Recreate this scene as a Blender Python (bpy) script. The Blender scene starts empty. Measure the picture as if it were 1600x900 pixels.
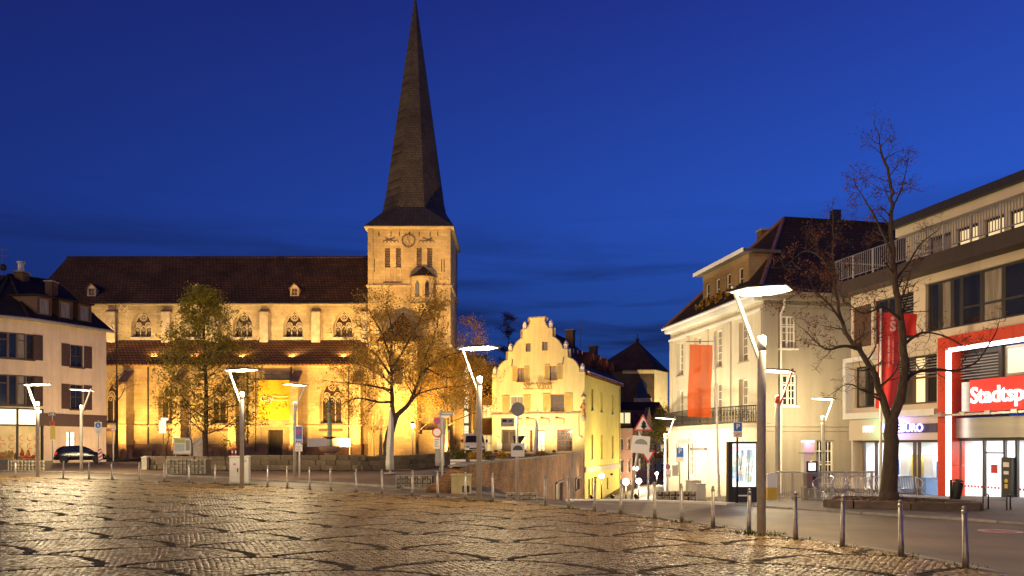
import bpy, math, random
import numpy as np
from mathutils import Matrix, Vector
R = math.radians
pi = math.pi
sc = bpy.context.scene
col = sc.collection
random.seed(7)

# ------------------------------------------------------------------ camera, sky, exposure
F, HZ, EYE = 1200.0, 695.0, 1.75          # focal length in photo pixels, horizon row, eye height
cam_d = bpy.data.cameras.new('camera')
cam = bpy.data.objects.new('camera', cam_d); col.objects.link(cam)
cam.location = (0, 0, EYE); cam.rotation_euler = (R(90), 0, 0)
cam_d.sensor_width = 36.0; cam_d.lens = 36.0 * F / 1600.0
cam_d.shift_y = (HZ - 450.0) / 1600.0
cam_d.clip_start = 0.1; cam_d.clip_end = 3000
sc.camera = cam
sc.view_settings.view_transform = 'Standard'; sc.view_settings.look = 'None'
sc.view_settings.exposure = 0.0; sc.view_settings.gamma = 1.0
sc.cycles.use_denoising = True
sc.cycles.max_bounces = 5; sc.cycles.diffuse_bounces = 2; sc.cycles.glossy_bounces = 2
sc.cycles.transparent_max_bounces = 12; sc.cycles.transmission_bounces = 4
sc.cycles.caustics_reflective = False; sc.cycles.caustics_refractive = False
sc.cycles.sample_clamp_indirect = 4.0

w = bpy.data.worlds.new('World'); sc.world = w; w.use_nodes = True
nt = w.node_tree; nt.nodes.clear()
def N(nt, t, **k):
    n = nt.nodes.new(t)
    for a, b in k.items():
        if a.startswith('i_'): n.inputs[a[2:].replace('_', ' ')].default_value = b
        else: setattr(n, a, b)
    return n
def L(nt, a, b): nt.links.new(a, b)
sky = N(nt, 'ShaderNodeTexSky'); sky.sky_type = 'NISHITA'; sky.sun_disc = False
sky.sun_elevation = R(1.5); sky.sun_rotation = R(205); sky.ozone_density = 8.0; sky.dust_density = 0.3; sky.air_density = 1.0
tc = N(nt, 'ShaderNodeTexCoord')
sep = N(nt, 'ShaderNodeSeparateXYZ'); L(nt, tc.outputs['Generated'], sep.inputs[0])
# dusk tint of the whole dome: deep blue above, a touch lighter towards the right of the square
azi = N(nt, 'ShaderNodeMapRange', i_From_Min=-0.6, i_From_Max=0.6, i_To_Min=0.0, i_To_Max=1.0); L(nt, sep.outputs['X'], azi.inputs['Value'])
zen = N(nt, 'ShaderNodeValToRGB'); L(nt, sep.outputs['Z'], zen.inputs[0])
cr = zen.color_ramp
cr.elements[0].position = 0.0; cr.elements[0].color = (0.010, 0.040, 0.200, 1)
cr.elements[1].position = 1.0; cr.elements[1].color = (0.010, 0.014, 0.130, 1)
e = cr.elements.new(0.10); e.color = (0.011, 0.036, 0.180, 1)
e = cr.elements.new(0.28); e.color = (0.014, 0.048, 0.320, 1)
e = cr.elements.new(0.50); e.color = (0.011, 0.022, 0.195, 1)
lr = N(nt, 'ShaderNodeMix', data_type='RGBA', blend_type='MIX')
lr.inputs['A'].default_value = (0.72, 0.58, 0.60, 1); lr.inputs['B'].default_value = (1.62, 1.95, 1.70, 1)
L(nt, azi.outputs[0], lr.inputs['Factor'])
mu = N(nt, 'ShaderNodeMix', data_type='RGBA', blend_type='MULTIPLY'); mu.inputs['Factor'].default_value = 1
L(nt, zen.outputs[0], mu.inputs['A']); L(nt, lr.outputs['Result'], mu.inputs['B'])
# thin dusk cloud streaks low in the sky
mp = N(nt, 'ShaderNodeMapping'); mp.inputs['Scale'].default_value = (2.2, 2.2, 22.0); mp.inputs['Rotation'].default_value = (0, R(4), 0)
L(nt, tc.outputs['Generated'], mp.inputs[0])
cn = N(nt, 'ShaderNodeTexNoise', i_Scale=1.6, i_Detail=5.0, i_Roughness=0.55, i_Distortion=0.4); L(nt, mp.outputs[0], cn.inputs['Vector'])
cm = N(nt, 'ShaderNodeMapRange', i_From_Min=0.44, i_From_Max=0.66, i_To_Min=0.0, i_To_Max=0.85); L(nt, cn.outputs['Fac'], cm.inputs['Value'])
lowm = N(nt, 'ShaderNodeMapRange', i_From_Min=0.30, i_From_Max=0.16, i_To_Min=0.0, i_To_Max=1.0); L(nt, sep.outputs['Z'], lowm.inputs['Value'])
cmm = N(nt, 'ShaderNodeMath', operation='MULTIPLY'); L(nt, cm.outputs[0], cmm.inputs[0]); L(nt, lowm.outputs[0], cmm.inputs[1])
cl = N(nt, 'ShaderNodeMix', data_type='RGBA', blend_type='MIX'); L(nt, cmm.outputs[0], cl.inputs['Factor'])
L(nt, mu.outputs['Result'], cl.inputs['A']); cl.inputs['B'].default_value = (0.007, 0.015, 0.070, 1)
ad = N(nt, 'ShaderNodeMix', data_type='RGBA', blend_type='ADD'); ad.inputs['Factor'].default_value = 0.0012
L(nt, cl.outputs['Result'], ad.inputs['A']); L(nt, sky.outputs[0], ad.inputs['B'])
bg = N(nt, 'ShaderNodeBackground', i_Strength=1.0); L(nt, ad.outputs['Result'], bg.inputs[0])
out = N(nt, 'ShaderNodeOutputWorld'); L(nt, bg.outputs[0], out.inputs[0])

# warm fill sun added to light the fronts, low behind the viewer, very soft
sun_d = bpy.data.lights.new('front_fill_sun', 'SUN'); sun_d.energy = 1.35; sun_d.angle = R(40); sun_d.color = (1.0, 0.64, 0.32)
sun = bpy.data.objects.new('front_fill_sun', sun_d); col.objects.link(sun)
sun.rotation_euler = (R(79), 0, R(-46))
SODIUM = (1.0, 0.53, 0.12); WARM = (1.0, 0.80, 0.50); LAMPW = (1.0, 0.77, 0.42); WHITE = (1.0, 0.97, 0.9)

# ------------------------------------------------------------------ materials
MATS = {}
def _new(name):
    m = bpy.data.materials.new(name); m.use_nodes = True
    b = m.node_tree.nodes['Principled BSDF']; MATS[name] = m
    return m, m.node_tree, b
def pm(name, c, rough=0.7, var=0.25, scale=3.0, bump=0.15, metal=0.0, c2=None, detail=6.0, island=0.0, stretch=None, bscale=None, spec=0.5):
    """plain procedural material: two-scale noise colour, grain bump"""
    m, t, b = _new(name)
    tcn = N(t, 'ShaderNodeTexCoord'); vec = tcn.outputs['Object']
    if stretch:
        mpn = N(t, 'ShaderNodeMapping'); mpn.inputs['Scale'].default_value = stretch; L(t, vec, mpn.inputs[0]); vec = mpn.outputs[0]
    n1 = N(t, 'ShaderNodeTexNoise', i_Scale=scale, i_Detail=detail, i_Roughness=0.62); L(t, vec, n1.inputs['Vector'])
    rp = N(t, 'ShaderNodeValToRGB'); L(t, n1.outputs['Fac'], rp.inputs[0])
    lo = [x * (1 - var) for x in c]; hi = [min(1, x * (1 + var)) for x in (c2 or c)]
    rp.color_ramp.elements[0].position = 0.3; rp.color_ramp.elements[0].color = (*lo, 1)
    rp.color_ramp.elements[1].position = 0.7; rp.color_ramp.elements[1].color = (*hi, 1)
    cc = rp.outputs[0]
    if island:
        g = N(t, 'ShaderNodeNewGeometry'); oi = N(t, 'ShaderNodeObjectInfo')
        s = N(t, 'ShaderNodeMath', operation='ADD'); L(t, g.outputs['Random Per Island'], s.inputs[0]); L(t, oi.outputs['Random'], s.inputs[1])
        fr = N(t, 'ShaderNodeMath', operation='FRACT'); L(t, s.outputs[0], fr.inputs[0])
        mr = N(t, 'ShaderNodeMapRange', i_To_Min=1 - island, i_To_Max=1 + island); L(t, fr.outputs[0], mr.inputs['Value'])
        mx = N(t, 'ShaderNodeVectorMath', operation='SCALE'); L(t, cc, mx.inputs[0]); L(t, mr.outputs[0], mx.inputs['Scale']); cc = mx.outputs[0]
    if name.endswith('_render'):      # rain streaks and patchy weathering of old plaster
        ms_ = N(t, 'ShaderNodeMapping'); ms_.inputs['Scale'].default_value = (1.6, 1.6, 0.16); L(t, tcn.outputs['Object'], ms_.inputs[0])
        sn = N(t, 'ShaderNodeTexNoise', i_Scale=1.3, i_Detail=8.0, i_Roughness=0.7); L(t, ms_.outputs[0], sn.inputs['Vector'])
        sr = N(t, 'ShaderNodeMapRange', i_From_Min=0.35, i_From_Max=0.62, i_To_Min=0.87, i_To_Max=1.04); L(t, sn.outputs['Fac'], sr.inputs['Value'])
        sx = N(t, 'ShaderNodeVectorMath', operation='SCALE'); L(t, cc, sx.inputs[0]); L(t, sr.outputs[0], sx.inputs['Scale']); cc = sx.outputs[0]
    L(t, cc, b.inputs['Base Color'])
    b.inputs['Roughness'].default_value = rough; b.inputs['Metallic'].default_value = metal; b.inputs['Specular IOR Level'].default_value = spec
    if bump:
        n2 = N(t, 'ShaderNodeTexNoise', i_Scale=bscale or scale * 6, i_Detail=4.0); L(t, vec, n2.inputs['Vector'])
        bp = N(t, 'ShaderNodeBump', i_Strength=bump, i_Distance=0.03); L(t, n2.outputs['Fac'], bp.inputs['Height']); L(t, bp.outputs[0], b.inputs['Normal'])
    return m
def brickm(name, c1, c2, mortar, bw, bh, ms=0.012, rough=0.85, bump=0.5, stain=0.35, off=0.5, sscale=0.35, dist=0.02):
    """coursed masonry or tiles seen on an upright or sloping face"""
    m, t, b = _new(name)
    tcn = N(t, 'ShaderNodeTexCoord'); sp = N(t, 'ShaderNodeSeparateXYZ'); L(t, tcn.outputs['Object'], sp.inputs[0])
    a = N(t, 'ShaderNodeMath', operation='ADD'); L(t, sp.outputs['X'], a.inputs[0]); L(t, sp.outputs['Y'], a.inputs[1])
    cb = N(t, 'ShaderNodeCombineXYZ'); L(t, a.outputs[0], cb.inputs['X']); L(t, sp.outputs['Z'], cb.inputs['Y'])
    nz = N(t, 'ShaderNodeTexNoise', i_Scale=1.5, i_Detail=3.0); L(t, tcn.outputs['Object'], nz.inputs['Vector'])
    br = N(t, 'ShaderNodeTexBrick', offset=off); L(t, cb.outputs[0], br.inputs['Vector'])
    for k, v in (('Color1', (*c1, 1)), ('Color2', (*c2, 1)), ('Mortar', (*mortar, 1)), ('Scale', 1.0), ('Mortar Size', ms), ('Mortar Smooth', 0.3), ('Bias', 0.0), ('Brick Width', bw), ('Row Height', bh)):
        br.inputs[k].default_value = v
    st = N(t, 'ShaderNodeTexNoise', i_Scale=sscale, i_Detail=7.0, i_Roughness=0.65); L(t, tcn.outputs['Object'], st.inputs['Vector'])
    mr = N(t, 'ShaderNodeMapRange', i_From_Min=0.3, i_From_Max=0.7, i_To_Min=1 - stain, i_To_Max=1 + stain * 0.6); L(t, st.outputs['Fac'], mr.inputs['Value'])
    fn = N(t, 'ShaderNodeTexNoise', i_Scale=9.0, i_Detail=5.0); L(t, tcn.outputs['Object'], fn.inputs['Vector'])
    mf = N(t, 'ShaderNodeMapRange', i_From_Min=0.25, i_From_Max=0.75, i_To_Min=0.8, i_To_Max=1.2); L(t, fn.outputs['Fac'], mf.inputs['Value'])
    mm = N(t, 'ShaderNodeMath', operation='MULTIPLY'); L(t, mr.outputs[0], mm.inputs[0]); L(t, mf.outputs[0], mm.inputs[1])
    mx = N(t, 'ShaderNodeVectorMath', operation='SCALE'); L(t, br.outputs['Color'], mx.inputs[0]); L(t, mm.outputs[0], mx.inputs['Scale'])
    L(t, mx.outputs[0], b.inputs['Base Color']); b.inputs['Roughness'].default_value = rough; b.inputs['Specular IOR Level'].default_value = 0.2
    iv = N(t, 'ShaderNodeMath', operation='SUBTRACT'); iv.inputs[0].default_value = 1.0; L(t, br.outputs['Fac'], iv.inputs[1])
    ah = N(t, 'ShaderNodeMath', operation='MULTIPLY_ADD'); L(t, fn.outputs['Fac'], ah.inputs[0]); ah.inputs[1].default_value = 0.5; L(t, iv.outputs[0], ah.inputs[2])
    bp = N(t, 'ShaderNodeBump', i_Strength=bump, i_Distance=dist); L(t, ah.outputs[0], bp.inputs['Height']); L(t, bp.outputs[0], b.inputs['Normal'])
    return m
def glow(name, c, s, base=(0.8, 0.8, 0.8)):
    m, t, b = _new(name)
    b.inputs['Base Color'].default_value = (*base, 1); b.inputs['Emission Color'].default_value = (*c, 1); b.inputs['Emission Strength'].default_value = s
    return m
def clear(name, tint=(0.97, 0.98, 0.98), refl=0.12):
    m, t, b = _new(name); t.nodes.remove(b); o = t.nodes['Material Output']
    tr = N(t, 'ShaderNodeBsdfTransparent'); tr.inputs[0].default_value = (*tint, 1)
    gl = N(t, 'ShaderNodeBsdfGlossy'); gl.inputs['Roughness'].default_value = 0.03
    fz = N(t, 'ShaderNodeLayerWeight'); p4 = N(t, 'ShaderNodeMath', operation='POWER'); L(t, fz.outputs['Facing'], p4.inputs[0]); p4.inputs[1].default_value = 4.0; ml = N(t, 'ShaderNodeMath', operation='MULTIPLY_ADD'); L(t, p4.outputs[0], ml.inputs[0]); ml.inputs[1].default_value = 0.5; ml.inputs[2].default_value = refl * 0.3
    mx = N(t, 'ShaderNodeMixShader'); L(t, ml.outputs[0], mx.inputs[0]); L(t, tr.outputs[0], mx.inputs[1]); L(t, gl.outputs[0], mx.inputs[2]); L(t, mx.outputs[0], o.inputs[0])
    return m

stone = brickm('church_stone', (0.46, 0.37, 0.22), (0.37, 0.29, 0.17), (0.33, 0.26, 0.16), 0.75, 0.34, 0.012, stain=0.45, sscale=0.25)
stone_low = brickm('plinth_stone', (0.30, 0.19, 0.12), (0.24, 0.15, 0.10), (0.2, 0.14, 0.1), 0.7, 0.36, 0.014, stain=0.5)
trim = pm('sandstone_trim', (0.40, 0.33, 0.23), 0.85, 0.25, 2.0, 0.2)
cap_stone = pm('dark_cap_stone', (0.17, 0.10, 0.075), 0.85, 0.3, 2.0, 0.2)
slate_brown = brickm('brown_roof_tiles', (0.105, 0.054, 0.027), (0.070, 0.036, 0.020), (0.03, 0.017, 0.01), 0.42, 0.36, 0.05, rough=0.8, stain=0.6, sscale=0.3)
tile_aisle_lit = brickm('lit_aisle_roof_tiles', (0.32, 0.15, 0.055), (0.21, 0.10, 0.04), (0.035, 0.02, 0.012), 0.42, 0.36, 0.05, rough=0.8, stain=0.5, sscale=0.3)  # same brown tiles, light on this roof put into a brighter colour
slate_dark = brickm('dark_spire_slate', (0.078, 0.068, 0.060), (0.054, 0.047, 0.042), (0.032, 0.028, 0.025), 0.4, 0.30, 0.03, rough=0.7, stain=0.4)
tile_red = brickm('red_roof_tiles', (0.30, 0.085, 0.032), (0.20, 0.06, 0.026), (0.05, 0.02, 0.012), 0.26, 0.24, 0.03, rough=0.75, stain=0.5)
tile_dark = brickm('dark_brown_pantiles', (0.055, 0.033, 0.022), (0.036, 0.023, 0.016), (0.022, 0.015, 0.012), 0.30, 0.26, 0.05, rough=0.9, stain=0.4, bump=0.9, dist=0.05)
brick_wallm = brickm('old_red_brick', (0.30, 0.125, 0.042), (0.14, 0.06, 0.022), (0.24, 0.16, 0.085), 0.30, 0.10, 0.014, stain=0.75, sscale=0.55)
brick_brown = brickm('brown_brick', (0.20, 0.11, 0.05), (0.15, 0.085, 0.04), (0.2, 0.14, 0.09), 0.26, 0.085, 0.010, stain=0.4)
brick_yellow = brickm('yellow_brick', (0.36, 0.24, 0.10), (0.30, 0.19, 0.08), (0.35, 0.28, 0.18), 0.26, 0.085, 0.010, stain=0.3)
render_cream = pm('cream_render', (0.62, 0.55, 0.40), 0.85, 0.07, 0.6, 0.08, bscale=40)
render_vith = pm('pale_yellow_render', (0.82, 0.69, 0.33), 0.85, 0.08, 0.7, 0.12, bscale=20)
render_yellow = pm('yellow_render', (0.70, 0.56, 0.12), 0.85, 0.08, 0.7, 0.1, bscale=30)
render_left = pm('beige_render', (0.74, 0.55, 0.36), 0.88, 0.07, 0.8, 0.08, bscale=40)
render_grey = pm('grey_beige_render', (0.33, 0.30, 0.24), 0.88, 0.06, 0.6, 0.06, bscale=40)
render_pink = pm('pink_render', (0.52, 0.30, 0.22), 0.88, 0.1, 0.8, 0.08)
render_tan = pm('tan_cladding', (0.64, 0.53, 0.40), 0.6, 0.05, 0.5, 0.03)
white_paint = pm('white_paint', (0.78, 0.76, 0.70), 0.5, 0.05, 3, 0.03)
wood_brown = pm('brown_wood', (0.085, 0.045, 0.028), 0.55, 0.3, 3, 0.15, stretch=(8, 8, 1))
wood_red = pm('red_brown_wood', (0.32, 0.085, 0.025), 0.5, 0.3, 3, 0.1, stretch=(8, 8, 1))
shutter_y = pm('ochre_shutter_paint', (0.66, 0.50, 0.16), 0.6, 0.1, 2, 0.05)
dark_metal = pm('dark_metal', (0.035, 0.033, 0.032), 0.45, 0.2, 4, 0.04, metal=0.4)
iron = pm('wrought_iron', (0.03, 0.028, 0.026), 0.5, 0.2, 4, 0.05, metal=0.3)
steel = pm('brushed_steel', (0.50, 0.48, 0.45), 0.36, 0.12, 5, 0.05, metal=0.85, stretch=(1, 1, 0.15))
galv = pm('galvanised_steel', (0.50, 0.48, 0.44), 0.5, 0.15, 6, 0.06, metal=0.2)
bollard_m = pm('worn_bollard_metal', (0.36, 0.33, 0.28), 0.45, 0.35, 7, 0.1, metal=0.55)
concrete = pm('concrete', (0.30, 0.27, 0.22), 0.9, 0.25, 2.5, 0.2)
concrete_y = pm('mossy_concrete', (0.30, 0.25, 0.13), 0.9, 0.3, 2.5, 0.2)
kerb_m = pm('kerb_stone', (0.20, 0.18, 0.15), 0.85, 0.25, 5, 0.2, island=0.15)
kerb_dark = pm('dark_kerb_block', (0.10, 0.07, 0.05), 0.85, 0.3, 5, 0.25, island=0.15)
asphalt = pm('asphalt', (0.085, 0.058, 0.031), 0.62, 0.34, 0.45, 0.25, bscale=90, c2=(0.115, 0.080, 0.043))
paving = brickm('small_paving', (0.16, 0.13, 0.10), (0.11, 0.09, 0.07), (0.05, 0.045, 0.03), 0.18, 0.11, 0.014, rough=0.65)
earth = pm('earth_and_fallen_leaves', (0.07, 0.045, 0.025), 0.95, 0.45, 5, 0.5, c2=(0.11, 0.06, 0.03))
brown_paving = pm('brown_terrace_paving', (0.105, 0.068, 0.042), 0.8, 0.35, 1.6, 0.3, c2=(0.12, 0.07, 0.04))
grassm = pm('grass', (0.035, 0.055, 0.016), 0.95, 0.4, 5, 0.6)
cobble_m = pm('granite_cobble', (0.185, 0.108, 0.024), 0.38, 0.22, 9, 0.25, island=0.22, bscale=40, spec=0.35)
cobble_d = pm('basalt_cobble', (0.038, 0.025, 0.014), 0.85, 0.30, 9, 0.3, island=0.2, bscale=40, spec=0.15)
joint_m = pm('sandy_joint', (0.070, 0.043, 0.013), 0.95, 0.4, 3, 0.4)
bark = pm('bark', (0.055, 0.035, 0.022), 0.9, 0.4, 6, 0.6, stretch=(3, 3, 0.8))
bark_lit = pm('lit_bark', (0.17, 0.11, 0.05), 0.9, 0.35, 6, 0.4, stretch=(3, 3, 0.8))  # bark made lighter, light on twigs and floodlit trees put into colour
def leafm(name, c, tr=0.5):
    m = pm(name, c, 0.7, 0.2, 2, 0, island=0.45); t = m.node_tree; b = t.nodes['Principled BSDF']; o = t.nodes['Material Output']
    src = b.inputs['Base Color'].links[0].from_socket; tl = N(t, 'ShaderNodeBsdfTranslucent'); L(t, src, tl.inputs[0])
    mx = N(t, 'ShaderNodeMixShader'); mx.inputs[0].default_value = tr; L(t, b.outputs[0], mx.inputs[1]); L(t, tl.outputs[0], mx.inputs[2]); L(t, mx.outputs[0], o.inputs[0]); return m
leaf_green = leafm('green_leaf', (0.38, 0.32, 0.035), .55); leaf_gold = leafm('golden_leaf', (0.60, 0.37, 0.045), .6); leaf_rust = leafm('rust_leaf', (0.16, 0.05, 0.022), .35); leaf_olive = leafm('olive_leaf', (0.14, 0.13, 0.025))
weed_m = pm('weed', (0.06, 0.085, 0.015), 0.9, 0.2, 2, 0, island=0.4)
glass_dark = pm('dark_window_glass', (0.022, 0.024, 0.028), 0.08, 0.3, 0.8, 0.02, spec=0.8)
glass_brown = pm('leaded_church_glass', (0.030, 0.015, 0.008), 0.35, 0.45, 3.0, 0.3)
glass_curtain = pm('curtained_glass', (0.26, 0.22, 0.17), 0.25, 0.35, 1.2, 0.02, stretch=(6, 6, 0.4))
glass_lit = glow('warm_lit_window', (1.0, 0.72, 0.28), 0.75)
glass_stair = glow('bright_stairwell_glass', (1.0, 0.80, 0.42), 1.6)
glass_office = glow('greenish_office_light', (0.85, 0.80, 0.42), 0.65)
clearg = clear('clear_glass')
lamp_face = glow('lamp_reflector_face', (1.0, 0.94, 0.80), 1.25)
globe_m = glow('opal_globe', (1.0, 0.93, 0.78), 7.0)
flood_m = glow('floodlight_glass', (1.0, 0.70, 0.30), 4.0)
lightbox_w = glow('white_lightbox', (1.0, 0.90, 0.60), 1.4)
ceil_lit = glow('ceiling_light_panel', (0.96, 0.98, 1.0), 17.0)
led_white = glow('white_led_strip', (1.0, 0.96, 0.9), 4.0)
letter_w = glow('white_letter', (1.0, 0.98, 0.95), 1.4)
letter_b = glow('blue_neon_letter', (0.30, 0.26, 1.0), 3.0)
glow_green = glow('green_glow', (0.30, 1.0, 0.45), 1.6)
pink_lit = glow('pink_signal_light', (1.0, 0.22, 0.38), 2.2)
map_lit = glow('backlit_map_border', (0.92, 1.0, 0.95), 1.1)
red_lit = glow('red_lit_panel', (0.85, 0.03, 0.02), 0.55, (0.6, 0.03, 0.02))
red_paint = pm('red_paint', (0.62, 0.055, 0.02), 0.35, 0.08, 2, 0.02)
sign_red = pm('sign_red', (0.55, 0.03, 0.03), 0.4, 0.06, 3, 0)
sign_white = pm('sign_white', (0.75, 0.74, 0.70), 0.45, 0.06, 3, 0)
sign_blue = pm('sign_blue', (0.03, 0.14, 0.50), 0.4, 0.06, 3, 0)
sign_grey = pm('sign_back_grey', (0.24, 0.23, 0.22), 0.5, 0.15, 3, 0.03, metal=0.3)
sign_black = pm('sign_black', (0.02, 0.02, 0.02), 0.5, 0.1, 3, 0)
sign_yellow = pm('sign_yellow', (0.62, 0.50, 0.10), 0.45, 0.08, 3, 0)
yellow_cloth = pm('yellow_banner_cloth', (0.46, 0.34, 0.012), 0.7, 0.07, 1.2, 0.05)
red_cloth = pm('red_flag_cloth', (0.58, 0.03, 0.025), 0.7, 0.12, 1.2, 0.05)
umb_cloth = pm('grey_beige_canvas', (0.42, 0.40, 0.36), 0.85, 0.15, 3, 0.15)
car_black = pm('black_car_paint', (0.012, 0.011, 0.012), 0.18, 0.1, 2, 0)
car_white = pm('white_car_paint', (0.72, 0.68, 0.58), 0.28, 0.04, 2, 0)
tyre_m = pm('tyre_rubber', (0.02, 0.02, 0.02), 0.85, 0.2, 6, 0.1)
tail_red = glow('tail_light', (0.8, 0.03, 0.03), 0.5, (0.5, 0.02, 0.02))
bronze = pm('green_bronze', (0.075, 0.085, 0.06), 0.55, 0.3, 5, 0.2, metal=0.3)
cabinet_m = pm('light_grey_cabinet', (0.52, 0.50, 0.44), 0.55, 0.12, 2, 0.04)
rubble = pm('rubble_stone', (0.095, 0.07, 0.045), 0.9, 0.4, 4, 0.4, island=0.3)
gabion_stone = pm('gabion_stone', (0.30, 0.26, 0.17), 0.9, 0.3, 5, 0.4, island=0.35)
interior_w = pm('white_interior', (0.80, 0.80, 0.78), 0.7, 0.04, 1, 0)
orange_print = pm('orange_print', (0.75, 0.16, 0.02), 0.5, 0.2, 3, 0)
frame_dark = pm('anthracite_frame', (0.035, 0.033, 0.033), 0.4, 0.15, 3, 0.02)
blind_m = pm('grey_blind_slat', (0.35, 0.34, 0.33), 0.5, 0.1, 3, 0.02)
alu = pm('brushed_aluminium_band', (0.40, 0.37, 0.33), 0.32, 0.1, 1.0, 0.02, metal=0.8, stretch=(0.3, 0.3, 6))
orange_cloth = None
def translucent_cloth(name, c):
    m, t, b = _new(name); o = t.nodes['Material Output']
    b.inputs['Base Color'].default_value = (*c, 1); b.inputs['Roughness'].default_value = 0.8
    tcn = N(t, 'ShaderNodeTexCoord'); nz = N(t, 'ShaderNodeTexNoise', i_Scale=1.5, i_Detail=4.0); L(t, tcn.outputs['Object'], nz.inputs['Vector'])
    bp = N(t, 'ShaderNodeBump', i_Strength=0.1); L(t, nz.outputs['Fac'], bp.inputs['Height']); L(t, bp.outputs[0], b.inputs['Normal'])
    tl = N(t, 'ShaderNodeBsdfTranslucent'); tl.inputs[0].default_value = (*c, 1); tp = N(t, 'ShaderNodeBsdfTransparent')
    m1 = N(t, 'ShaderNodeMixShader'); m1.inputs[0].default_value = 0.35; L(t, b.outputs[0], m1.inputs[1]); L(t, tl.outputs[0], m1.inputs[2])
    m2 = N(t, 'ShaderNodeMixShader'); m2.inputs[0].default_value = 0.12; L(t, m1.outputs[0], m2.inputs[1]); L(t, tp.outputs[0], m2.inputs[2]); L(t, m2.outputs[0], o.inputs[0])
    return m
orange_cloth = translucent_cloth('orange_banner_cloth', (0.82, 0.13, 0.012))

# ------------------------------------------------------------------ mesh helpers
class MB:
    def __init__(s, M=None): s.v = []; s.f = []; s.M = M or Matrix()
    def pt(s, p): s.v.append(tuple(s.M @ Vector(p))); return len(s.v) - 1
    def face(s, pts): s.f.append([s.pt(p) for p in pts]); return s
    def box(s, x0, x1, y0, y1, z0, z1):
        i = [s.pt((x, y, z)) for z in (z0, z1) for y in (y0, y1) for x in (x0, x1)]
        for q in ((0, 2, 3, 1), (4, 5, 7, 6), (0, 1, 5, 4), (2, 6, 7, 3), (0, 4, 6, 2), (1, 3, 7, 5)): s.f.append([i[k] for k in q])
        return s
    def loft(s, rings, cap=True, closed=True):
        idx = [[s.pt(p) for p in r] for r in rings]; n = len(rings[0])
        for a, b in zip(idx, idx[1:]):
            for k in range(n if closed else n - 1):
                s.f.append([a[k], a[(k + 1) % n], b[(k + 1) % n], b[k]])
        if cap and closed: s.f.append(idx[0][::-1]); s.f.append(idx[-1])
        return s
    def prism(s, pl, y0, y1):            # polygon in x,z pushed along y
        return s.loft([[(x, y0, z) for x, z in pl], [(x, y1, z) for x, z in pl]])
    def slab(s, pl, z0, z1):             # polygon in x,y pushed along z
        return s.loft([[(x, y, z0) for x, y in pl], [(x, y, z1) for x, y in pl]])
    def tube(s, pts, r, n=6, cap=True):
        pts = [Vector(p) for p in pts]
        rr = r if isinstance(r, (list, tuple)) else [r] * len(pts)
        d0 = (pts[1] - pts[0]).normalized(); up = Vector((0, 0, 1)) if abs(d0.z) < 0.9 else Vector((1, 0, 0))
        u = d0.cross(up).normalized(); rings = []
        for k, p in enumerate(pts):
            d = (pts[min(k + 1, len(pts) - 1)] - pts[max(k - 1, 0)]).normalized()
            u = (u - d * u.dot(d)); u = u.normalized() if u.length > 1e-6 else d.orthogonal().normalized()
            v = d.cross(u)
            rings.append([p + (u * math.cos(2 * pi * j / n) + v * math.sin(2 * pi * j / n)) * rr[k] for j in range(n)])
        return s.loft(rings, cap)
    def bar(s, a, b, w, h):              # rectangular bar between two points
        a, b = Vector(a), Vector(b); d = (b - a).normalized(); up = Vector((0, 0, 1)) if abs(d.z) < 0.95 else Vector((0, 1, 0))
        u = d.cross(up).normalized() * w / 2; v = u.normalized().cross(d) * h / 2
        return s.loft([[p + u + v, p - u + v, p - u - v, p + u - v] for p in (a, b)])
    def lathe(s, prof, c=(0, 0, 0), n=12):
        return s.loft([[(c[0] + r * math.cos(2 * pi * k / n), c[1] + r * math.sin(2 * pi * k / n), c[2] + z) for k in range(n)] for r, z in prof])
    def ball(s, c, r, n=10, m=6, sz=1.0):
        return s.lathe([(max(1e-3, r * math.sin(pi * k / m)), -r * sz * math.cos(pi * k / m)) for k in range(m + 1)], c, n)
    def ring(s, c, r, t, n=16, y=0.03, a0=0, a1=2 * pi):    # flat ring or arc in x,z
        k0 = [(c[0] + q * math.cos(a), c[1], c[2] + q * math.sin(a)) for a in [a0 + (a1 - a0) * k / n for k in range(n + 1)] for q in (r - t / 2, r + t / 2)]
        for k in range(n):
            a, b, d, e_ = k0[2 * k], k0[2 * k + 1], k0[2 * k + 3], k0[2 * k + 2]
            f = lambda p: (p[0], p[1] + y, p[2])
            s.loft([[a, b, d, e_], [f(a), f(b), f(d), f(e_)]])
        return s
    def disc(s, c, r, y=0.02, n=20):     # disc in x,z
        return s.prism([(c[0] + r * math.cos(2 * pi * k / n), c[2] + r * math.sin(2 * pi * k / n)) for k in range(n)], c[1], c[1] + y)
    def wall(s, x0, x1, z0, z1, y, holes=(), depth=0.25):   # wall facing -y with real openings
        xs = sorted({x0, x1, *[h[0] for h in holes], *[h[1] for h in holes]}); zs = sorted({z0, z1, *[h[2] for h in holes], *[h[3] for h in holes]})
        for a, b in zip(xs, xs[1:]):
            for c, d in zip(zs, zs[1:]):
                mx, mz = (a + b) / 2, (c + d) / 2
                if mx < x0 or mx > x1 or mz < z0 or mz > z1 or any(h[0] < mx < h[1] and h[2] < mz < h[3] for h in holes): continue
                s.face([(a, y, c), (b, y, c), (b, y, d), (a, y, d)])
        for h in holes:
            a, b, c, d = h[:4]; Y = y + depth
            s.face([(a, y, c), (a, y, d), (a, Y, d), (a, Y, c)]); s.face([(b, y, c), (b, Y, c), (b, Y, d), (b, y, d)])
            s.face([(a, y, c), (a, Y, c), (b, Y, c), (b, y, c)]); s.face([(a, y, d), (b, y, d), (b, Y, d), (a, Y, d)])
        return s
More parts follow.
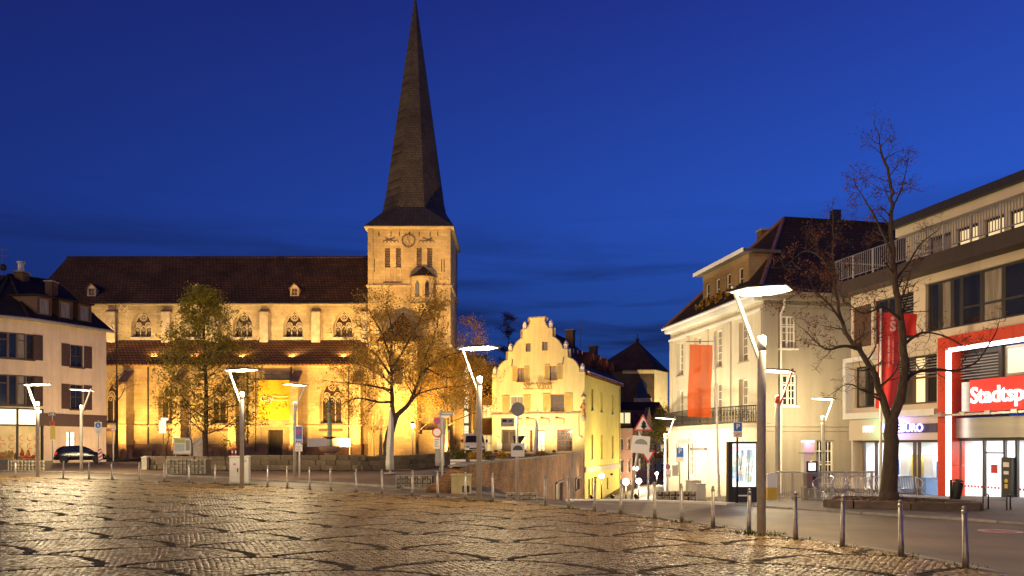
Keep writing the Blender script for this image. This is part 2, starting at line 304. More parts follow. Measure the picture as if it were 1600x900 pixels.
    def build(s, name, mat, parent=None, smooth=False, loc=None, rz=0.0, ry=0.0, rx=0.0):
        me = bpy.data.meshes.new(name); me.from_pydata(s.v, [], s.f); me.materials.append(mat)
        if smooth: me.shade_smooth()
        return put(name, me, parent, loc, rz, ry, rx)
def put(name, me, parent=None, loc=None, rz=0.0, ry=0.0, rx=0.0):
    o = bpy.data.objects.new(name, me); col.objects.link(o)
    if parent is not None: o.parent = parent
    if loc is not None: o.location = loc
    o.rotation_euler = (rx, ry, rz)
    return o
def thing(name, label, cat, loc=(0, 0, 0), rz=0.0, group=None):
    o = bpy.data.objects.new(name, None); col.objects.link(o); o.location = loc; o.rotation_euler = (0, 0, rz)
    o.empty_display_size = 0.3
    return tag(o, label, cat, group)
def tag(o, label, cat, group=None):
    o['label'] = label; o['category'] = cat
    if group: o['group'] = group
    return o
def struct(o): o['kind'] = 'structure'; return o
def stuff(o): o['kind'] = 'stuff'; return o
def wm(root): return MB(Matrix.Translation(-Vector(root.location)))      # author in world coordinates (unrotated thing)
def lm(root): return MB(Matrix.Translation((0, 0, -root.location.z)))    # author in the thing's own axes, heights from the world's zero
def kids(o): return [c for c in bpy.data.objects if c.parent == o]
def dup(o, loc=None, rz=None, label=None, parent=None, scale=None):
    c = o.copy(); col.objects.link(c)
    if parent is not None: c.parent = parent
    if loc is not None: c.location = loc
    if rz is not None: c.rotation_euler = (c.rotation_euler[0], c.rotation_euler[1], rz)
    if scale is not None: c.scale = scale
    if label: c['label'] = label
    for k in o.children: dup(k, parent=c)
    return c
def light(name, kind, parent, loc, energy, color, size=0.3, aim=None, angle=100, blend=0.6):
    d = bpy.data.lights.new(name, kind); d.energy = energy; d.color = color
    if kind == 'SPOT': d.spot_size = R(angle); d.spot_blend = blend; d.shadow_soft_size = size
    elif kind == 'AREA': d.shape = 'DISK'; d.size = size
    else: d.shadow_soft_size = size
    o = bpy.data.objects.new(name, d); col.objects.link(o); o.parent = parent; o.location = loc
    if aim is not None: o.rotation_euler = (Vector(aim)).to_track_quat('-Z', 'Y').to_euler()
    return o
def text(name, s, size, mat, parent, loc, rx=R(90), rz=0.0, ext=0.01, align='CENTER', bold=0.0, sx=1.0):
    c = bpy.data.curves.new(name, 'FONT'); c.body = s; c.size = size; c.extrude = ext; c.align_x = align; c.align_y = 'CENTER'; c.offset = bold; c.resolution_u = 3
    t = bpy.data.objects.new(name, c); col.objects.link(t)
    dg = bpy.context.evaluated_depsgraph_get(); dg.update()
    me = bpy.data.meshes.new_from_object(t.evaluated_get(dg)); bpy.data.objects.remove(t)
    me.materials.clear(); me.materials.append(mat)
    o = put(name, me, parent, loc); o.rotation_euler = (rx, 0, rz); o.scale = (sx, 1, 1)
    return o
_WC = {}
def window(parent, x, y, z, w, h, nx=2, ny=2, fm=None, gm=None, fw=0.07, bw=0.035, rz=0.0, name='window', sill=None, top=None, lean=None):
    """a window as frame with glazing bars (part) and its glass (sub-part); alike windows share their meshes"""
    fm = fm or white_paint; gm = gm or glass_dark; key = (round(w, 2), round(h, 2), nx, ny, fm.name, gm.name, fw, bw, sill and sill.name, top)
    if key not in _WC:
        m = MB(); a = w / 2
        m.box(-a, -a + fw, 0, 0.07, 0, h).box(a - fw, a, 0, 0.07, 0, h).box(-a + fw, a - fw, 0.002, 0.068, 0, fw).box(-a + fw, a - fw, 0.002, 0.068, h - fw, h)
        for k in range(1, nx):
            c = -a + w * k / nx; b_ = bw if nx > 2 or True else fw; m.box(c - b_ / 2, c + b_ / 2, 0.004, 0.064, fw, h - fw)
        zt = (h * top if top else None)
        for k in range(1, ny):
            c = h * k / ny; m.box(-a + fw, a - fw, 0.010, 0.058, c - bw / 2, c + bw / 2)
        if zt: m.box(-a + fw, a - fw, -0.01, 0.066, zt - fw / 2, zt + fw / 2)
        f = m.build(name, fm, None); fmesh = f.data; bpy.data.objects.remove(f)
        g = MB().box(-a + 0.01, a - 0.01, 0.035, 0.045, 0.01, h - 0.01).build('pane', gm, None); gmesh = g.data; bpy.data.objects.remove(g)
        smesh = None
        if sill:
            g = MB().box(-a - 0.08, a + 0.08, -0.32, 0.0, -0.09, -0.003).build('sill', sill, None); smesh = g.data; bpy.data.objects.remove(g)
        _WC[key] = (fmesh, gmesh, smesh)
    fmesh, gmesh, smesh = _WC[key]
    o = put(name, fmesh, parent, (x, y, z), rz); put('pane', gmesh, o)
    if smesh: put('sill', smesh, o)
    return o
_SC = {}
def shutter(parent, x, y, z, w, h, mat, rz=0.0):
    key = (round(w, 2), round(h, 2), mat.name)
    if key not in _SC:
        m = MB().box(-w / 2, -w / 2 + .06, -.05, 0, 0, h).box(w / 2 - .06, w / 2, -.05, 0, 0, h).box(-w / 2 + .06, w / 2 - .06, -.048, 0, 0, .08).box(-w / 2 + .06, w / 2 - .06, -.048, 0, h - .08, h)
        k = int(h / 0.13)
        for i in range(k):
            zz = .08 + (h - .16) * i / k; m.face([(-w / 2 + .06, -.04, zz), (w / 2 - .06, -.04, zz), (w / 2 - .06, -.01, zz + (h - .16) / k), (-w / 2 + .06, -.01, zz + (h - .16) / k)])
        o = m.build('shutter', mat); _SC[key] = o.data; bpy.data.objects.remove(o)
    return put('shutter', _SC[key], parent, (x, y, z), rz)

# ------------------------------------------------------------------ the lie of the land
def ss(a, b, x):
    t = min(1, max(0, (x - a) / (b - a))); return t * t * (3 - 2 * t)
def xw(y): return -2.3 + (y - 28.7) * 0.18668          # the line of the brick retaining wall
def gl(x, y): return 0.35 * ss(30, 60, y) + 0.5 * ss(44, 72, y) * ss(-16, -3, x)
def gr(x, y):
    k = 0.0729 + (0.045 - 0.0729) * ss(9.5, 15, x)
    z = -k * max(0, y - 24)
    if y < 28.7: return z * ss(-2.6, 0.8, x)
    return z + 0.34 * max(0, 1 - (y - 28.7) / 53) * (1 - ss(0, 3.1, x - xw(y)))
def gz(x, y):
    if y < 24: return 0.0
    if y < 28.7: return gr(x, y)
    return gl(x, y) if x <= xw(y) else gr(x, y)
def on(px, py, far=130.0):
    """where the ray through a photo pixel meets the ground"""
    d = 6.0
    while d < far:
        x = (px - 800) * d / F; z = EYE - (py - HZ) * d / F
        if z <= gz(x, d): break
        d += 0.02
    return Vector((x, d, gz(x, d)))
def at(px, py, d): return Vector(((px - 800) * d / F, d, EYE - (py - HZ) * d / F))
# ------------------------------------------------------------------ ground, road, plaza
def sheet(name, xs, ys, zf, mat, keep=None):
    idx = {}; m = MB()
    def vid(i, j):
        if (i, j) not in idx: idx[(i, j)] = m.pt((xs[i], ys[j], zf(xs[i], ys[j])))
        return idx[(i, j)]
    for i in range(len(xs) - 1):
        for j in range(len(ys) - 1):
            if keep and not keep((xs[i] + xs[i + 1]) / 2, (ys[j] + ys[j + 1]) / 2): continue
            m.f.append([vid(i, j), vid(i + 1, j), vid(i + 1, j + 1), vid(i, j + 1)])
    return struct(m.build(name, mat, smooth=True))
def strip(name, A, B, n, mats, dz, nz=None):
    """a sheet between two edge lines, laid on the ground"""
    m = MB(); rows = []
    def along(P, t):
        k = min(int(t * (len(P) - 1)), len(P) - 2); u = t * (len(P) - 1) - k
        return Vector(P[k]).lerp(Vector(P[k + 1]), u)
    na = 60
    for i in range(na + 1):
        a, b = along(A, i / na), along(B, i / na); row = []
        for j in range(n + 1):
            p = a.lerp(b, j / n); row.append(m.pt((p.x, p.y, gz(p.x, p.y) + dz)))
        rows.append(row)
    for r0, r1 in zip(rows, rows[1:]):
        for j in range(n): m.f.append([r0[j], r1[j], r1[j + 1], r0[j + 1]])
    return struct(m.build(name, mats, smooth=True))
# the bollards stand on a curved line along the plaza's edge (x, y)
BOL_PX = [(1509, 887), (1408, 868), (1316, 853), (1243, 843), (1170, 832), (1114, 824), (1065, 816), (1023, 811), (970, 803), (929, 799), (889, 795), (852, 790),
          (770, 784), (727, 780), (684, 777), (644, 775), (597, 772), (557, 769), (517, 767), (484, 765), (449, 763), (418, 761), (336, 756), (295, 754), (257, 753), (218, 751), (175, 750), (139, 749), (99, 748), (24, 746)]
BOL = [on(*p) for p in BOL_PX]
edge = [(6.9, 8.3)] + [(6.72, 9.2)] + [(b.x + .14, b.y + .30) for b in BOL]
edge = [(7.6, 2.0), (7.3, 5.0)] + edge + [(-34, 45), (-44, 48)]
def edge_y(x):
    for (xa, ya), (xb, yb) in zip(edge, edge[1:]):
        if xb <= x <= xa: return ya + (yb - ya) * (xa - x) / max(1e-6, xa - xb)
    return -1e9 if x > 7.6 else 48
big = [-900, -300, -150, -90] + list(range(-70, -2, 4))
yl = [-60, -10, 8, 16, 20, 24] + [26 + 2 * k for k in range(32)] + [100, 130, 200, 400, 1200]
# left ground meets the retaining wall's line
def ground_left():
    m = MB(); rows = []
    for y in yl:
        xr = xw(y) if y > 28.7 else xw(28.7)
        row = [m.pt((x, y, gl(x, y) - 0.05 if y > 24 else -0.05)) for x in big]
        row += [m.pt((-2.3 + (xr + 2.3) * 0 if False else x, y, (gl(x, y) if y > 24 else 0) - 0.05)) for x in (min(-2.5, xr - .2), xr)]
        rows.append(row)
    for a, b in zip(rows, rows[1:]):
        for k in range(len(a) - 1): m.f.append([a[k], a[k + 1], b[k + 1], b[k]])
    return struct(m.build('terrace_ground', brown_paving, smooth=True))
ground_left()
def ground_right():
    m = MB(); rows = []
    for y in yl:
        xl = xw(y) if y > 28.7 else xw(28.7)
        xs = [xl + d for d in (0, .3, .7, 1.2, 1.7, 2.5, 4, 6, 8, 10, 12, 15, 20, 30, 60, 120, 300, 900)]
        rows.append([m.pt((x, y, gr(x, y) - 0.05)) for x in xs])
    for a, b in zip(rows, rows[1:]):
        for k in range(len(a) - 1): m.f.append([a[k], a[k + 1], b[k + 1], b[k]])
    return struct(m.build('street_ground', asphalt, smooth=True))
ground_right()
# road along the plaza
FAR_PX = [(-60, 734), (0, 737), (160, 740), (260, 744), (400, 751), (470, 754), (550, 758), (625, 763), (700, 768), (780, 775), (850, 779)]
far_l = [on(*p) for p in FAR_PX]
road_far = [(15.5, 12.0), (14.6, 13.6), (11.21, 16.8), (10.4, 17.9), (8.94, 19.1), (8.5, 20.0), (7.5, 20.9), (6.2, 22.3), (4.5, 23.4), (2.0, 24.0)] + [(p.x, p.y) for p in far_l][::-1]
road_near = [(7.6, 2.0), (7.3, 5.0)] + [(x, y) for x, y in edge[2:-2]] + [(-33, 45)]
def resample(P, n):
    P = [Vector((p[0], p[1], 0)) for p in P]; ln = [0]
    for a, b in zip(P, P[1:]): ln.append(ln[-1] + (b - a).length)
    o = []
    for i in range(n + 1):
        t = ln[-1] * i / n; k = max(j for j in range(len(ln)) if ln[j] <= t + 1e-9); k = min(k, len(P) - 2)
        o.append(P[k].lerp(P[k + 1], (t - ln[k]) / max(1e-9, ln[k + 1] - ln[k])))
    return o
strip('road', resample(road_near, 60), resample([(20, 5.5)] + road_far, 60), 6, asphalt, 0.0)
# kerb stones on the far side of the road
kerb = struct(MB().build('kerb', kerb_m)) if False else None
def kerb_line(name, P, h, w_, mat, step=1.0, z0=-0.06, n=None):
    root = bpy.data.objects.new(name, None); col.objects.link(root); struct(root)
    P = [Vector((p[0], p[1], 0)) for p in P]; tot = sum((b - a).length for a, b in zip(P, P[1:])); n = n or int(tot / step)
    Q = resample(P, n)
    me = MB().box(-.5, .5, -w_ / 2, w_ / 2, z0, h)
    me = MB().loft([[(-.492, -w_ / 2, z0), (.492, -w_ / 2, z0), (.492, w_ / 2, z0), (-.492, w_ / 2, z0)], [(-.492, -w_ / 2, h - .02), (.492, -w_ / 2, h - .02), (.492, w_ / 2, h - .02), (-.492, w_ / 2, h - .02)], [(-.478, -w_ / 2 + .018, h), (.478, -w_ / 2 + .018, h), (.478, w_ / 2 - .018, h), (-.478, w_ / 2 - .018, h)]])
    o0 = me.build('kerb_stone', mat); data = o0.data; bpy.data.objects.remove(o0)
    for a, b in zip(Q, Q[1:]):
        c = (a + b) / 2; d = b - a
        o = put('kerb_stone', data, root, (c.x, c.y, gz(c.x, c.y) + random.uniform(-.004, .004)), math.atan2(d.y, d.x)); o.scale = (d.length, 1, 1)
        o.rotation_euler[1] = -math.atan2(gz(b.x, b.y) - gz(a.x, a.y), d.length)
    return root
kerb_line('kerb', [(p.x, p.y) for p in far_l], 0.09, 0.18, kerb_m, 1.2)
kerb_line('plaza_edge', [(x, y) for x, y in edge[1:-1]], 0.012, 0.16, kerb_m, 0.9)
# pavement on the right: kerb, small paving up to the fronts
rk = [(15.5, 12.0), (14.6, 13.6), (11.21, 16.8), (10.4, 17.9), (8.94, 19.1), (8.5, 20.0), (7.5, 20.9), (6.3, 22.4)]
kerb_line('kerb', rk, 0.05, 0.16, kerb_m, 1.0)
strip('pavement', resample([(19, 9)] + rk, 40), resample([(25, 12), (20.3, 18.6), (18.2, 27.0), (15.9, 36), (12.0, 36), (9.3, 29.5), (7.2, 25.4)], 40), 8, paving, 0.03)
kerb_line('light_kerb', [(6.5, 22.55), (5.6, 23.3), (4.4, 23.8), (3.0, 24.15), (1.7, 24.35)], 0.05, 0.35, pm('light_kerb_stone', (0.5, 0.48, 0.43), 0.8, 0.12, 5, 0.1), 0.8)
grass_root = sheet('grass_bank', [-60 + 2 * k for k in range(14)], [66 + 2 * k for k in range(9)], lambda x, y: gl(x, y) + 0.10 * ss(66, 70, y), grassm)

# cobbled plaza: fish-scale arcs of granite setts, outlined with dark basalt setts that thicken at the arc ends
plaza = struct(sheet('plaza', [-46 + 1.0 * k for k in range(55)], [-14 + 1.0 * k for k in range(63)], lambda x, y: (gl(x, y) if y > 24 else 0) - 0.011, joint_m, keep=lambda x, y: y < edge_y(x) + .6 and x < 8.2))
def setts():
    rng = np.random.default_rng(5)
    P, H, T0 = 3.71, 1.06, .092                  # chord of an arc, its rise, pitch of the courses
    e1 = np.array([3.70, -.30]); e2 = np.array([.05, 1.07]); d1 = e1 / np.hypot(*e1); d2 = np.array([-d1[1], d1[0]]); org = np.array([-2.07, 11.85]); ou, ov = 0, 0
    RR = ((P / 2) ** 2 + H ** 2) / (2 * H); pm_ = math.asin(P / 2 / RR); a = math.atan2(d1[1], d1[0])
    arc = lambda u: np.sqrt(np.maximum(0, RR ** 2 - u ** 2)) - (RR - H)
    loc = []                                     # one arc field's setts in its own axes: u, v, angle, su, sv, dark
    for k in range(0, 27):
        n = int(round(2 * pm_ * RR / (.105 if k == 0 else .094)))
        for i in range(n):
            ph = -pm_ * .985 + 2 * pm_ * .985 * (i + .5 + (.5 if k % 2 else 0) * (.8 if i < n - 1 else 0)) / n; c = math.cos(ph); s_ = abs(ph) / pm_
            u, v0 = RR * math.sin(ph), RR * c - (RR - H)
            t0 = T0
            off = .05 + T0 * k
            dark = s_ < .90 and (k == 0 or (k == 1 and s_ > .45) or (k == 2 and s_ > .68) or (k == 3 and s_ > .80))
            loc.append((u, v0 - off, -ph, 2 * pm_ * .985 * RR / n, t0 * max(c, .55), dark))
    loc = np.array(loc, float)
    u, v = loc[:, 0], loc[:, 1]; keep = v > -H - .10
    ou, ov = float(e2 @ d1), float(e2 @ d2)
    for du in (-P / 2, P / 2):
        uu = u - (du - ou); keep &= ~((np.abs(uu) < P / 2) & (v + ov < arc(uu) + .012))
    loc = loc[keep]
    allp = []
    for j in range(-8, 40):
        for i in range(-16, 16):
            c = org + e1 * (i + (.5 if j % 2 else 0)) + e2 * j
            x = c[0] + loc[:, 0] * d1[0] + loc[:, 1] * d2[0]; y = c[1] + loc[:, 0] * d1[1] + loc[:, 1] * d2[1]
            if y.max() < 7 or y.min() > 46: continue
            allp.append(np.stack([x, y, a + loc[:, 2], loc[:, 3], loc[:, 4], loc[:, 5]], 1))
    A = np.concatenate(allp)
    A = A[(A[:, 1] > 7.6) & (np.abs(A[:, 0]) < .667 * A[:, 1] + 2.5)]
    ex = np.array([p[0] for p in edge])[::-1]; ey = np.array([p[1] for p in edge])[::-1]
    # distance test against the edge line: keep setts on the plaza side
    keep = np.ones(len(A), bool)
    yy = np.interp(A[:, 0], ex, ey)
    keep = (A[:, 1] < yy - .16) & (A[:, 0] < 7.2)
    A = A[keep]
    n = len(A)
    A[:, 0:2] += rng.normal(0, .004, (n, 2)); A[:, 2] += rng.normal(0, .05, n)
    A[:, 3] = A[:, 3] * rng.uniform(.83, .95, n); A[:, 4] = A[:, 4] * rng.uniform(.84, .94, n)
    dkm = A[:, 5] > .5; A[dkm, 3] *= 1.16; A[dkm, 4] *= 1.14
    h = rng.normal(0, .0024, n); tx = rng.normal(0, .020, n); ty = rng.normal(0, .020, n); h[dkm] -= .003
    tpl = np.array([(sx * .5, sy * .5, -.05) for sx, sy in ((-1, -1), (1, -1), (1, 1), (-1, 1))] + [(sx * .5, sy * .5, -.007) for sx, sy in ((-1, -1), (1, -1), (1, 1), (-1, 1))] + [(sx * .40, sy * .40, 0) for sx, sy in ((-1, -1), (1, -1), (1, 1), (-1, 1))])
    quads = np.array([(0, 1, 5, 4), (1, 2, 6, 5), (2, 3, 7, 6), (3, 0, 4, 7), (4, 5, 9, 8), (5, 6, 10, 9), (6, 7, 11, 10), (7, 4, 8, 11), (8, 9, 10, 11)])
    gzv = np.array([gl(x, y) if y > 24 else 0.0 for x, y in A[:, :2]])
    infr = (np.abs(A[:, 0]) < .66 * A[:, 1]) & (A[:, 1] > 10.35)
    order = np.argsort(np.where(infr, A[:, 1], 1e9))[:300]
    near = np.zeros(n, bool); near[order] = True
    def mesh_of(sel, name, mat):
        B = A[sel]; m = len(B); ca, sa = np.cos(B[:, 2])[:, None], np.sin(B[:, 2])[:, None]
        jit = rng.normal(0, .055, (m, 12, 2)); jit[:, 4:8] = jit[:, 0:4]
        lx = (tpl[None, :, 0] + jit[:, :, 0]) * B[:, 3:4]; ly = (tpl[None, :, 1] + jit[:, :, 1]) * B[:, 4:5]
        lz = tpl[None, :, 2] + (h[sel] + gzv[sel])[:, None] + lx * tx[sel][:, None] + ly * ty[sel][:, None]
        V = np.stack([B[:, 0:1] + lx * ca - ly * sa, B[:, 1:2] + lx * sa + ly * ca, lz], 2).reshape(-1, 3)
        Q = (quads[None] + 12 * np.arange(m)[:, None, None]).reshape(-1)
        me = bpy.data.meshes.new(name); nf = m * 9
        me.vertices.add(len(V)); me.vertices.foreach_set('co', V.astype(np.float32).ravel())
        me.loops.add(nf * 4); me.loops.foreach_set('vertex_index', Q.astype(np.int32))
        me.polygons.add(nf); me.polygons.foreach_set('loop_start', (np.arange(nf) * 4).astype(np.int32))
        me.update(calc_edges=True); me.materials.append(mat); return me
    dk = A[:, 5] > .5
    stuff(put('cobblestones', mesh_of(~dk & ~near, 'cobblestones', cobble_m), plaza))
    stuff(put('dark_cobblestones', mesh_of(dk & ~near, 'dark_cobblestones', cobble_d), plaza))
    vs = []
    for q in range(6):
        m = MB(); rr = random.Random(q)
        m.v = [(x + (rr.uniform(-.05, .05)), y + rr.uniform(-.05, .05), z + (rr.uniform(-.004, .004) if z == 0 else 0)) for x, y, z in tpl.tolist()]; m.f = quads.tolist()
        for mt in (cobble_m, cobble_d):
            o = m.build('cobblestone', mt); vs.append(o.data); bpy.data.objects.remove(o)
    for q, i in enumerate(np.where(near)[0]):
        o = put('cobblestone', vs[2 * (q % 6) + int(dk[i])], plaza, (A[i, 0], A[i, 1], gzv[i] + h[i]), A[i, 2]); o.scale = (A[i, 3], A[i, 4], 1)
    return n
N_SETTS = setts()

# ------------------------------------------------------------------ bollards
def make_bollard():
    t = thing('bollard', '', 'bollard')
    MB().lathe([(.046, 0), (.046, .20), (.041, .22), (.034, .78)], n=12).build('post', bollard_m, t, True)
    MB().lathe([(.040, .78), (.040, .81), (.024, .825)], n=12).build('collar', bollard_m, t)
    MB().ball((0, 0, .85), .034, 10, 6).build('ball_top', bollard_m, t, True)
    return t
near_names = ['nearest bollard, beside the dark kerb at the plaza corner', 'bollard second from the plaza corner, before the bike stands', 'bollard third from the plaza corner, in front of the bare street tree',
              'bollard just beyond the tall near street lamp, towards the wire chairs', 'bollard just before the tall near street lamp, below the town map display', 'bollard standing in front of the cream building, first past the town map',
              'bollard in front of the grey kerb boxes of the cream house', 'bollard below the leaning warning sign and the give way sign', 'bollard in front of the lit globe lamps of the sloping street', 'bollard in front of the yellow side wall and its globe lamp',
              'bollard in front of the wooden hatch of the brick wall', 'bollard in front of the low planter under the brick wall', 'bollard just past the street lamp by the brick wall', 'bollard before the grey concrete box at the wall end',
              'bollard in front of the round white no vehicles sign', 'bollard in front of the gabion planter by the small lantern', 'bollard beside the closed grey parasol', 'bollard to the near side of the closed parasol by the low wall', 'bollard in front of the fountain bowl',
              'bollard just before the taxi sign', 'bollard under the low lamp beside the taxi sign', 'bollard nearest to the white utility cabinet on its fountain side', 'bollard nearest to the white utility cabinet on its notice board side', 'bollard in front of the gabion planter under the notice boards',
              'bollard in front of the small white concrete post of the low wall', 'bollard between the black car and the low stone wall', 'bollard just past the red and white marker board', 'bollard behind which the black car parks', 'bollard before the rear of the black car', 'farthest bollard, beside the gabion planter of the corner shop']
b0 = make_bollard()
for i, p in enumerate(BOL):
    o = b0 if i == 0 else dup(b0)
    o.location = p; o.rotation_euler = (random.uniform(-.02, .02), random.uniform(-.02, .02), random.uniform(0, 6)); o['label'] = 'short grey metal ' + near_names[i] if not near_names[i].startswith('nearest') and not near_names[i].startswith('farthest') else near_names[i].replace('bollard', 'grey metal bollard', 1)
    o['group'] = 'bollards along the edge of the plaza'

# ------------------------------------------------------------------ street lamps
def make_lamp(ph=3.85, top=4.75):
    t = thing('street_lamp', '', 'street lamp')
    MB().lathe([(.085, 0), (.085, ph - .28), (.0855, ph - .27)], n=16).build('pole', galv, t, True)
    MB().lathe([(.088, ph - .262), (.088, ph), (.07, ph + .02)], n=16).build('lamp_head', white_paint, t, True)
    MB().lathe([(.06, ph + .021), (.055, ph + .03)], n=14).build('uplight_lens', lamp_face, t)
    MB().bar((-.05, 0, ph - .42), (-.56, 0, top + .10), .10, .05).build('arm', galv, t)
    pl = Matrix.Translation((-.02, 0, top)) @ Matrix.Rotation(R(-3), 4, 'Y')
    a, b = .68, .50
    hexa = [(-a, -.08), (-.22, b), (a * .55, b), (a, .10), (.32, -b), (-.42, -b)]
    MB(pl).slab(hexa, 0, .045).build('reflector', frame_dark, t)
    MB(pl).slab([(x * .90, y * .86) for x, y in hexa], -.012, -.002).build('reflector_face', lamp_face, t)
    light('lamp_glow', 'POINT', t, (.25, -.2, ph + .42), 1200, LAMPW, .22)
    return t
LAMPS = [  # pixel x, base row (or None with distance), turn, label
    ((4.87, 15.0), 0, 'tallest nearest street lamp with a tilted white lit reflector'), ((-1.02, 23.9), 0, 'street lamp in front of the brick wall and the white van'),
    ((-10.9, 31.0), 0, 'street lamp rising behind the white utility cabinet'), ((-11.2, 39.6), 180, 'street lamp beside the blue taxi sign below the yellow banner'),
    ((-24.4, 39.5), 0, 'street lamp before the lit corner shop window'), ((-24.9, 44.4), 180, 'street lamp rising in front of the parked black car'),
    ((9.75, 28.2), 180, 'reddish lit street lamp beside the town map, against the cream house'), ((15.8, 39.0), 180, 'street lamp behind the railing in front of the grey house wall'), ((8.85, 44.3), 180, 'street lamp down the sloping street above the parking sign')]
l0 = None
for i, ((x, y), rz, lab) in enumerate(LAMPS):
    if l0 is None: l0 = make_lamp(); o = l0
    else:
        o = l0.copy(); col.objects.link(o)
        for k in l0.children:
            c = k.copy(); col.objects.link(c); c.parent = o
    if i in (4, 5):
        for k in o.children:
            if k.type == 'LIGHT': k.data = k.data.copy(); k.data.energy = 2400
    o.location = (x, y, gz(x, y)); o.rotation_euler = (0, 0, R(rz)); o['label'] = lab; o['group'] = 'street lamps around the square'
# red light on the reddish lamp is put into its arm and head colour
for k in list(bpy.data.objects):
    if k.parent and str(k.parent.get('label', '')).startswith('reddish') and k.name.split('.')[0] in ('arm', 'lamp_head'):
        k.data = k.data.copy(); k.data.materials[0] = MATS.get('red_light_tint') or pm('red_light_tint', (0.55, 0.10, 0.07), 0.4, 0.1, 3, 0)
# ------------------------------------------------------------------ the church
def arch_pts(cx, w, z0, zs, n=7, pointed=True):
    """opening outline from the left springing over the apex to the right springing (two-centre arch)"""
    a = w / 2; o = []
    if pointed:
        r = w * 1.0
        for k in range(n + 1):
            th = pi - (pi / 3) * k / n; o.append((cx + a + r * math.cos(th), zs + r * math.sin(th)))
        o += [(2 * cx - x, z) for x, z in o[-2::-1]]
    else:
        for k in range(2 * n + 1):
            th = pi - pi * k / (2 * n); o.append((cx + a * math.cos(th), zs + a * math.sin(th)))
    return o
def arched_wall(m, x0, x1, z0, z1, y, wins, depth=.75, extra=()):
    """wall facing -y with arched openings: wins = (cx, w, sill, spring, pointed)"""
    hs = list(extra)
    for cx, w_, zs, sp, pt_ in wins:
        ap = arch_pts(cx, w_, zs, sp, 7, pt_); top = max(p[1] for p in ap); hs.append((cx - w_ / 2, cx + w_ / 2, zs, top))
    xs = sorted({x0, x1, *[h[0] for h in hs], *[h[1] for h in hs]}); zs_ = sorted({z0, z1, *[h[2] for h in hs], *[h[3] for h in hs]})
    for a, b in zip(xs, xs[1:]):
        for c, d in zip(zs_, zs_[1:]):
            mx, mz = (a + b) / 2, (c + d) / 2
            if any(h[0] < mx < h[1] and h[2] < mz < h[3] for h in hs): continue
            m.face([(a, y, c), (b, y, c), (b, y, d), (a, y, d)])
    for cx, w_, zs, sp, pt_ in wins:
        ap = arch_pts(cx, w_, zs, sp, 7, pt_); top = max(p[1] for p in ap); h = len(ap) // 2
        for k in range(h): m.face([(ap[k][0], y, ap[k][1]), (ap[k + 1][0], y, ap[k + 1][1]), (cx - w_ / 2, y, top)])
        for k in range(h, len(ap) - 1): m.face([(ap[k][0], y, ap[k][1]), (ap[k + 1][0], y, ap[k + 1][1]), (cx + w_ / 2, y, top)])
        ol = [(cx - w_ / 2, zs)] + ap + [(cx + w_ / 2, zs)]; q = .22
        inn = [((x - cx) * .86 + cx, zs + (z - zs) * .955 + .12) for x, z in ol]
        for k in range(len(ol)):
            a, b = ol[k], ol[(k + 1) % len(ol)]; c, d = inn[k], inn[(k + 1) % len(ol)]
            m.face([(a[0], y, a[1]), (b[0], y, b[1]), (d[0], y + depth, d[1]), (c[0], y + depth, c[1])])
    for a, b, c, d in extra:
        Y = y + depth
        for q in ([(a, y, c), (a, y, d), (a, Y, d), (a, Y, c)], [(b, y, c), (b, Y, c), (b, Y, d), (b, y, d)], [(a, y, d), (b, y, d), (b, Y, d), (a, Y, d)], [(a, y, c), (a, Y, c), (b, Y, c), (b, y, c)]): m.face(q)
def tracery(root, cx, w_, zs, sp, y, nl=3, pointed=True, wide=.10):
    """stone tracery: lancet bars, little arches and foiled circles over leaded glass"""
    W = w_ * .86; ap = arch_pts(0, w_, 0, sp - zs, 8, pointed); ap = [(x * .86, z * .955 + .12) for x, z in ap]
    m = MB(); t = wide
    ol = [(-W / 2, .12)] + ap + [(W / 2, .12)]
    for a, b in zip(ol, ol[1:]): m.bar((a[0], .05, a[1]), (b[0], .05, b[1]), t, t * 1.4)
    m.box(-W / 2, W / 2, 0, .12, .06, .16)
    lw = W / nl; zl = (sp - zs) * .955 - lw * (.35 if pointed else .1)
    for k in range(1, nl): m.box(-W / 2 + lw * k - t / 2, -W / 2 + lw * k + t / 2, 0, .12, .12, zl)
    for k in range(nl):
        c = -W / 2 + lw * (k + .5); q = arch_pts(c, lw, 0, zl, 4, True)
        for a, b in zip(q, q[1:]): m.bar((a[0], .052, a[1]), (b[0], .052, b[1]), t * .9, t * 1.2)
        m.ring((c, 0, zl + lw * .15), lw * .20, t * .55, 8, .1)
    top = max(z for _, z in ap); rc = min(W * .20, (top - zl) * .24)
    zc = top - rc * 1.75
    m.ring((0, 0, zc), rc, t * .9, 14, .12)
    for j in range(4): m.ring((rc * .48 * math.cos(j * pi / 2 + pi / 4), .01, zc + rc * .48 * math.sin(j * pi / 2 + pi / 4)), rc * .33, t * .5, 8, .1)
    for sx in (-1, 1):
        m.ring((sx * W * .27, 0, zl + lw * 1.02), rc * .72, t * .8, 12, .11)
        for j in range(3): m.ring((sx * W * .27 + rc * .34 * math.cos(j * 2.094 + .5), .012, zl + lw * 1.02 + rc * .34 * math.sin(j * 2.094 + .5)), rc * .24, t * .45, 7, .09)
    rl = root.location
    o = m.build('window', trim, root, loc=(cx - rl.x, y - rl.y, zs - rl.z))
    g = MB(); n = len(ol); g.f.append([g.pt((x, .10, z)) for x, z in ol]); g.build('leaded_glass', glass_brown, o)
    if nl == 3 and sp - zs > 2.5:
        b_ = MB()
        for k in range(1, 5): b_.box(-W / 2, W / 2, .03, .06, .12 + zl * k / 5 - .02, .12 + zl * k / 5 + .02)
        b_.build('glazing_bar', iron, o)
    return o
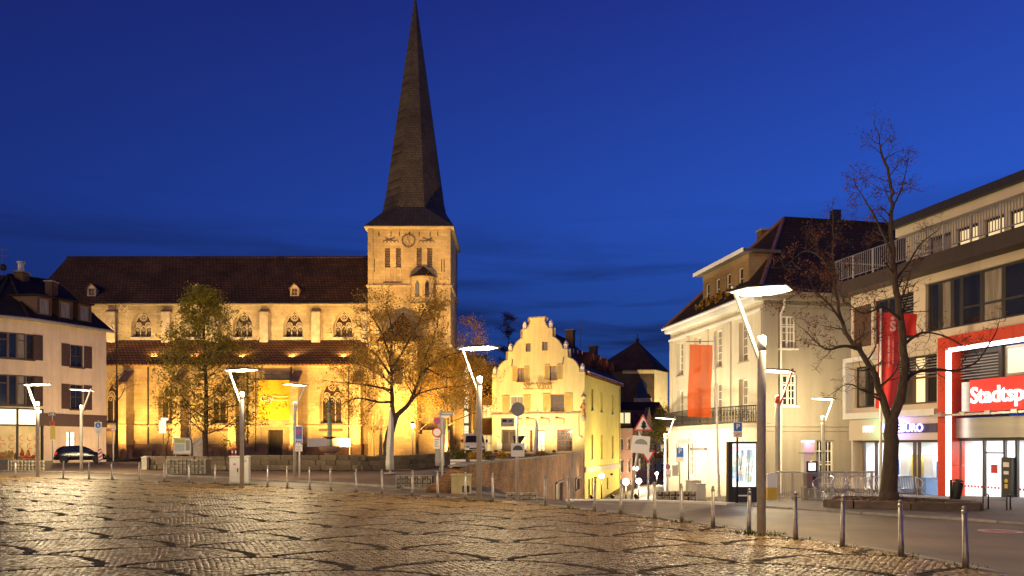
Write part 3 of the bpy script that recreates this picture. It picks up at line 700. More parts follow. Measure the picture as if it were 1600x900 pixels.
def church():
    t = thing('church', 'floodlit stone church with a tall dark spire and long brown tiled roof', 'church', (-30, 85, .33))
    B = lambda: wm(t)
    Y0, Y1 = 85.0, 90.5; XL, XR = -56.5, -15.9; zb = .0
    px = lambda p, d=85: (p - 800) * d / F
    zz = lambda p, d=85: EYE + (HZ - p) * d / F
    # aisle
    aw = [(px(178), 2.5, zz(662), zz(620), True), (px(265), 2.5, zz(662), zz(622), True), (px(345), 2.5, zz(662), zz(622), True), (px(517), 2.5, zz(662), zz(622), True)]
    m = B(); arched_wall(m, XL, XR, zb, zz(570), Y0, aw, .8, [(px(418.5), px(442), zb, zz(672))]); m.build('aisle_wall', stone, t)
    for a in aw: tracery(t, a[0], a[1], a[2], a[3], Y0 + .62)
    for a in aw: B().loft([[(a[0] - 1.3, Y0 - .12, a[2] - .75), (a[0] + 1.3, Y0 - .12, a[2] - .75), (a[0] + 1.3, Y0 + .3, a[2]), (a[0] - 1.3, Y0 + .3, a[2])], [(a[0] - 1.3, Y0 - .14, a[2] - .85), (a[0] + 1.3, Y0 - .14, a[2] - .85), (a[0] + 1.3, Y0 + .3, a[2] - .85), (a[0] - 1.3, Y0 + .3, a[2] - .85)]]).build('window_sill', cap_stone, t)
    B().box(XL, px(418.5), Y0 - .18, Y0 - .003, zb, zz(694)).box(px(442), XR, Y0 - .18, Y0 - .003, zb, zz(694)).build('plinth', stone_low, t)
    B().box(XL, px(416), Y0 - .16, Y0 - .004, zz(666.5), zz(664.5)).box(px(445), XR, Y0 - .16, Y0 - .004, zz(666.5), zz(664.5)).build('string_course', trim, t)
    B().box(XL, XR + .2, Y0 - .35, Y0 + .1, zz(572), zz(569)).build('aisle_cornice', trim, t)
    d_ = B().box(px(419), px(441.5), Y0 + .45, Y0 + .55, zb, zz(673)).build('door', pm('dark_door', (.025, .016, .01), .6, .3, 3, .1), t)
    dm = B()
    for k in range(5): dm.box(px(420) + k * .31, px(420) + k * .31 + .27, Y0 + .40, Y0 + .449, zb + .1, zz(675))
    dm.build('door_board', MATS['dark_door'], d_)
    # aisle buttresses with sloped caps
    for p in (207, 290, 375, 470, 566):
        x = px(p - 4); w_ = .42; yf = Y0 - 1.7
        m = B(); m.loft([[(x - w_, yf, zb), (x - w_, yf, zz(600)), (x - w_, Y0 - .005, zz(582)), (x - w_, Y0 - .005, zb)], [(x + w_, yf, zb), (x + w_, yf, zz(600)), (x + w_, Y0 - .005, zz(582)), (x + w_, Y0 - .005, zb)]])
        b = m.build('buttress', stone, t)
        B().loft([[(x - w_ - .06, yf - .12, zz(602)), (x - w_ - .06, yf - .12, zz(598.5)), (x - w_ - .06, Y0 - .006, zz(579)), (x - w_ - .06, Y0 - .006, zz(583))], [(x + w_ + .06, yf - .12, zz(602)), (x + w_ + .06, yf - .12, zz(598.5)), (x + w_ + .06, Y0 - .006, zz(579)), (x + w_ + .06, Y0 - .006, zz(583))]]).build('cap', cap_stone, b)
        B().box(x - w_ - .08, x + w_ + .08, yf - .1, Y0 - .2, zz(666.3), zz(664)).build('string_course', trim, b); B().box(x - w_ - .1, x + w_ + .1, yf - .12, Y0 - .2, zb, zz(695)).build('base_course', stone_low, b)
    # downpipes
    for p in (387, 455, 545, 232): B().tube([(px(p), Y0 - .1, zz(700)), (px(p), Y0 - .1, zz(573))], .07, 6).build('downpipe', dark_metal, t)
    # aisle roof, clerestory, nave roof
    za, zc = zz(570), zz(531, Y1)
    m = B(); m.loft([[(XL - .3, Y0 - .45, za + .05), (XL - .3, Y1 + .05, zc), (XL - .3, Y1 + .05, zc - .3), (XL - .3, Y0 - .45, za - .12)], [(XR, Y0 - .45, za + .05), (XR, Y1 + .05, zc), (XR, Y1 + .05, zc - .3), (XR, Y0 - .45, za - .12)]]); m.build('aisle_roof', tile_aisle_lit, t)
    ze = zz(475, Y1)
    q = lambda p: px(p, Y1)
    uw = [(q(c), 2.35, zz(527, Y1), zz(512, Y1), True) for c in (141, 220.5, 299.5, 379, 458, 536)]
    m = B(); arched_wall(m, XL, XR, zc - .5, ze, Y1, uw, .7); m.build('clerestory_wall', stone, t)
    for a in uw: tracery(t, a[0], a[1], a[2], a[3], Y1 + .55, wide=.11)
    for a in uw: B().box(a[0] - 1.25, a[0] + 1.25, Y1 - .15, Y1 + .2, a[2] - .22, a[2] - .002).build('window_sill', trim, t)
    for p in (177, 262, 337, 414.5, 495, 572):
        x = q(p); b = B().box(x - .48, x + .48, Y1 - .6, Y1 - .004, zc - .4, zz(488, Y1)).build('pilaster', trim, t)
        B().loft([[(x - .56, Y1 - .7, zz(489, Y1)), (x + .56, Y1 - .7, zz(489, Y1)), (x + .56, Y1 - .005, zz(489, Y1)), (x - .56, Y1 - .005, zz(489, Y1))], [(x - .56, Y1 - .7, zz(487.5, Y1)), (x + .56, Y1 - .7, zz(487.5, Y1)), (x + .56, Y1 - .005, zz(483.5, Y1)), (x - .56, Y1 - .005, zz(483.5, Y1))]]).build('cap', cap_stone, b)
    B().box(XL, XR, Y1 - .3, Y1 + .1, ze - .18, ze + .02).build('nave_cornice', trim, t)
    yr, zr = 97.0, zz(402.5, 97)
    xr0 = px(105, yr)
    m = B(); V = [(XL - .4, Y1 - .5, ze + .02), (XR, Y1 - .5, ze + .02), (XR, yr, zr), (xr0, yr, zr), (XL - .4, 103.5, ze + .02), (XR, 103.5, ze + .02)]
    i = [m.pt(v) for v in V]; m.f += [[i[0], i[1], i[2], i[3]], [i[3], i[2], i[5], i[4]], [i[0], i[3], i[4]], [i[0], i[4], i[5], i[1]], [i[1], i[5], i[2]]]
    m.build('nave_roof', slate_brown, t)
    B().tube([(xr0, yr, zr + .03), (XR, yr, zr + .03)], .16, 6).build('ridge_tile', slate_brown, t)
    B().tube([(XL - .4, Y1 - .56, ze - .02), (XR, Y1 - .56, ze - .02)], .1, 6).build('gutter', dark_metal, t)
    B().box(XL, XR, 103.2, 103.4, zb, ze).box(XL, XL + .3, Y0, 103.2, zb, za).box(XL, XL + .3, Y1, 103.2, za, ze).build('rear_wall', stone, t)
    for p in (143, 306.5, 460):
        yd = 91.0; x = px(p, yd); z0 = zz(463, yd); z1 = zz(450, yd); hw = .52
        m = B().wall(x - hw, x + hw, z0, z1, yd, [(x - .3, x + .3, z0 + .15, z1 - .1)], .15)
        m.face([(x - hw, yd, z1), (x + hw, yd, z1), (x, yd, z1 + .5)]); m.face([(x - hw, yd, z0), (x - hw, yd, z1), (x - hw, yd + 1.6, z1), (x - hw, yd + 1.6, z0)]); m.face([(x + hw, yd, z0), (x + hw, yd, z1), (x + hw, yd + 1.6, z1), (x + hw, yd + 1.6, z0)])
        dq = m.build('dormer', trim, t)
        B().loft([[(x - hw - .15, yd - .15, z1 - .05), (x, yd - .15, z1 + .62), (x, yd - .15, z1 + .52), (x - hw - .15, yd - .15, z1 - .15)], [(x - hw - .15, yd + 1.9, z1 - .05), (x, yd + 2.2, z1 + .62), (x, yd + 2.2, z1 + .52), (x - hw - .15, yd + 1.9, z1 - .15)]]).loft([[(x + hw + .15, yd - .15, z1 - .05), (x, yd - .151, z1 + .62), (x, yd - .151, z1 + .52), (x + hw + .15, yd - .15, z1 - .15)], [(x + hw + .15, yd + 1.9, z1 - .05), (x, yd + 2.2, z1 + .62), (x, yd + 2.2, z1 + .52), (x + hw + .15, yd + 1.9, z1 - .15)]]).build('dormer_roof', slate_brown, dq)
        B().box(x - .3, x + .3, yd + .1, yd + .14, z0 + .15, z1 - .1).build('shutter_board', wood_brown, dq)
        B().box(x - .02, x + .02, yd + .07, yd + .098, z0 + .15, z1 - .1).box(x - .3, x + .3, yd + .072, yd + .097, (z0 + z1) / 2, (z0 + z1) / 2 + .05).build('window_bar', trim, dq)
    # tower
    tx0, tx1, ty0, ty1 = px(575), px(704), 85.0, 95.6; zt = zz(355.5)
    lv = [(px(c), .52, zz(418), zz(387)) for c in (605.5, 622.5, 655, 671.5)]
    m = B().wall(tx0, tx1, zb, zt, ty0, [(a - .28, a + .28, c, d) for a, b, c, d in lv], .35)
    m.M = m.M @ Matrix.Translation((tx1, ty0, 0)) @ Matrix.Rotation(R(90), 4, 'Z'); hs = [(2.2, 2.8, zz(418), zz(387)), (3.6, 4.2, zz(418), zz(387)), (6.4, 7.0, zz(418), zz(387)), (7.8, 8.4, zz(418), zz(387))]
    m.wall(0, ty1 - ty0, zb, zt, 0, hs, .35)
    m.M = Matrix.Translation(-t.location); m.face([(tx0, ty0, zb), (tx0, ty1, zb), (tx0, ty1, zt), (tx0, ty0, zt)]); m.face([(tx0, ty1, zb), (tx1, ty1, zb), (tx1, ty1, zt), (tx0, ty1, zt)])
    m.build('tower_wall', stone, t)
    def louvre(M_, w_, h_):
        b = MB(M_).box(-w_ / 2, w_ / 2, .28, .32, 0, h_).build('louvre', cap_stone, t)
        s_ = MB(M_); n = 12
        for k in range(n): z = h_ * (k + .2) / n; s_.loft([[(-w_ / 2, .02, z), (-w_ / 2, .22, z + h_ / n * .62), (-w_ / 2, .22, z + h_ / n * .5), (-w_ / 2, .02, z - .02)], [(w_ / 2, .02, z), (w_ / 2, .22, z + h_ / n * .62), (w_ / 2, .22, z + h_ / n * .5), (w_ / 2, .02, z - .02)]])
        s_.build('louvre_slat', trim, b)
    T0 = Matrix.Translation(-t.location)
    for a, b, c, d in lv: louvre(T0 @ Matrix.Translation((a, ty0, c)), .55, d - c)
    for a, b, c, d in hs: louvre(T0 @ Matrix.Translation((tx1, ty0, 0)) @ Matrix.Rotation(R(90), 4, 'Z') @ Matrix.Translation(((a + b) / 2, 0, c)), .58, d - c)
    m = B(); zs_ = zz(447)
    def band(z0, z1, o): return B().loft([[(tx0 - o, ty0 - o, z0), (tx1 + o, ty0 - o, z0), (tx1 + o, ty1 + o, z0), (tx0 - o, ty1 + o, z0)], [(tx0 - o, ty0 - o, z1), (tx1 + o, ty0 - o, z1), (tx1 + o, ty1 + o, z1), (tx0 - o, ty1 + o, z1)]])
    band(zs_ - .08, zs_ + .10, .18).build('string_course', trim, t)
    band(zz(357), zt + .06, .36).build('cornice', trim, t)
    band(zz(540) - .08, zz(540) + .1, .15).build('string_course', trim, t)
    for x in (tx0 + .0, tx1 - .55): B().box(x, x + .55, ty0 - .09, ty0 - .004, zs_ + .12, zz(358)).build('corner_strip', stone, t)
    for (a, b) in ((px(601), px(626)), (px(651), px(676))):     # recessed looking panels under the louvres: thin ribs and a sill
        mm = B()
        for k in range(4): mm.box(a + (b - a) * k / 3 - .05, a + (b - a) * k / 3 + .05, ty0 - .07, ty0 - .003, zz(444), zz(419))
        mm.build('blind_panel', trim, t)
    B().box(px(599), px(628), ty0 - .22, ty0 - .005, zz(446), zz(442.5)).build('ledge', cap_stone, t)
    for p in (592, 611, 624, 640, 655, 672, 684): B().box(px(p) - .04, px(p) + .04, ty0 - .06, ty0 - .003, zz(369), zz(362)).build('wall_anchor', iron, t)
    for p in (580, 585, 694, 690): B().box(px(p) - .03, px(p) + .03, ty0 - .06, ty0 - .003, zz(425), zz(405)).build('wall_anchor', iron, t)
    ck = B().ring((px(638.5), ty0 - .10, zz(376.5)), .70, .075, 28, .05).build('clock', pm('clock_brown', (.10, .065, .035), .6, .2, 3, 0), t)
    hm = B(); cx, cz = px(638.5), zz(376.5)
    hm.bar((cx, ty0 - .14, cz), (cx + .12, ty0 - .14, cz - .33), .05, .03).bar((cx + .03, ty0 - .17, cz - .06), (cx - .22, ty0 - .17, cz + .55), .045, .03); hm.build('clock_hand', iron, ck)
    nm = B()
    for k in range(12): a = k * pi / 6; nm.bar((cx + .62 * math.cos(a), ty0 - .12, cz + .62 * math.sin(a)), (cx + .80 * math.cos(a), ty0 - .12, cz + .80 * math.sin(a)), .07, .03)
    nm.build('hour_mark', MATS['clock_brown'], ck)
    om = B()
    for s_ in (-1, 1):
        for k in range(4):
            c0 = cx + s_ * (1.35 + .42 * k); om.ring((c0, ty0 - .06, zz(379)), .21, .06, 8, .04, 0, pi)
        for k in range(2): om.bar((cx + s_ * 1.5, ty0 - .06, zz(378 - 6 * k)), (cx + s_ * 2.6, ty0 - .06, zz(372 + 4 * k)), .06, .04)
    om.build('wall_ornament', MATS['clock_brown'], t)
    # broach roof and spire
    c0 = ((tx0 + tx1) / 2, (ty0 + ty1) / 2); o = .40; zsk = zz(337, 90)
    def octa(r, z, sx=1): return [(c0[0] + r * math.cos(pi / 8 + k * pi / 4), c0[1] + r * math.sin(pi / 8 + k * pi / 4), z) for k in range(8)]
    sq = []
    hx, hy = (tx1 - tx0) / 2 + o, (ty1 - ty0) / 2 + o
    for k in range(8):
        a = pi / 8 + k * pi / 4; ca, sa = math.cos(a), math.sin(a); f = 1 / max(abs(ca), abs(sa)); sq.append((c0[0] + hx * max(-1, min(1, ca * f * 1.0)), c0[1] + hy * max(-1, min(1, sa * f)), zt + .06))
    corners = [(c0[0] + hx, c0[1] + hy), (c0[0] - hx, c0[1] + hy), (c0[0] - hx, c0[1] - hy), (c0[0] + hx, c0[1] - hy)]
    m = B(); oc = [m.pt(p) for p in octa(3.95, zsk)]; cs = [m.pt((x, y, zt + .06)) for x, y in corners]
    # octagon vertices k=0..7 at 22.5+45k; corner j sits between vertices 2j and 2j+1
    for j in range(4):
        m.f.append([cs[j], oc[2 * j + 1], oc[2 * j]]); m.f.append([cs[j], cs[(j + 1) % 4], oc[(2 * j + 2) % 8], oc[2 * j + 1]])
    m.f.append(cs[::-1]); m.build('skirt_roof', slate_dark, t)
    zap = zz(-6, 90.3)
    m = B(); m.loft([octa(3.97, zsk - .05), octa(3.55, zsk + 1.8), octa(.12, zap - .4)], True); m.build('spire', slate_dark, t)
    B().tube([(c0[0], c0[1], zap - .6), (c0[0], c0[1], zap + 1.5)], .06, 6).build('finial', iron, t)
    # stair turret on the tower front
    tcx, tcz0, tcz1 = px(661.5), zz(477), zz(434); r = 1.42
    half = [(pi + pi * k / 6) for k in range(7)]
    m = B(); rings = [[(tcx + rr * math.cos(a), ty0 - .003 + rr * math.sin(a) * .8, z) for a in half] for rr, z in ((.25, zz(492)), (r * .9, tcz0 - .3), (r, tcz0), (r, tcz1))]
    m.loft(rings, False, False); tu = m.build('stair_turret', stone, t)
    m = B(); rr = r + .18; rings = [[(tcx + rr * math.cos(a), ty0 - .003 + rr * math.sin(a) * .85, tcz1 - .02) for a in half], [(tcx + rr * .5 * math.cos(a), ty0 - .003 + rr * .4 * math.sin(a), (tcz1 + zz(416)) / 2 - .05) for a in half], [(tcx + .03 * math.cos(a), ty0 - .003 + .02 * math.sin(a), zz(416)) for a in half]]; m.loft(rings, False, False); m.build('turret_roof', slate_brown, tu)
    for a_, w_ in ((pi * 1.37, .22), (pi * 1.62, .2), (pi * 1.85, .14)):
        x, y = tcx + r * .985 * math.cos(a_), ty0 + r * .985 * math.sin(a_) * .8
        MB(T0 @ Matrix.Translation((x, y, tcz0 + .7)) @ Matrix.Rotation(a_ + pi / 2, 4, 'Z')).prism([(-w_, 0), (w_, 0), (w_, 1.5), (0, 1.85), (-w_, 1.5)], -.05, .05).build('slit_window', glass_dark, tu)
    m = B(); rings = [[(tcx + q_ * math.cos(a), ty0 - .004 + q_ * math.sin(a) * .82, z) for a in half] for q_, z in ((r + .14, tcz0 - .1), (r + .14, tcz0 + .08), (r, tcz0 + .12))]; m.loft(rings, False, False); m.build('corbel', trim, tu)
    # tower base annexe with pyramid roof, and low chapel walls
    ax0, ax1, ay = px(592, 81), px(652, 81), 81.0
    m = B().wall(ax0, ax1, zb, zz(533, 81), ay, [((ax0 + ax1) / 2 - .5, (ax0 + ax1) / 2 + .5, zz(600, 81), zz(560, 81))], .3)
    m.face([(ax0, ay, zb), (ax0, 85, zb), (ax0, 85, zz(533, 81)), (ax0, ay, zz(533, 81))]); m.face([(ax1, ay, zb), (ax1, 85, zb), (ax1, 85, zz(533, 81)), (ax1, ay, zz(533, 81))]); an = m.build('annexe', stone, t)
    MB(T0).box((ax0 + ax1) / 2 - .5, (ax0 + ax1) / 2 + .5, ay + .2, ay + .25, zz(600, 81), zz(560, 81)).build('annexe_window', glass_brown, an)
    m = B(); e_ = .3; z0 = zz(534, 81); i = [m.pt(p) for p in ((ax0 - e_, ay - e_, z0), (ax1 + e_, ay - e_, z0), (ax1 + e_, 85.0, z0), (ax0 - e_, 85.0, z0), ((ax0 + ax1) / 2 + .1, 84.2, zz(487, 84)))]
    m.f += [[i[0], i[1], i[4]], [i[1], i[2], i[4]], [i[2], i[3], i[4]], [i[3], i[0], i[4]]]; m.build('annexe_roof', slate_brown, an)
    # stepped yard walls before the tower
    for (p0, p1, yt, d) in ((575, 600, 672, 83.2), (600, 612, 665, 83.2), (625, 660, 678, 82.5), (660, 702, 672, 82.5)):
        B().box(px(p0, d), px(p1, d), d, d + .5, zb, zz(yt, d)).build('yard_wall', stone, t)
    # right side buttress of the tower
    m = B(); m.loft([[(tx1 + .004, 91, zb), (tx1 + 1.0, 91, zb), (tx1 + 1.0, 91, zz(560)), (tx1 + .004, 91, zz(530))], [(tx1 + .004, 92.2, zb), (tx1 + 1.0, 92.2, zb), (tx1 + 1.0, 92.2, zz(560)), (tx1 + .004, 92.2, zz(530))]]); m.build('buttress', stone, t)
    return t
CH = church()
# yellow banner over the side door
def banner():
    d = 84.3; a, b = at(403.5, 594, d), at(453, 655.5, d)
    t = thing('wall_banner', 'large yellow banner hung above the church side door', 'banner', (a.x + 2, d, b.z))
    m = wm(t); nx, nz = 12, 14
    for i in range(nx):
        for j in range(nz):
            q = []
            for (u, v) in ((i, j), (i + 1, j), (i + 1, j + 1), (i, j + 1)):
                x = a.x + (b.x - a.x) * u / nx; z = b.z + (a.z - b.z) * v / nz; q.append((x, d + .06 * math.sin(u * .9) * math.sin(v * .5), z))
            m.face(q)
    m.build('banner_cloth', yellow_cloth, t)
    wm(t).bar((a.x - .9, d + .05, a.z + .12), (b.x + .6, d + .05, a.z + .12), .1, .1).bar((a.x - .3, d + .04, b.z - 3.5), (a.x - .3, d + .04, a.z + 1.2), .08, .08).bar((b.x + .2, d + .04, b.z - 3.2), (b.x + .2, d + .04, a.z + 1.2), .08, .08).build('banner_frame', dark_metal, t)
    text('banner_lettering', 'City', .85, sign_white, t, (-1.05, -.12, (a.z - b.z) * .52), ext=.01)
    mm = wm(t)
    for k in range(2): mm.box(a.x + 1.55, b.x - .2, d - .13, d - .10, b.z + 2.1 + k * .42, b.z + 2.14 + k * .42)
    mm.build('banner_rule', sign_white, t)
banner()
# long white lit information wall on the low step by the fountain
def white_board():
    d = 76; a, b = at(480, 685, d), at(547, 698, d)
    t = thing('information_wall', 'long low white information wall standing by the church wall behind the fountain', 'information wall', ((a.x + b.x) / 2, d, gz(a.x, d)))
    wm(t).box(a.x, b.x, d, d + .12, b.z, a.z).build('panel_board', white_paint, t)
    wm(t).box(a.x, a.x + .1, d + .02, d + .1, gz(a.x, d), b.z).box(b.x - .1, b.x, d + .02, d + .1, gz(a.x, d), b.z).build('post', dark_metal, t)
white_board()
# ------------------------------------------------------------------ floodlights at the church
FL = []
def flood(x, y, z, aim, energy, label, color=SODIUM, angle=120, size=.25, group='floodlights of the square', blend=.8):
    t = thing('floodlight', label, 'floodlight', (x, y, z))
    a = Vector(aim) - Vector((x, y, z)); rz = math.atan2(-a.x, a.y); el = math.atan2(a.z, math.hypot(a.x, a.y))
    M = Matrix.Rotation(rz, 4, 'Z')
    MB(M).box(-.17, .17, -.04, .04, 0, .05).box(-.17, -.15, -.03, .03, .05, .3).box(.15, .17, -.03, .03, .05, .3).build('bracket', dark_metal, t)
    M2 = M @ Matrix.Translation((0, 0, .25)) @ Matrix.Rotation(el, 4, 'X')
    MB(M2).loft([[(-.14, .06, -.12), (.14, .06, -.12), (.14, .06, .12), (-.14, .06, .12)], [(-.09, -.12, -.08), (.09, -.12, -.08), (.09, -.12, .08), (-.09, -.12, .08)]]).build('housing', dark_metal, t)
    MB(M2).box(-.125, .125, .062, .068, -.105, .105).build('front_glass', flood_m, t)
    light('floodlight_beam', 'SPOT', t, tuple(M2 @ Vector((0, .12, 0))), energy, color, size, a, angle, blend)
    return t
pxx = lambda p, d: (p - 800) * d / F
KF = 1.35
for p, lab in ((163, 'floodlight on the grass before the first aisle window'), (243, 'floodlight before the second church aisle window'), (330, 'floodlight before the third church aisle window'), (425, 'floodlight before the church side door'), (520, 'floodlight before the aisle window by the tower')):
    x = pxx(p, 79); flood(x, 79.5, gz(x, 79.5), (x, 85, 8.6), (5200 + 8 * p) * KF, lab, angle=104, blend=.9)
for p, lab in ((140, 'floodlight at the far eave of the aisle roof'), (238, 'floodlight on the aisle roof above the second window'), (300, 'floodlight on the aisle roof above the leafy tree'), (376, 'floodlight on the aisle roof above the yellow banner'), (455, 'floodlight on the aisle roof under the fifth upper window'), (535, 'floodlight on the aisle roof near the tower')):
    x = pxx(p, 86); flood(x, 86.0, 11.25, (x, 91.5, 17.0), 3300 * KF, lab, (1.0, .64, .24), angle=125)
x = pxx(600, 70); flood(-11.5, 66, gz(-11.5, 66), (-11.3, 85, 17), 44000 * KF, 'floodlight behind the low wall aimed at the tower', angle=75)
flood(-15.5, 74, gz(-15.5, 74), (-14, 85, 10), 9000 * KF, 'floodlight at the foot of the small pale tree', angle=110)
flood(-7, 75, gz(-7, 75), (-7.5, 85, 11), 8000 * KF, 'floodlight before the tower foot by the van', angle=110)
flood(-3.6, 90, gz(-3.6, 90), (-7, 91, 14), 4000 * KF, 'floodlight beside the tower, before the glazed stair hall', angle=110)
# ------------------------------------------------------------------ corner shop house at the left
def corner_house():
    t = thing('corner_house', 'beige corner house with rounded corner, brown shutters and a lit shop below', 'house', (-41.5, 60, .35))
    z0 = .1; d0 = 60.0
    # plan: curved corner bay towards the square, then a straight wall running to the back right
    pr = at(166, 527, 66); xr, yr = pr.x, 66.0
    xa, ya = at(66, 0, 60.8).x, 60.8                   # where the curve meets the straight wall
    ang = math.atan2(yr - ya, xr - xa); Ln = math.hypot(xr - xa, yr - ya)
    Tz = Matrix.Translation(-Vector(t.location))
    M = Tz @ Matrix.Translation((xa, ya, 0)) @ Matrix.Rotation(ang, 4, 'Z')     # local: x along wall, -y outward
    ze = EYE + (HZ - 505) * 61.5 / F; zf = EYE + (HZ - 655) * 61.5 / F
    w2 = (2.35, 4.05, EYE + (HZ - 570) * 61.5 / F, EYE + (HZ - 534) * 61.5 / F); w1 = (2.25, 4.0, EYE + (HZ - 638) * 61.5 / F, EYE + (HZ - 598) * 61.5 / F)
    hs = []
    s0, s1 = Ln * .42, Ln * .62
    hs = [(s0, s1, w2[2], w2[3]), (s0, s1, w1[2], w1[3]), (Ln * .36, Ln * .50, z0 + .9, z0 + 2.7)]
    m = MB(M).wall(0, Ln, z0, ze, 0, hs, .22); m.M = M @ Matrix.Translation((Ln, 0, 0)) @ Matrix.Rotation(R(90), 4, 'Z'); m.wall(0, 9, z0, ze, 0)
    wl = m.build('wall', render_left, t)
    mat_loc = lambda s, y, z: tuple(M @ Vector((s, y, z)))
    for h in hs[:2]:
        window(t, *mat_loc((h[0] + h[1]) / 2, .12, h[2]), h[1] - h[0], h[3] - h[2], 2, 2, wood_brown, glass_dark, rz=ang, sill=wood_brown)
        for q in (h[0] - .42, h[1] + .42): shutter(t, *mat_loc(q, -.01, h[2]), .72, h[3] - h[2], wood_brown, rz=ang)
    h = hs[2]; MB(M).box(h[0] + .02, h[1] - .02, .15, .17, h[2] + .02, h[3] - .02).build('showcase_pane', lightbox_w, t)
    MB(M).box(h[0], h[1], -.05, .14, h[2] - .07, h[2] - .002).box(h[0] + .3, h[0] + .36, .06, .14, h[2], h[3]).box(h[0], h[1], .07, .13, h[2] + 1.2, h[2] + 1.26).build('showcase_frame', wood_brown, t)
    MB(M).box(-.3, Ln + .002, -.10, -.004, zf - .55, zf + .45).build('fascia_band', wood_brown, t)
    # curved bay: arc from the straight wall round to the left
    bay = []; n = 12; rb = 5.2
    ax, ay = math.cos(ang), math.sin(ang)
    cx, cy = xa - rb * (-ay) * -1 * -1, 0
    ctr = Vector((xa, ya, 0)) + Vector((-ay, ax, 0)) * rb
    a0 = ang - pi / 2
    for k in range(n + 1):
        a = a0 - R(80) * k / n; bay.append((ctr.x + rb * math.cos(a), ctr.y + rb * math.sin(a)))
    dirl = Vector((bay[-1][0] - bay[-2][0], bay[-1][1] - bay[-2][1], 0)).normalized()
    bay.append((bay[-1][0] + dirl.x * 9, bay[-1][1] + dirl.y * 9))
    W2 = (EYE + (HZ - 562) * 60 / F, EYE + (HZ - 522) * 60 / F); W1 = (EYE + (HZ - 634) * 60 / F, EYE + (HZ - 587) * 60 / F)
    zsh = EYE + (HZ - 638) * 60 / F
    m = MB(Tz); wi = []
    for k in range(n + 1):
        p, q = bay[k], bay[k + 1]
        dv = Vector((q[0] - p[0], q[1] - p[1], 0)); l = dv.length; a = math.atan2(-dv.y, -dv.x)
        m.M = Tz @ Matrix.Translation((q[0], q[1], 0)) @ Matrix.Rotation(a, 4, 'Z')
        hl = []
        if 1 <= k <= n: hl = [(0, l, W2[0], W2[1]), (0, l, W1[0], W1[1])]
        m.wall(0, l, zsh, ze, 0, hl, .2); wi.append((m.M.copy(), l, k, a))
    m.build('bay_wall', render_left, t)
    for Mk, l, k, a in wi:
        if 1 <= k <= n:
            for W in (W2, W1):
                for q in range(1 if l < 2 else 5):
                    lw = l if l < 2 else l / 5
                    p = Mk @ Vector(((q + .5) * lw, .1, W[0])); window(t, p.x, p.y, p.z, lw, W[1] - W[0], 1, 1, wood_brown, [glass_dark, glass_dark, glass_curtain][(k + q) % 3], fw=.09, rz=a, top=.72 if (k % 2 == 0) else None)
    for a_ in (W2, W1):
        for k in (0,):
            Mk, l, _, a = wi[0]; p = Mk @ Vector((l * .45, -.02, a_[0])); shutter(t, p.x, p.y, p.z, .7, a_[1] - a_[0], wood_brown, rz=a)
    # sills and roof eaves follow the bay
    for W in (W2, W1):
        B = MB(Tz)
        for k in range(1, n):
            p, q = bay[k], bay[k + 1]; B.bar((p[0], p[1], W[0] - .05), (q[0], q[1], W[0] - .05), .35, .09)
        B.build('bay_sill', wood_brown, t)
    path = [(xr + ax * .3, yr + ay * .3)] + bay
    g = MB(Tz)
    offs = lambda p, o: (p[0] + (p[0] - ctr.x) / math.hypot(p[0] - ctr.x, p[1] - ctr.y) * o, p[1] + (p[1] - ctr.y) / math.hypot(p[0] - ctr.x, p[1] - ctr.y) * o)
    oo = [(path[0][0] + ay * .5, path[0][1] - ax * .5), (bay[0][0] + ay * .5, bay[0][1] - ax * .5)] + [offs(p, .5) for p in bay[1:-1]] + [(bay[-1][0] - dirl.y * -.5 * -1, bay[-1][1] - .5)]
    g.tube([(x, y, ze + .0) for x, y in oo], .13, 8); g.build('gutter', pm('copper_grey_gutter', (0.30, 0.25, 0.2), .5, .2, 3, .05), t)
    # roof
    zt = EYE + (HZ - 426) * 65.5 / F
    ridge_l = Vector((at(8, 0, 66).x, 66.5, zt)); rr = at(90, 441, 70.5); ridge_r = Vector((rr.x, 70.5, rr.z))
    m = MB(Tz); rg = []
    top = [m.pt(ridge_r)] ; lows = [m.pt((x, y, ze + .06)) for x, y in oo]
    tl = m.pt(ridge_l); tll = m.pt((ridge_l.x - 16, 66.5, zt))
    m.f.append([lows[0], lows[1], tl, top[0]])
    for k in range(1, len(lows) - 2): m.f.append([lows[k], lows[k + 1], tl])
    m.f.append([lows[-2], lows[-1], tll, tl]) if True else None
    bk = m.pt((oo[0][0] - ay * 11, oo[0][1] + ax * 11, ze)); m.f.append([lows[0], top[0], bk]); m.f.append([top[0], tl, m.pt((ridge_l.x, 76, ze)), bk])
    m.build('roof', tile_dark, t)
    cap = MB(Tz)
    for k in (3, 7, 10): cap.tube([Vector((oo[k][0], oo[k][1], ze + .1)), Vector(ridge_l) + Vector((0, 0, .05))], .12, 6)
    cap.build('hip_tile', tile_dark, t)
    MB(Tz).tube([Vector(ridge_l) + Vector((0, 0, .05)), Vector(ridge_r) + Vector((0, 0, .05))], .12, 6).build('ridge_tile', tile_dark, t)
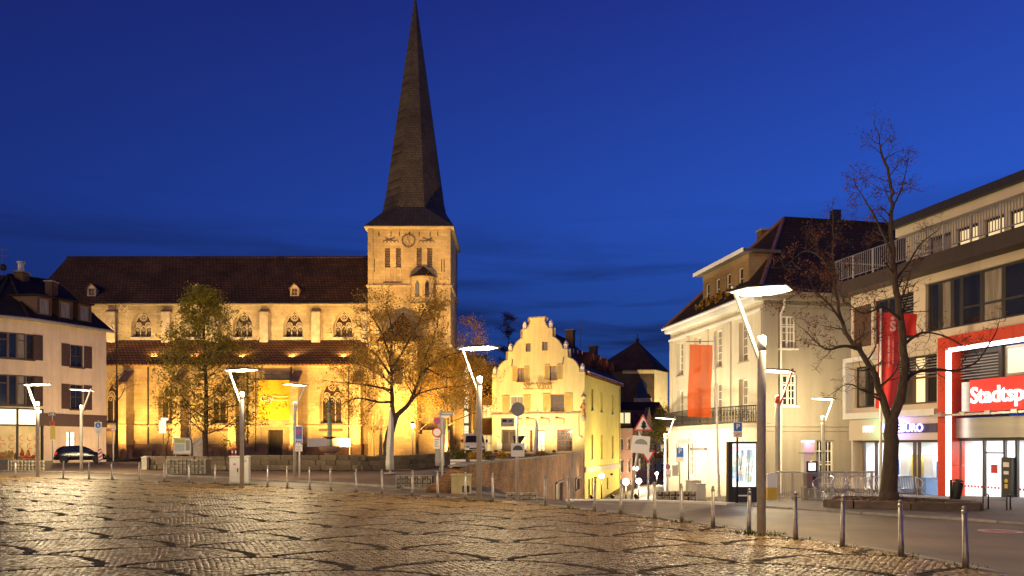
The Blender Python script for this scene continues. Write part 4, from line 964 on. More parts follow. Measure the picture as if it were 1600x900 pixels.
    # dormers along the straight roof slope
    for s, dd in ((Ln * .10, 1.15), (Ln * .42, 1.15), (Ln * .72, 1.15)):
        zb_ = ze + .55; D = MB(M).wall(s - .62, s + .62, zb_, zb_ + 1.55, dd - .6, [(s - .4, s + .4, zb_ + .18, zb_ + 1.38)], .15)
        for q in (-.62, .62): D.face([(s + q, dd - .6, zb_), (s + q, dd - .6, zb_ + 1.55), (s + q, dd + 2.6, zb_ + 1.75), (s + q, dd + 2.6, zb_ + .5)])
        dk = D.build('dormer', wood_brown, t)
        MB(M).loft([[(s - .78, dd - .8, zb_ + 1.55), (s + .78, dd - .8, zb_ + 1.55), (s + .78, dd - .8, zb_ + 1.68), (s - .78, dd - .8, zb_ + 1.68)], [(s - .78, dd + 2.9, zb_ + 1.78), (s + .78, dd + 2.9, zb_ + 1.78), (s + .78, dd + 2.9, zb_ + 1.92), (s - .78, dd + 2.9, zb_ + 1.92)]]).build('dormer_roof', tile_dark, dk)
        window(t, *mat_loc(s, dd - .53, zb_ + .18), .8, 1.2, 1, 1, pm('light_brown_frame', (.30, .18, .1), .6, .2, 3, 0) if 'light_brown_frame' not in MATS else MATS['light_brown_frame'], glass_curtain, fw=.1, rz=ang)
    # chimneys and aerial
    for p, w_ in ((33, .8), (80, .6)):
        c = at(p, 432 if p < 50 else 447, 67); b = MB(Tz).box(c.x - w_ / 2, c.x + w_ / 2, 66.6, 67.5, c.z - 2.0, c.z + .3).build('chimney', brick_brown, t)
        MB(Tz).box(c.x - w_ / 2 - .1, c.x + w_ / 2 + .1, 66.5, 67.6, c.z + .302, c.z + .42).build('chimney_cap', concrete, b)
        if p < 50: MB(Tz).lathe([(.28, 0), (.24, .7), (.34, .72), (.34, .85), (.05, .95)], (c.x, 67, c.z + .42)).build('chimney_cowl', galv, b)
    c = at(5, 425, 66); MB(Tz).tube([(c.x, 66, c.z - .3), (c.x, 66, c.z + 2.2)], .035, 5).bar((c.x - .5, 66, c.z + 1.9), (c.x + .5, 66, c.z + 1.9), .04, .04).bar((c.x - .4, 66, c.z + 1.4), (c.x + .4, 66, c.z + 1.4), .04, .04).ball((c.x, 66, c.z + .4), .3, 8, 6).build('aerial', dark_metal, t)
    # the shop: glass front, lightboxes, lit room, goods
    zs0 = .28; sb = zsh - 1.30
    fr = MB(Tz); gl_ = MB(Tz); lb = []; 
    pts = bay[:n + 1] + [bay[-1]]
    sel = list(range(0, n + 1, 3))
    for ii, k in enumerate(sel[:-1]):
        p, q = Vector((*bay[k], 0)), Vector((*bay[sel[ii + 1]], 0)); dv = (q - p); l = dv.length; a = math.atan2(-dv.y, -dv.x)
        Mk = Tz @ Matrix.Translation(q) @ Matrix.Rotation(a, 4, 'Z')
        MB(Mk).box(.08, l - .08, -.06, .05, sb + .04, zsh - .12).build('shop_lightbox', lightbox_w, t)
        fr.M = Mk; fr.box(-.06, .06, -.08, .08, zs0, zsh - .02).box(.06, l - .06, -.07, .07, sb - .1, sb + .03).box(.06, l - .06, -.1, .1, zs0, zs0 + .35).box(.06, l - .06, -.08, .06, zsh - .11, zsh - .02)
        MB(Mk).box(.07, l - .07, .0, .015, zs0 + .36, sb - .11).build('shop_pane', clearg, t)
        # printed graphics on some panes
        if ii in (0, 1):
            P = MB(Mk); rr = random.Random(ii)
            for c_ in range(3):
                for r_ in range(3):
                    P.ring((l * (.2 + .3 * c_), -.012, zs0 + .75 + .62 * r_), .20, .055, 10, .008, rr.uniform(0, 3), rr.uniform(4.3, 6.2))
            P.build('shop_print', orange_print, t)
        G = MB(Mk); rr = random.Random(40 + ii)
        for c_ in range(7):
            x = .3 + (l - .6) * c_ / 6; hh = rr.uniform(.25, .8)
            G.lathe([(.10, 0), (.16, hh * .5), (.06, hh)], (x, .7 + rr.uniform(-.2, .3), zs0 + .36), 8)
        G.build('shop_goods', pm('shop_goods_%d' % ii, [(0.5, .12, .03), (.55, .4, .1), (.1, .25, .2), (.5, .08, .1)][ii % 4], .5, .4, 4, 0), t)
        MB(Mk).box(.1, l - .1, .45, 1.15, zs0 + .02, zs0 + .355).build('shop_plinth', white_paint, t)
    fr.M = Tz @ Matrix.Translation((*bay[sel[0]], 0)); fr.box(-.06, .06, -.08, .08, zs0, zsh - .02)
    fr.build('shop_frame', frame_dark, t)
    xl = bay[-1][0]
    b = MB(Tz); b.face([(xa - .6, ya + 3.6, zs0), (xl, ya + 3.6, zs0), (xl, ya + 3.6, zsh), (xa - .6, ya + 3.6, zsh)]); b.face([(xa - .2, ya + .1, zs0), (xa - .6, ya + 3.6, zs0), (xa - .6, ya + 3.6, zsh), (xa - .2, ya + .1, zsh)])
    b.slab([(x, y) for x, y in bay[:n + 1]] + [(xl, ya + 3.6), (xa - .6, ya + 3.6)], zsh - .06, zsh - .02); b.build('shop_interior', pm('warm_shop_wall', (.80, .62, .34), .7, .2, 1.5, 0), t)
    for k in range(3): MB(Tz).box(xa - 2.6 - 2.2 * k, xa - 1.3 - 2.2 * k, ya + .4, ya + 1.6, zsh - .12, zsh - .08).build('ceiling_light', glow('shop_ceiling_light', (1, .82, .5), 14) if 'shop_ceiling_light' not in MATS else MATS['shop_ceiling_light'], t)
    return t
corner_house()

# ------------------------------------------------------------------ the gabled inn
def inn():
    ox, oy = 7.75, 82.0; rz = R(-20)
    t = thing('gabled_inn', 'floodlit pale yellow inn with curved stepped gable and red tiled roof', 'inn', (ox, oy, -4.2), rz)
    B = lambda M=None: MB(Matrix.Translation((0, 0, 4.2)) @ (M or Matrix()))
    W = 10.6; c = -W / 2; T = .45
    # gable outline: half width as a function of height
    prof = [(-4.3, 5.3), (9.55, 5.3), (9.56, 4.75), (9.95, 4.70), (10.3, 4.55), (10.65, 4.3), (10.95, 3.95), (11.15, 3.45), (12.05, 3.40), (12.06, 2.9), (12.5, 2.75), (12.95, 2.45), (13.3, 2.05), (13.45, 1.72), (14.4, 1.70), (14.41, 1.25), (14.8, 1.0), (15.25, .82), (15.26, .86), (15.6, .86)]
    def hw(z):
        for (a, p), (b, q) in zip(prof, prof[1:]):
            if a <= z <= b: return p + (q - p) * (z - a) / max(1e-6, b - a)
        return prof[-1][1]
    sx = lambda zx: c + (zx - 333) / 55.3           # crop column -> metres along the front
    zc = lambda zy: 1.75 + (880 - zy) * .0171
    holes = []
    atts = [(sx(258), sx(290), zc(283), zc(229)), (sx(363), sx(398), zc(280), zc(222))]
    up2 = [(sx(206), sx(250), zc(473), zc(386)), (sx(412), sx(456), zc(467), zc(380))]
    up1 = [(sx(158), sx(242), zc(668), zc(566)), (sx(418), sx(502), zc(668), zc(560))]
    gd = [(sx(100), sx(196), 1.0, 3.45), (sx(285), sx(303), 1.0, 3.4), (sx(330), sx(382), 1.0, 3.35), (sx(456), sx(553), 1.05, 3.42)]
    holes = atts + up2 + up1 + gd
    zs = sorted({p[0] for p in prof} | {h[2] for h in holes} | {h[3] for h in holes} | {0.9})
    m = B()
    for a, b in zip(zs, zs[1:]):
        if b - a < 1e-4: continue
        mz = (a + b) / 2; hs = sorted([h for h in holes if h[2] < mz < h[3]]); cuts = []
        wa, wb = hw(a + 1e-5), hw(b - 1e-5)
        xs = [None] + [q for h in hs for q in (h[0], h[1])] + [None]
        for k in range(0, len(xs), 2):
            l0 = (c - wa, c - wb) if xs[k] is None else (xs[k], xs[k]); r0 = (c + wa, c + wb) if xs[k + 1] is None else (xs[k + 1], xs[k + 1])
            m.face([(l0[0], 0, a), (r0[0], 0, a), (r0[1], 0, b), (l0[1], 0, b)])
        if a > 9.0: m.face([(c + wa, T, a), (c - wa, T, a), (c - wb, T, b), (c + wb, T, b)])
    for (a, p), (b, q) in zip(prof[1:], prof[2:]):
        for s_ in (-1, 1): m.face([(c + s_ * p, 0, a), (c + s_ * q, 0, b), (c + s_ * q, T, b), (c + s_ * p, T, a)])
    m.face([(c - .86, 0, 15.6), (c + .86, 0, 15.6), (c + .86, T, 15.6), (c - .86, T, 15.6)])
    for h in holes:
        a, b, z0, z1 = h; Y = .3
        for q in ([(a, 0, z0), (a, 0, z1), (a, Y, z1), (a, Y, z0)], [(b, 0, z0), (b, Y, z0), (b, Y, z1), (b, 0, z1)], [(a, 0, z0), (a, Y, z0), (b, Y, z0), (b, 0, z0)], [(a, 0, z1), (b, 0, z1), (b, Y, z1), (a, Y, z1)]): m.face(q)
    m.build('front_wall', render_vith, t)
    m = B()                                             # coping along the gable edge
    for (a, p), (b, q) in zip(prof[1:], prof[2:]):
        if abs(a - b) + abs(p - q) < .02: continue
        for s_ in (-1, 1):
            m.bar((c + s_ * p, T / 2, a + .03), (c + s_ * q, T / 2, b + .03), T + .16, .09)
    m.build('gable_coping', trim, t)
    m = B(); m.box(c - 1.0, c + 1.0, -.1, T + .1, 15.6, 15.72); m.build('gable_cap', trim, t)
    for s_, q, z in ((-1, 5.02, 9.57), (1, 5.02, 9.57), (-1, 3.18, 12.07), (1, 3.18, 12.07), (-1, 1.5, 14.42), (1, 1.5, 14.42)):
        u = B(); u.box(c + s_ * q - .2, c + s_ * q + .2, .02, .42, z, z + .5).lathe([(.27, .502), (.27, .58), (.16, .62), (.22, .74), (.10, .86), (.03, .95)], (c + s_ * q, .22, z), 10); u.build('gable_urn', white_paint, t)
    # openings
    z4 = 4.2
    for h in atts: window(t, (h[0] + h[1]) / 2, .18, h[2] + z4, h[1] - h[0], h[3] - h[2], 1, 1, wood_red, glass_dark, fw=.08)
    for h in up2:
        window(t, (h[0] + h[1]) / 2, .14, h[2] + z4, h[1] - h[0], h[3] - h[2], 2, 2, wood_red, glass_curtain, fw=.06, sill=wood_red)
        for s_ in (-1, 1): shutter(t, (h[0] + h[1]) / 2 + s_ * (.40 + .30), -.03, h[2] + z4, .56, h[3] - h[2] + .1, shutter_y)
    for k, h in enumerate(up1):
        window(t, (h[0] + h[1]) / 2, .14, h[2] + z4, h[1] - h[0], h[3] - h[2], 2, 2, wood_red if k else white_paint, glass_dark if k else glass_curtain, fw=.08, sill=wood_red)
        for s_ in (-1, 1): shutter(t, (h[0] + h[1]) / 2 + s_ * (.76 + .46), -.03, h[2] + z4 - .05, .86, h[3] - h[2] + .1, shutter_y)
    d = B(); h = gd[0]; d.box(h[0] + .05, h[1] - .05, .2, .27, 1.0, 3.42); dr = d.build('door', wood_brown, t)
    q = B(); q.box(h[0] + .2, (h[0] + h[1]) / 2 - .1, .17, .199, 1.9, 3.2).box((h[0] + h[1]) / 2 + .1, h[1] - .2, .17, .199, 1.9, 3.2); q.build('door_pane', glass_brown, dr)
    window(t, (gd[1][0] + gd[1][1]) / 2, .2, gd[1][2] + z4, gd[1][1] - gd[1][0], 2.38, 1, 2, wood_red, glass_dark)
    window(t, (gd[2][0] + gd[2][1]) / 2, .12, gd[2][2] + z4, gd[2][1] - gd[2][0], 2.32, 2, 4, wood_red, glass_lit, fw=.09)
    window(t, (gd[3][0] + gd[3][1]) / 2, .12, gd[3][2] + z4, gd[3][1] - gd[3][0], 2.34, 4, 4, wood_red, glass_dark, fw=.10)
    m = B(); m.box(c - 5.35, c + 5.36, -.14, -.004, zc(687), zc(678)).box(c - 5.33, c + 5.33, -.08, -.003, zc(678) + .001, zc(672)); m.build('cornice', trim, t)
    for a in (sx(172), sx(495)): B().bar((a - .05, -.06, zc(372)), (a + .05, -.06, zc(328)), .06, .05).build('wall_anchor', iron, t)
    B().box(sx(330), sx(336), -.05, -.003, zc(664), zc(659)).build('wall_anchor', iron, t)
    # the name, standing off the wall on a bar, lit from below
    B().bar((sx(262), -.32, zc(523)), (sx(420), -.32, zc(523)), .04, .04).bar((sx(275), -.3, zc(523)), (sx(275), 0, zc(523)), .03, .03).bar((sx(405), -.3, zc(523)), (sx(405), 0, zc(523)), .03, .03).build('sign_bar', iron, t)
    text('sign_lettering', 'St. Vith', 1.12, pm('sign_letter_gold', (.42, .25, .07), .5, .1, 3, 0), t, (sx(341), -.33, zc(506) + z4), ext=.05, bold=.02)
    # oval brewery boards over the ground floor, each with its own lamp arm
    for k, zx in enumerate((215, 290, 379, 470)):
        b = B(); pts = [(sx(zx) + (.62 if k else .45) * math.copysign(abs(math.cos(a)) ** .6, math.cos(a)), zc(733) + .36 * math.copysign(abs(math.sin(a)) ** .6, math.sin(a))) for a in [2 * pi * j / 20 for j in range(20)]]
        b.prism(pts, -.10, -.004); bo = b.build('oval_board', pm('tan_board', (.50, .30, .14), .6, .25, 3, .05) if 'tan_board' not in MATS else MATS['tan_board'], t)
        i = B(); i.prism([(sx(zx) + (x - sx(zx)) * .8, zc(733) + (z - zc(733)) * .72) for x, z in pts], -.112, -.101); i.build('board_face', pm('pale_board_face', (.62, .44, .26), .6, .3, 6, 0) if 'pale_board_face' not in MATS else MATS['pale_board_face'], bo)
        if k: B().bar((sx(zx) - .1, -.05, zc(708)), (sx(zx) - .1, -.85, zc(706)), .05, .05).box(sx(zx) - .22, sx(zx) + .02, -.95, -.7, zc(709), zc(702)).build('board_lamp', iron, bo)
    # wall lanterns with brass arms
    for zx in (82, 262, 432, 600):
        l = B(); l.bar((sx(zx) - .25, -.03, 2.55), (sx(zx) + .25, -.03, 2.55), .05, .05).tube([(sx(zx), -.03, 2.6), (sx(zx), -.25, 2.75), (sx(zx), -.35, 2.6)], .02, 5); la = l.build('wall_lantern', iron, t)
        B().lathe([(.05, -.2), (.10, -.02), (.11, 0)], (sx(zx), -.35, 2.58), 8).build('lantern_glass', glow('lantern_amber', (1, .75, .3), 2.0) if 'lantern_amber' not in MATS else MATS['lantern_amber'], la)
    for zx in (90, 252): B().box(sx(zx) - .3, sx(zx) + .3, -.08, -.003, 1.3, 1.95).build('menu_board', white_paint, t)
    B().tube([(sx(592), -.08, 5.0), (sx(592), -.08, 2.7)], .025, 5).build('cable', iron, t)
    # saint on a console at the corner
    st = B(); st.lathe([(.05, 4.2), (.26, 4.45), (.33, 4.72), (.33, 4.8)], (-.05, -.28, 0), 10); cn = st.build('corner_console', trim, t)
    st = B(); st.lathe([(.24, 4.81), (.28, 5.0), (.20, 5.6), (.26, 5.95), (.22, 6.15), (.08, 6.25), (.11, 6.35), (.12, 6.48), (.05, 6.58)], (-.05, -.28, 0), 10).tube([(-.2, -.4, 6.0), (-.33, -.5, 5.7), (-.2, -.6, 5.6)], .06, 6).tube([(.1, -.4, 6.0), (.28, -.5, 5.75), (.3, -.55, 6.1)], .06, 6); st.build('corner_statue', pm('painted_statue', (.5, .28, .12), .6, .4, 5, .1), cn)
    st = B(); st.lathe([(.36, 6.85), (.3, 7.0), (.12, 7.12), (.02, 7.3)], (-.05, -.28, 0), 10); st.build('statue_canopy', trim, cn)
    # right side wall, facing the sloping street
    D = 17.6; Ms = Matrix.Rotation(R(90), 4, 'Z')
    S = lambda zx: {665: 2.6, 717: 7.2, 772: 12.9}[zx]
    sh = []
    for s in (2.9, 7.4, 13.2):
        sh += [(s, s + .95, 5.55, 8.0), (s, s + .95, .15, 2.9)]
    lowd = [(1.6, 2.3, -4.2, -2.0), (3.0, 3.7, -4.2, -1.9), (10.5, 11.3, -3.6, -2.2)]
    m = B(Ms).wall(0, D, -6.5, 9.5, 0, sh + lowd, .35); m.build('side_wall', render_yellow, t)
    for h in sh: window(t, -.22, (h[0] + h[1]) / 2, h[2] + z4, .95, h[3] - h[2], 1, 3, shutter_y, glass_curtain, rz=R(90), sill=trim)
    for h in lowd: B(Ms).box(h[0], h[1], .25, .3, h[2], h[3]).build('side_door', wood_brown, t)
    B(Ms).box(-.01, D, -.12, -.004, -1.25, -.65).build('side_band', pm('grey_band', (.5, .42, .28), .8, .1, 2, .05), t)
    for s, z in ((4.2, -2.0), (12.4, -1.9)): B(Ms).bar((s, -.05, z), (s, -.3, z + .1), .1, .25).build('wall_anchor', iron, t)
    B().box(-W, -.01, D - .3, D, -6, 9.5).box(-W, -W + .3, .5, D - .31, -4.3, 9.5).build('rear_wall', render_yellow, t)
    B(Ms).tube([(0, -.42, 9.55), (D + .3, -.42, 9.55)], .10, 6).build('gutter', galv, t)
    B(Ms).tube([(D - .2, -.12, -5), (D - .2, -.12, 9.4)], .07, 6).build('downpipe', pm('yellow_pipe', (.6, .5, .15), .6, .1, 3, 0), t)
    # roof: steep, ridge behind the gable
    m = B(); e_ = .55; zr = 14.6
    m.loft([[(e_, T, 9.45), (c, T, zr), (-W - e_, T, 9.45), (-W - e_, T, 9.25), (e_, T, 9.25)], [(e_, D + .3, 9.45), (c, D - 4, zr), (-W - e_, D + .3, 9.45), (-W - e_, D + .3, 9.25), (e_, D + .3, 9.25)]]); m.build('roof', tile_red, t)
    B().tube([(c, T, zr + .05), (c, D - 4, zr + .05)], .14, 6).build('ridge_tile', tile_red, t)
    for k, (s, zz_, hh) in enumerate(((5.2, 10.1, 2.1), (8.6, 10.1, 2.1), (12.0, 10.1, 2.1), (15.2, 10.1, 1.9))):
        Md = Ms @ Matrix.Translation((s, 0, 0)); x0 = .55
        d_ = B(Md); d_.wall(-.85, .85, zz_, zz_ + hh * .7, x0, [(-.5, .5, zz_ + .25, zz_ + hh * .62)], .12)
        d_.face([(-.85, x0, zz_ + hh * .7), (.85, x0, zz_ + hh * .7), (0, x0, zz_ + hh)])
        for q in (-.85, .85): d_.face([(q, x0, zz_ - .3), (q, x0, zz_ + hh * .7), (q, x0 + 3, zz_ + hh * .7), (q, x0 + 1, zz_ - .3)])
        dm = d_.build('dormer', tile_red, t)
        r_ = B(Md)
        for q in (-1, 1): r_.loft([[(q * 1.05, x0 - .2, zz_ + hh * .66), (0, x0 - .2, zz_ + hh * 1.05), (0, x0 - .2, zz_ + hh * .97), (q * 1.05, x0 - .2, zz_ + hh * .58)], [(q * 1.05, x0 + 3.4, zz_ + hh * .66), (0, x0 + 3.6, zz_ + hh * 1.05), (0, x0 + 3.6, zz_ + hh * .97), (q * 1.05, x0 + 3.4, zz_ + hh * .58)]])
        r_.build('dormer_roof', tile_red, dm)
        p = Md @ Vector((0, x0 + .08, zz_ + .25 + z4)); window(t, p.x, p.y, p.z, 1.0, hh * .62 - .25, 2, 1, wood_red, glass_dark, rz=R(90))
    for (x, y, z) in ((c + .8, 10.5, 14.2), (c + 2.4, 15.6, 12.8)):
        ch = B().box(x - .45, x + .45, y - .5, y + .5, z - 1.5, z + 1.4).build('chimney', brick_brown, t); B().box(x - .55, x + .55, y - .6, y + .6, z + 1.401, z + 1.53).build('chimney_cap', concrete, ch)
    for k in range(3): B().box(1.2 - 3.2 + .3 * k, 1.3 - 3.2 + .3 * k, 2.5 + k * .8, 2.6 + k * .8, 11.9, 12.35).build('snow_guard', galv, t)
    B().tube([(c + 1.4, 13, 14), (c + 1.4, 13, 17)], .03, 5).bar((c + .9, 13, 16.4), (c + 1.9, 13, 16.4), .04, .04).build('aerial', dark_metal, t)
    return t
inn()
u_ = (-math.cos(R(20)), math.sin(R(20)))
for s, e_, lab in ((2.2, 5200, 'floodlight on the terrace before the inn, nearest its yellow corner'), (5.4, 5600, 'floodlight on the terrace under the middle of the gable'), (8.6, 5200, 'floodlight on the terrace before the inn door')):
    x, y = 7.75 + u_[0] * s - .34 * 4.0, 82 + u_[1] * s - .94 * 4.0
    flood(x, y, max(.85, gl(x, y)), (7.75 + u_[0] * s, 82 + u_[1] * s, 8.0), e_ * .42, lab, (1.0, .76, .36), angle=140)
flood(15.5, 84.0, gr(15.5, 84.0), (10.2, 89, 3.0), 2300, 'floodlight at the kerb of the sloping street lighting the yellow side wall', (1.0, .82, .36), angle=140)

# ------------------------------------------------------------------ retaining wall of the inn terrace
def retaining_wall():
    ya, yb = 28.0, 82.6; zt = .92
    t = thing('brick_wall', 'old brick retaining wall falling along the sloping street', 'wall', (xw(50), 50, -1.5))
    m = wm(t); n = 46
    # front curve: the near end bends down to the ground
    def top(y): return zt if y > 31 else gz(xw(y) - .5, y) + .05 + (zt - .05) * ss(27.2, 31, y)
    hat = [(58.9, 63.4, -3.9, -1.25), (73.6, 77.6, -2.7, -1.55)]
    ys = sorted({ya + (yb - ya) * k / n for k in range(n + 1)} | {h for q in hat for h in q[:2]})
    X = lambda y, o=0: xw(max(y, 28.7)) - (.45 * (1 - ss(27.6, 29.8, y))) + o
    for a, b in zip(ys, ys[1:]):
        def panel(z0a, z0b, z1a, z1b): m.face([(X(a), a, z0a), (X(b), b, z0b), (X(b), b, z1b), (X(a), a, z1a)])
        h = next((q for q in hat if q[0] <= (a + b) / 2 <= q[1]), None)
        if h: panel(-6, -6, h[2], h[2]); panel(h[3], h[3], top(a), top(b))
        else: panel(-6, -6, top(a), top(b))
        m.face([(X(a), a, top(a)), (X(b), b, top(b)), (X(b, -.42), b, top(b)), (X(a, -.42), a, top(a))]); m.face([(X(a, -.42), a, top(a)), (X(b, -.42), b, top(b)), (X(b, -.42), b, -.5), (X(a, -.42), a, -.5)])
    m.face([(X(ya), ya, -1), (X(ya), ya, top(ya)), (X(ya, -.42), ya, top(ya)), (X(ya, -.42), ya, -1)])
    m.build('wall', brick_wallm, t)
    wd = wm(t)
    for h, nm in zip(hat, ('wooden_door', 'iron_shutter')):
        q = wm(t); q.face([(X(h[0], -.2), h[0], h[2]), (X(h[1], -.2), h[1], h[2]), (X(h[1], -.2), h[1], h[3]), (X(h[0], -.2), h[0], h[3])]); o = q.build(nm, pm(nm + '_paint', (.14, .11, .07) if nm == 'wooden_door' else (.05, .02, .015), .7, .4, 2, .2), t)
        q = wm(t)
        for yy in (h[0] + .02, h[1] - .06): q.bar((X(yy, .0), yy, h[2]), (X(yy, .0), yy, h[3]), .08, .3)
        q.bar((X(h[0], .0), h[0], h[3] + .06), (X(h[1], .0), h[1], h[3] + .06), .3, .12); q.build('door_surround', cap_stone, o)
    # coping stones one by one
    base = MB().box(-.5, .5, -.26, .26, 0, .07).build('c', kerb_m); data = base.data; bpy.data.objects.remove(base); y = 30.0
    while y < 81.6:
        l = .95 + .25 * random.random(); yy = y + l / 2; a = math.atan2(1, .18668)
        o = put('coping_stone', data, t, (X(yy, -.21) - t.location.x, yy - t.location.y, top(yy) + random.uniform(0, .015) - t.location.z), a); o.scale = (l * .985, 1, 1); y += l
    return t
retaining_wall()

flood(-28.5, 60.5, gz(-28.5, 60.5), (-36.2, 63.5, 6.0), 2600, 'added floodlight at the kerb turned to the corner house', (1.0, .72, .42), angle=120)  # fill light added to brighten this house, no known lamp stands here
# ------------------------------------------------------------------ cream corner mansion with the balcony
def mansion():
    rz = math.atan2(2.4, 13.0)                       # the end wall is turned a little from the picture plane
    ox, oy = 13.75, 42.0; zb = -1.6
    t = thing('cream_mansion', 'cream plastered mansion with iron balcony and steep dark tiled roof', 'mansion', (ox, oy, -1.3), rz)
    z0 = 1.3; B = lambda M=None: MB(Matrix.Translation((0, 0, z0)) @ (M or Matrix()))
    Ms = Matrix.Rotation(R(90), 4, 'Z') @ Matrix.Rotation(pi, 4, 'Z')     # front faces -x: along -y ... use own frame
    # frame for the front wall (faces local -x): its x runs from far end (0) to the corner (13.2)
    Mf = Matrix.Translation((0, 13.2, 0)) @ Matrix.Rotation(R(-90), 4, 'Z')
    ze = 9.95; zst = 3.55
    wz = [(6.35, 8.75), (2.95 + .05, 5.55)]
    cols = [1.7, 4.6, 7.6, 10.9]
    hs = []
    for c in cols: hs += [(c - .55, c + .55, 6.55, 8.85), (c - .55, c + .55, 3.12, 5.55)]
    hs += [(1.9, 2.6, -.15, 1.85), (4.3, 5.0, -.15, 1.85)]
    B(Mf).wall(0, 13.2, -2.5, ze, 0, hs, .38).build('front_wall', render_cream, t)
    zo = z0
    for h in hs[:8]:
        p = Mf @ Vector(((h[0] + h[1]) / 2, .26, h[2])); window(t, p.x, p.y, p.z + zo, h[1] - h[0], h[3] - h[2], 2, 5, white_paint, glass_curtain, rz=R(-90), sill=trim)
    for h in hs[8:]:
        p = Mf @ Vector(((h[0] + h[1]) / 2, .26, h[2])); window(t, p.x, p.y, p.z + zo, h[1] - h[0], h[3] - h[2], 1, 3, white_paint, glass_curtain, rz=R(-90), sill=trim)
    for c in (0.25, 3.1, 6.1, 9.2, 12.9): B(Mf).box(c - .22, c + .22, -.10, -.004, 3.5, ze - .9).build('pilaster', render_cream, t)
    B(Mf).box(-.02, 13.1, -.16, -.005, ze - .85, ze - .7).box(-.03, 13.0, -.45, -.003, ze - .28, ze).build('cornice', white_paint, t)
    # bowed ground floor and balcony
    bow = [(-.35 + 13.6 * k / 12, -.06 - .95 * math.sin(pi * min(1, max(0, (k - .0) / 12))) ** .6) for k in range(13)]
    bow[0] = (-.3, -.005); bow[-1] = (13.19, -.005)
    m = B(Mf); m.loft([[(x, y, z) for x, y in bow] for z in (-2.5, 2.72)], False, False); m.build('bowed_wall', render_cream, t)
    m = B(Mf); m.slab([(x, y * 1.12 - .1) for x, y in bow] + [(13.1, .0), (0, .0)], 2.73, 2.95); m.build('balcony_floor', trim, t)
    for c in (3.6, 6.2):
        y = -.06 - .95 * math.sin(pi * c / 13.2) ** .6
        b = B(Mf).box(c - .38, c + .38, y - .10, y + .1, -.25, 1.95).build('window_surround', white_paint, t)
        B(Mf).box(c - .28, c + .28, y - .12, y - .101, -.12, 1.85).build('pane', glass_curtain, b)
        q = B(Mf); q.box(c - .03, c + .03, y - .145, y - .121, -.12, 1.85)
        for k in range(1, 5): q.box(c - .28, c + .28, y - .14, y - .1215, -.12 + .39 * k - .02, -.12 + .39 * k + .02)
        q.build('glazing_bar', white_paint, b)
    m = B(Mf); out = [(x, y * 1.12 - .16) for x, y in bow]
    m.loft([[(x, y - .02, z) for x, y in out] for z in (-2.2, -1.15)], False, False) if False else None
    rail = B(Mf); bal = B(Mf); orn = B(Mf)
    for (xa, ya), (xb, yb) in zip(out, out[1:]):
        for z, w_ in ((3.02, .05), (3.92, .07), (3.72, .035)): rail.bar((xa, ya, z), (xb, yb, z), w_, w_)
        for k in range(8):
            u = k / 8; x, y = xa + (xb - xa) * u, ya + (yb - ya) * u; bal.bar((x, y, 3.02), (x, y, 3.9), .028, .028)
            if k % 2 == 0:
                orn.ring((x + .07, y, 3.36), .11, .03, 8, .02); orn.ring((x + .07, y, 3.58), .07, .03, 7, .02)
    r_ = rail.build('balcony_railing', iron, t); stuff(bal.build('baluster', iron, r_)); stuff(orn.build('scroll', iron, r_))
    # grey end wall facing the square
    ew = [(.95, 1.95, 7.05, 8.85), (.98, 2.0, 3.9, 5.6), (3.2, 4.25, -1.0, 2.0), (5.35, 6.35, -1.0, 2.0)]
    EL = 12.0
    B().wall(0, EL, -2.6, ze, 0, ew, .3).build('end_wall', render_grey, t)
    for k, h in enumerate(ew):
        window(t, (h[0] + h[1]) / 2, .16, h[2] + zo, h[1] - h[0], h[3] - h[2], 4, 4 if k < 2 else 5, white_paint, [glass_curtain, glass_dark, glass_dark, glass_dark][k], fw=.08, bw=.045, sill=white_paint, top=.68 if k < 2 else .55)
        B().box((h[0] + h[1]) / 2 - .06, (h[0] + h[1]) / 2 + .06, .10, .15, h[2], h[3]).build('window_post', white_paint, t)
    B().box(-.02, EL, -.09, -.004, 2.75, 2.92).box(.0, EL, -.06, -.003, 2.5, 2.6).build('string_course', render_grey, t)
    B().box(-.3, EL, -.42, -.004, ze - .30, ze - .02).box(-.1, EL, -.14, -.005, ze - .62, ze - .5).build('end_cornice', render_grey, t)
    B().box(0, EL, -.07, -.004, -2.6, -1.35).build('base_course', concrete, t)
    B().box(-.09, .40, -.08, -.002, 2.93, ze - .63).build('corner_strip', render_grey, t)
    B().tube([(.95, -.15, -2), (.95, -.15, 8.9), (1.05, -.3, 9.3), (1.0, -.45, 9.7)], .06, 6).build('downpipe', white_paint, t)
    B().box(EL - .3, EL, .01, 13.1, -2.6, ze - .01).box(.01, EL, 12.9, 13.2, -2.6, ze - .02).build('rear_wall', render_grey, t)
    # roof
    zr = 16.3; a = .55
    m = B(); V = [(-a, -a, ze + .05), (EL + 2, -a, ze + .05), (EL + 2, 13.25, ze + .05), (-a, 13.25, ze + .05), (5.0, 6.6, zr), (EL + 2, 6.6, zr)]
    i = [m.pt(v) for v in V]; m.f += [[i[0], i[1], i[5], i[4]], [i[3], i[0], i[4]], [i[2], i[3], i[4], i[5]], [i[1], i[2], i[5]], [i[0], i[3], i[2], i[1]]]; m.build('roof', tile_dark, t)
    hp = pm('red_hip_tile', (.20, .09, .05), .6, .3, 3, .1)
    B().tube([V[0], V[4]], .13, 6).build('hip_tile', hp, t); B().tube([V[3], V[4]], .13, 6).build('hip_tile', hp, t); B().tube([V[4], V[5]], .14, 6).build('ridge_tile', tile_dark, t)
    B(Mf).tube([(-.02, -.62, ze + .02), (13.8, -.62, ze + .02)], .10, 6).build('gutter', white_paint, t)
    B().tube([(-.6, -.62, ze + .02), (EL, -.62, ze + .02)], .10, 6).build('gutter', render_grey, t)
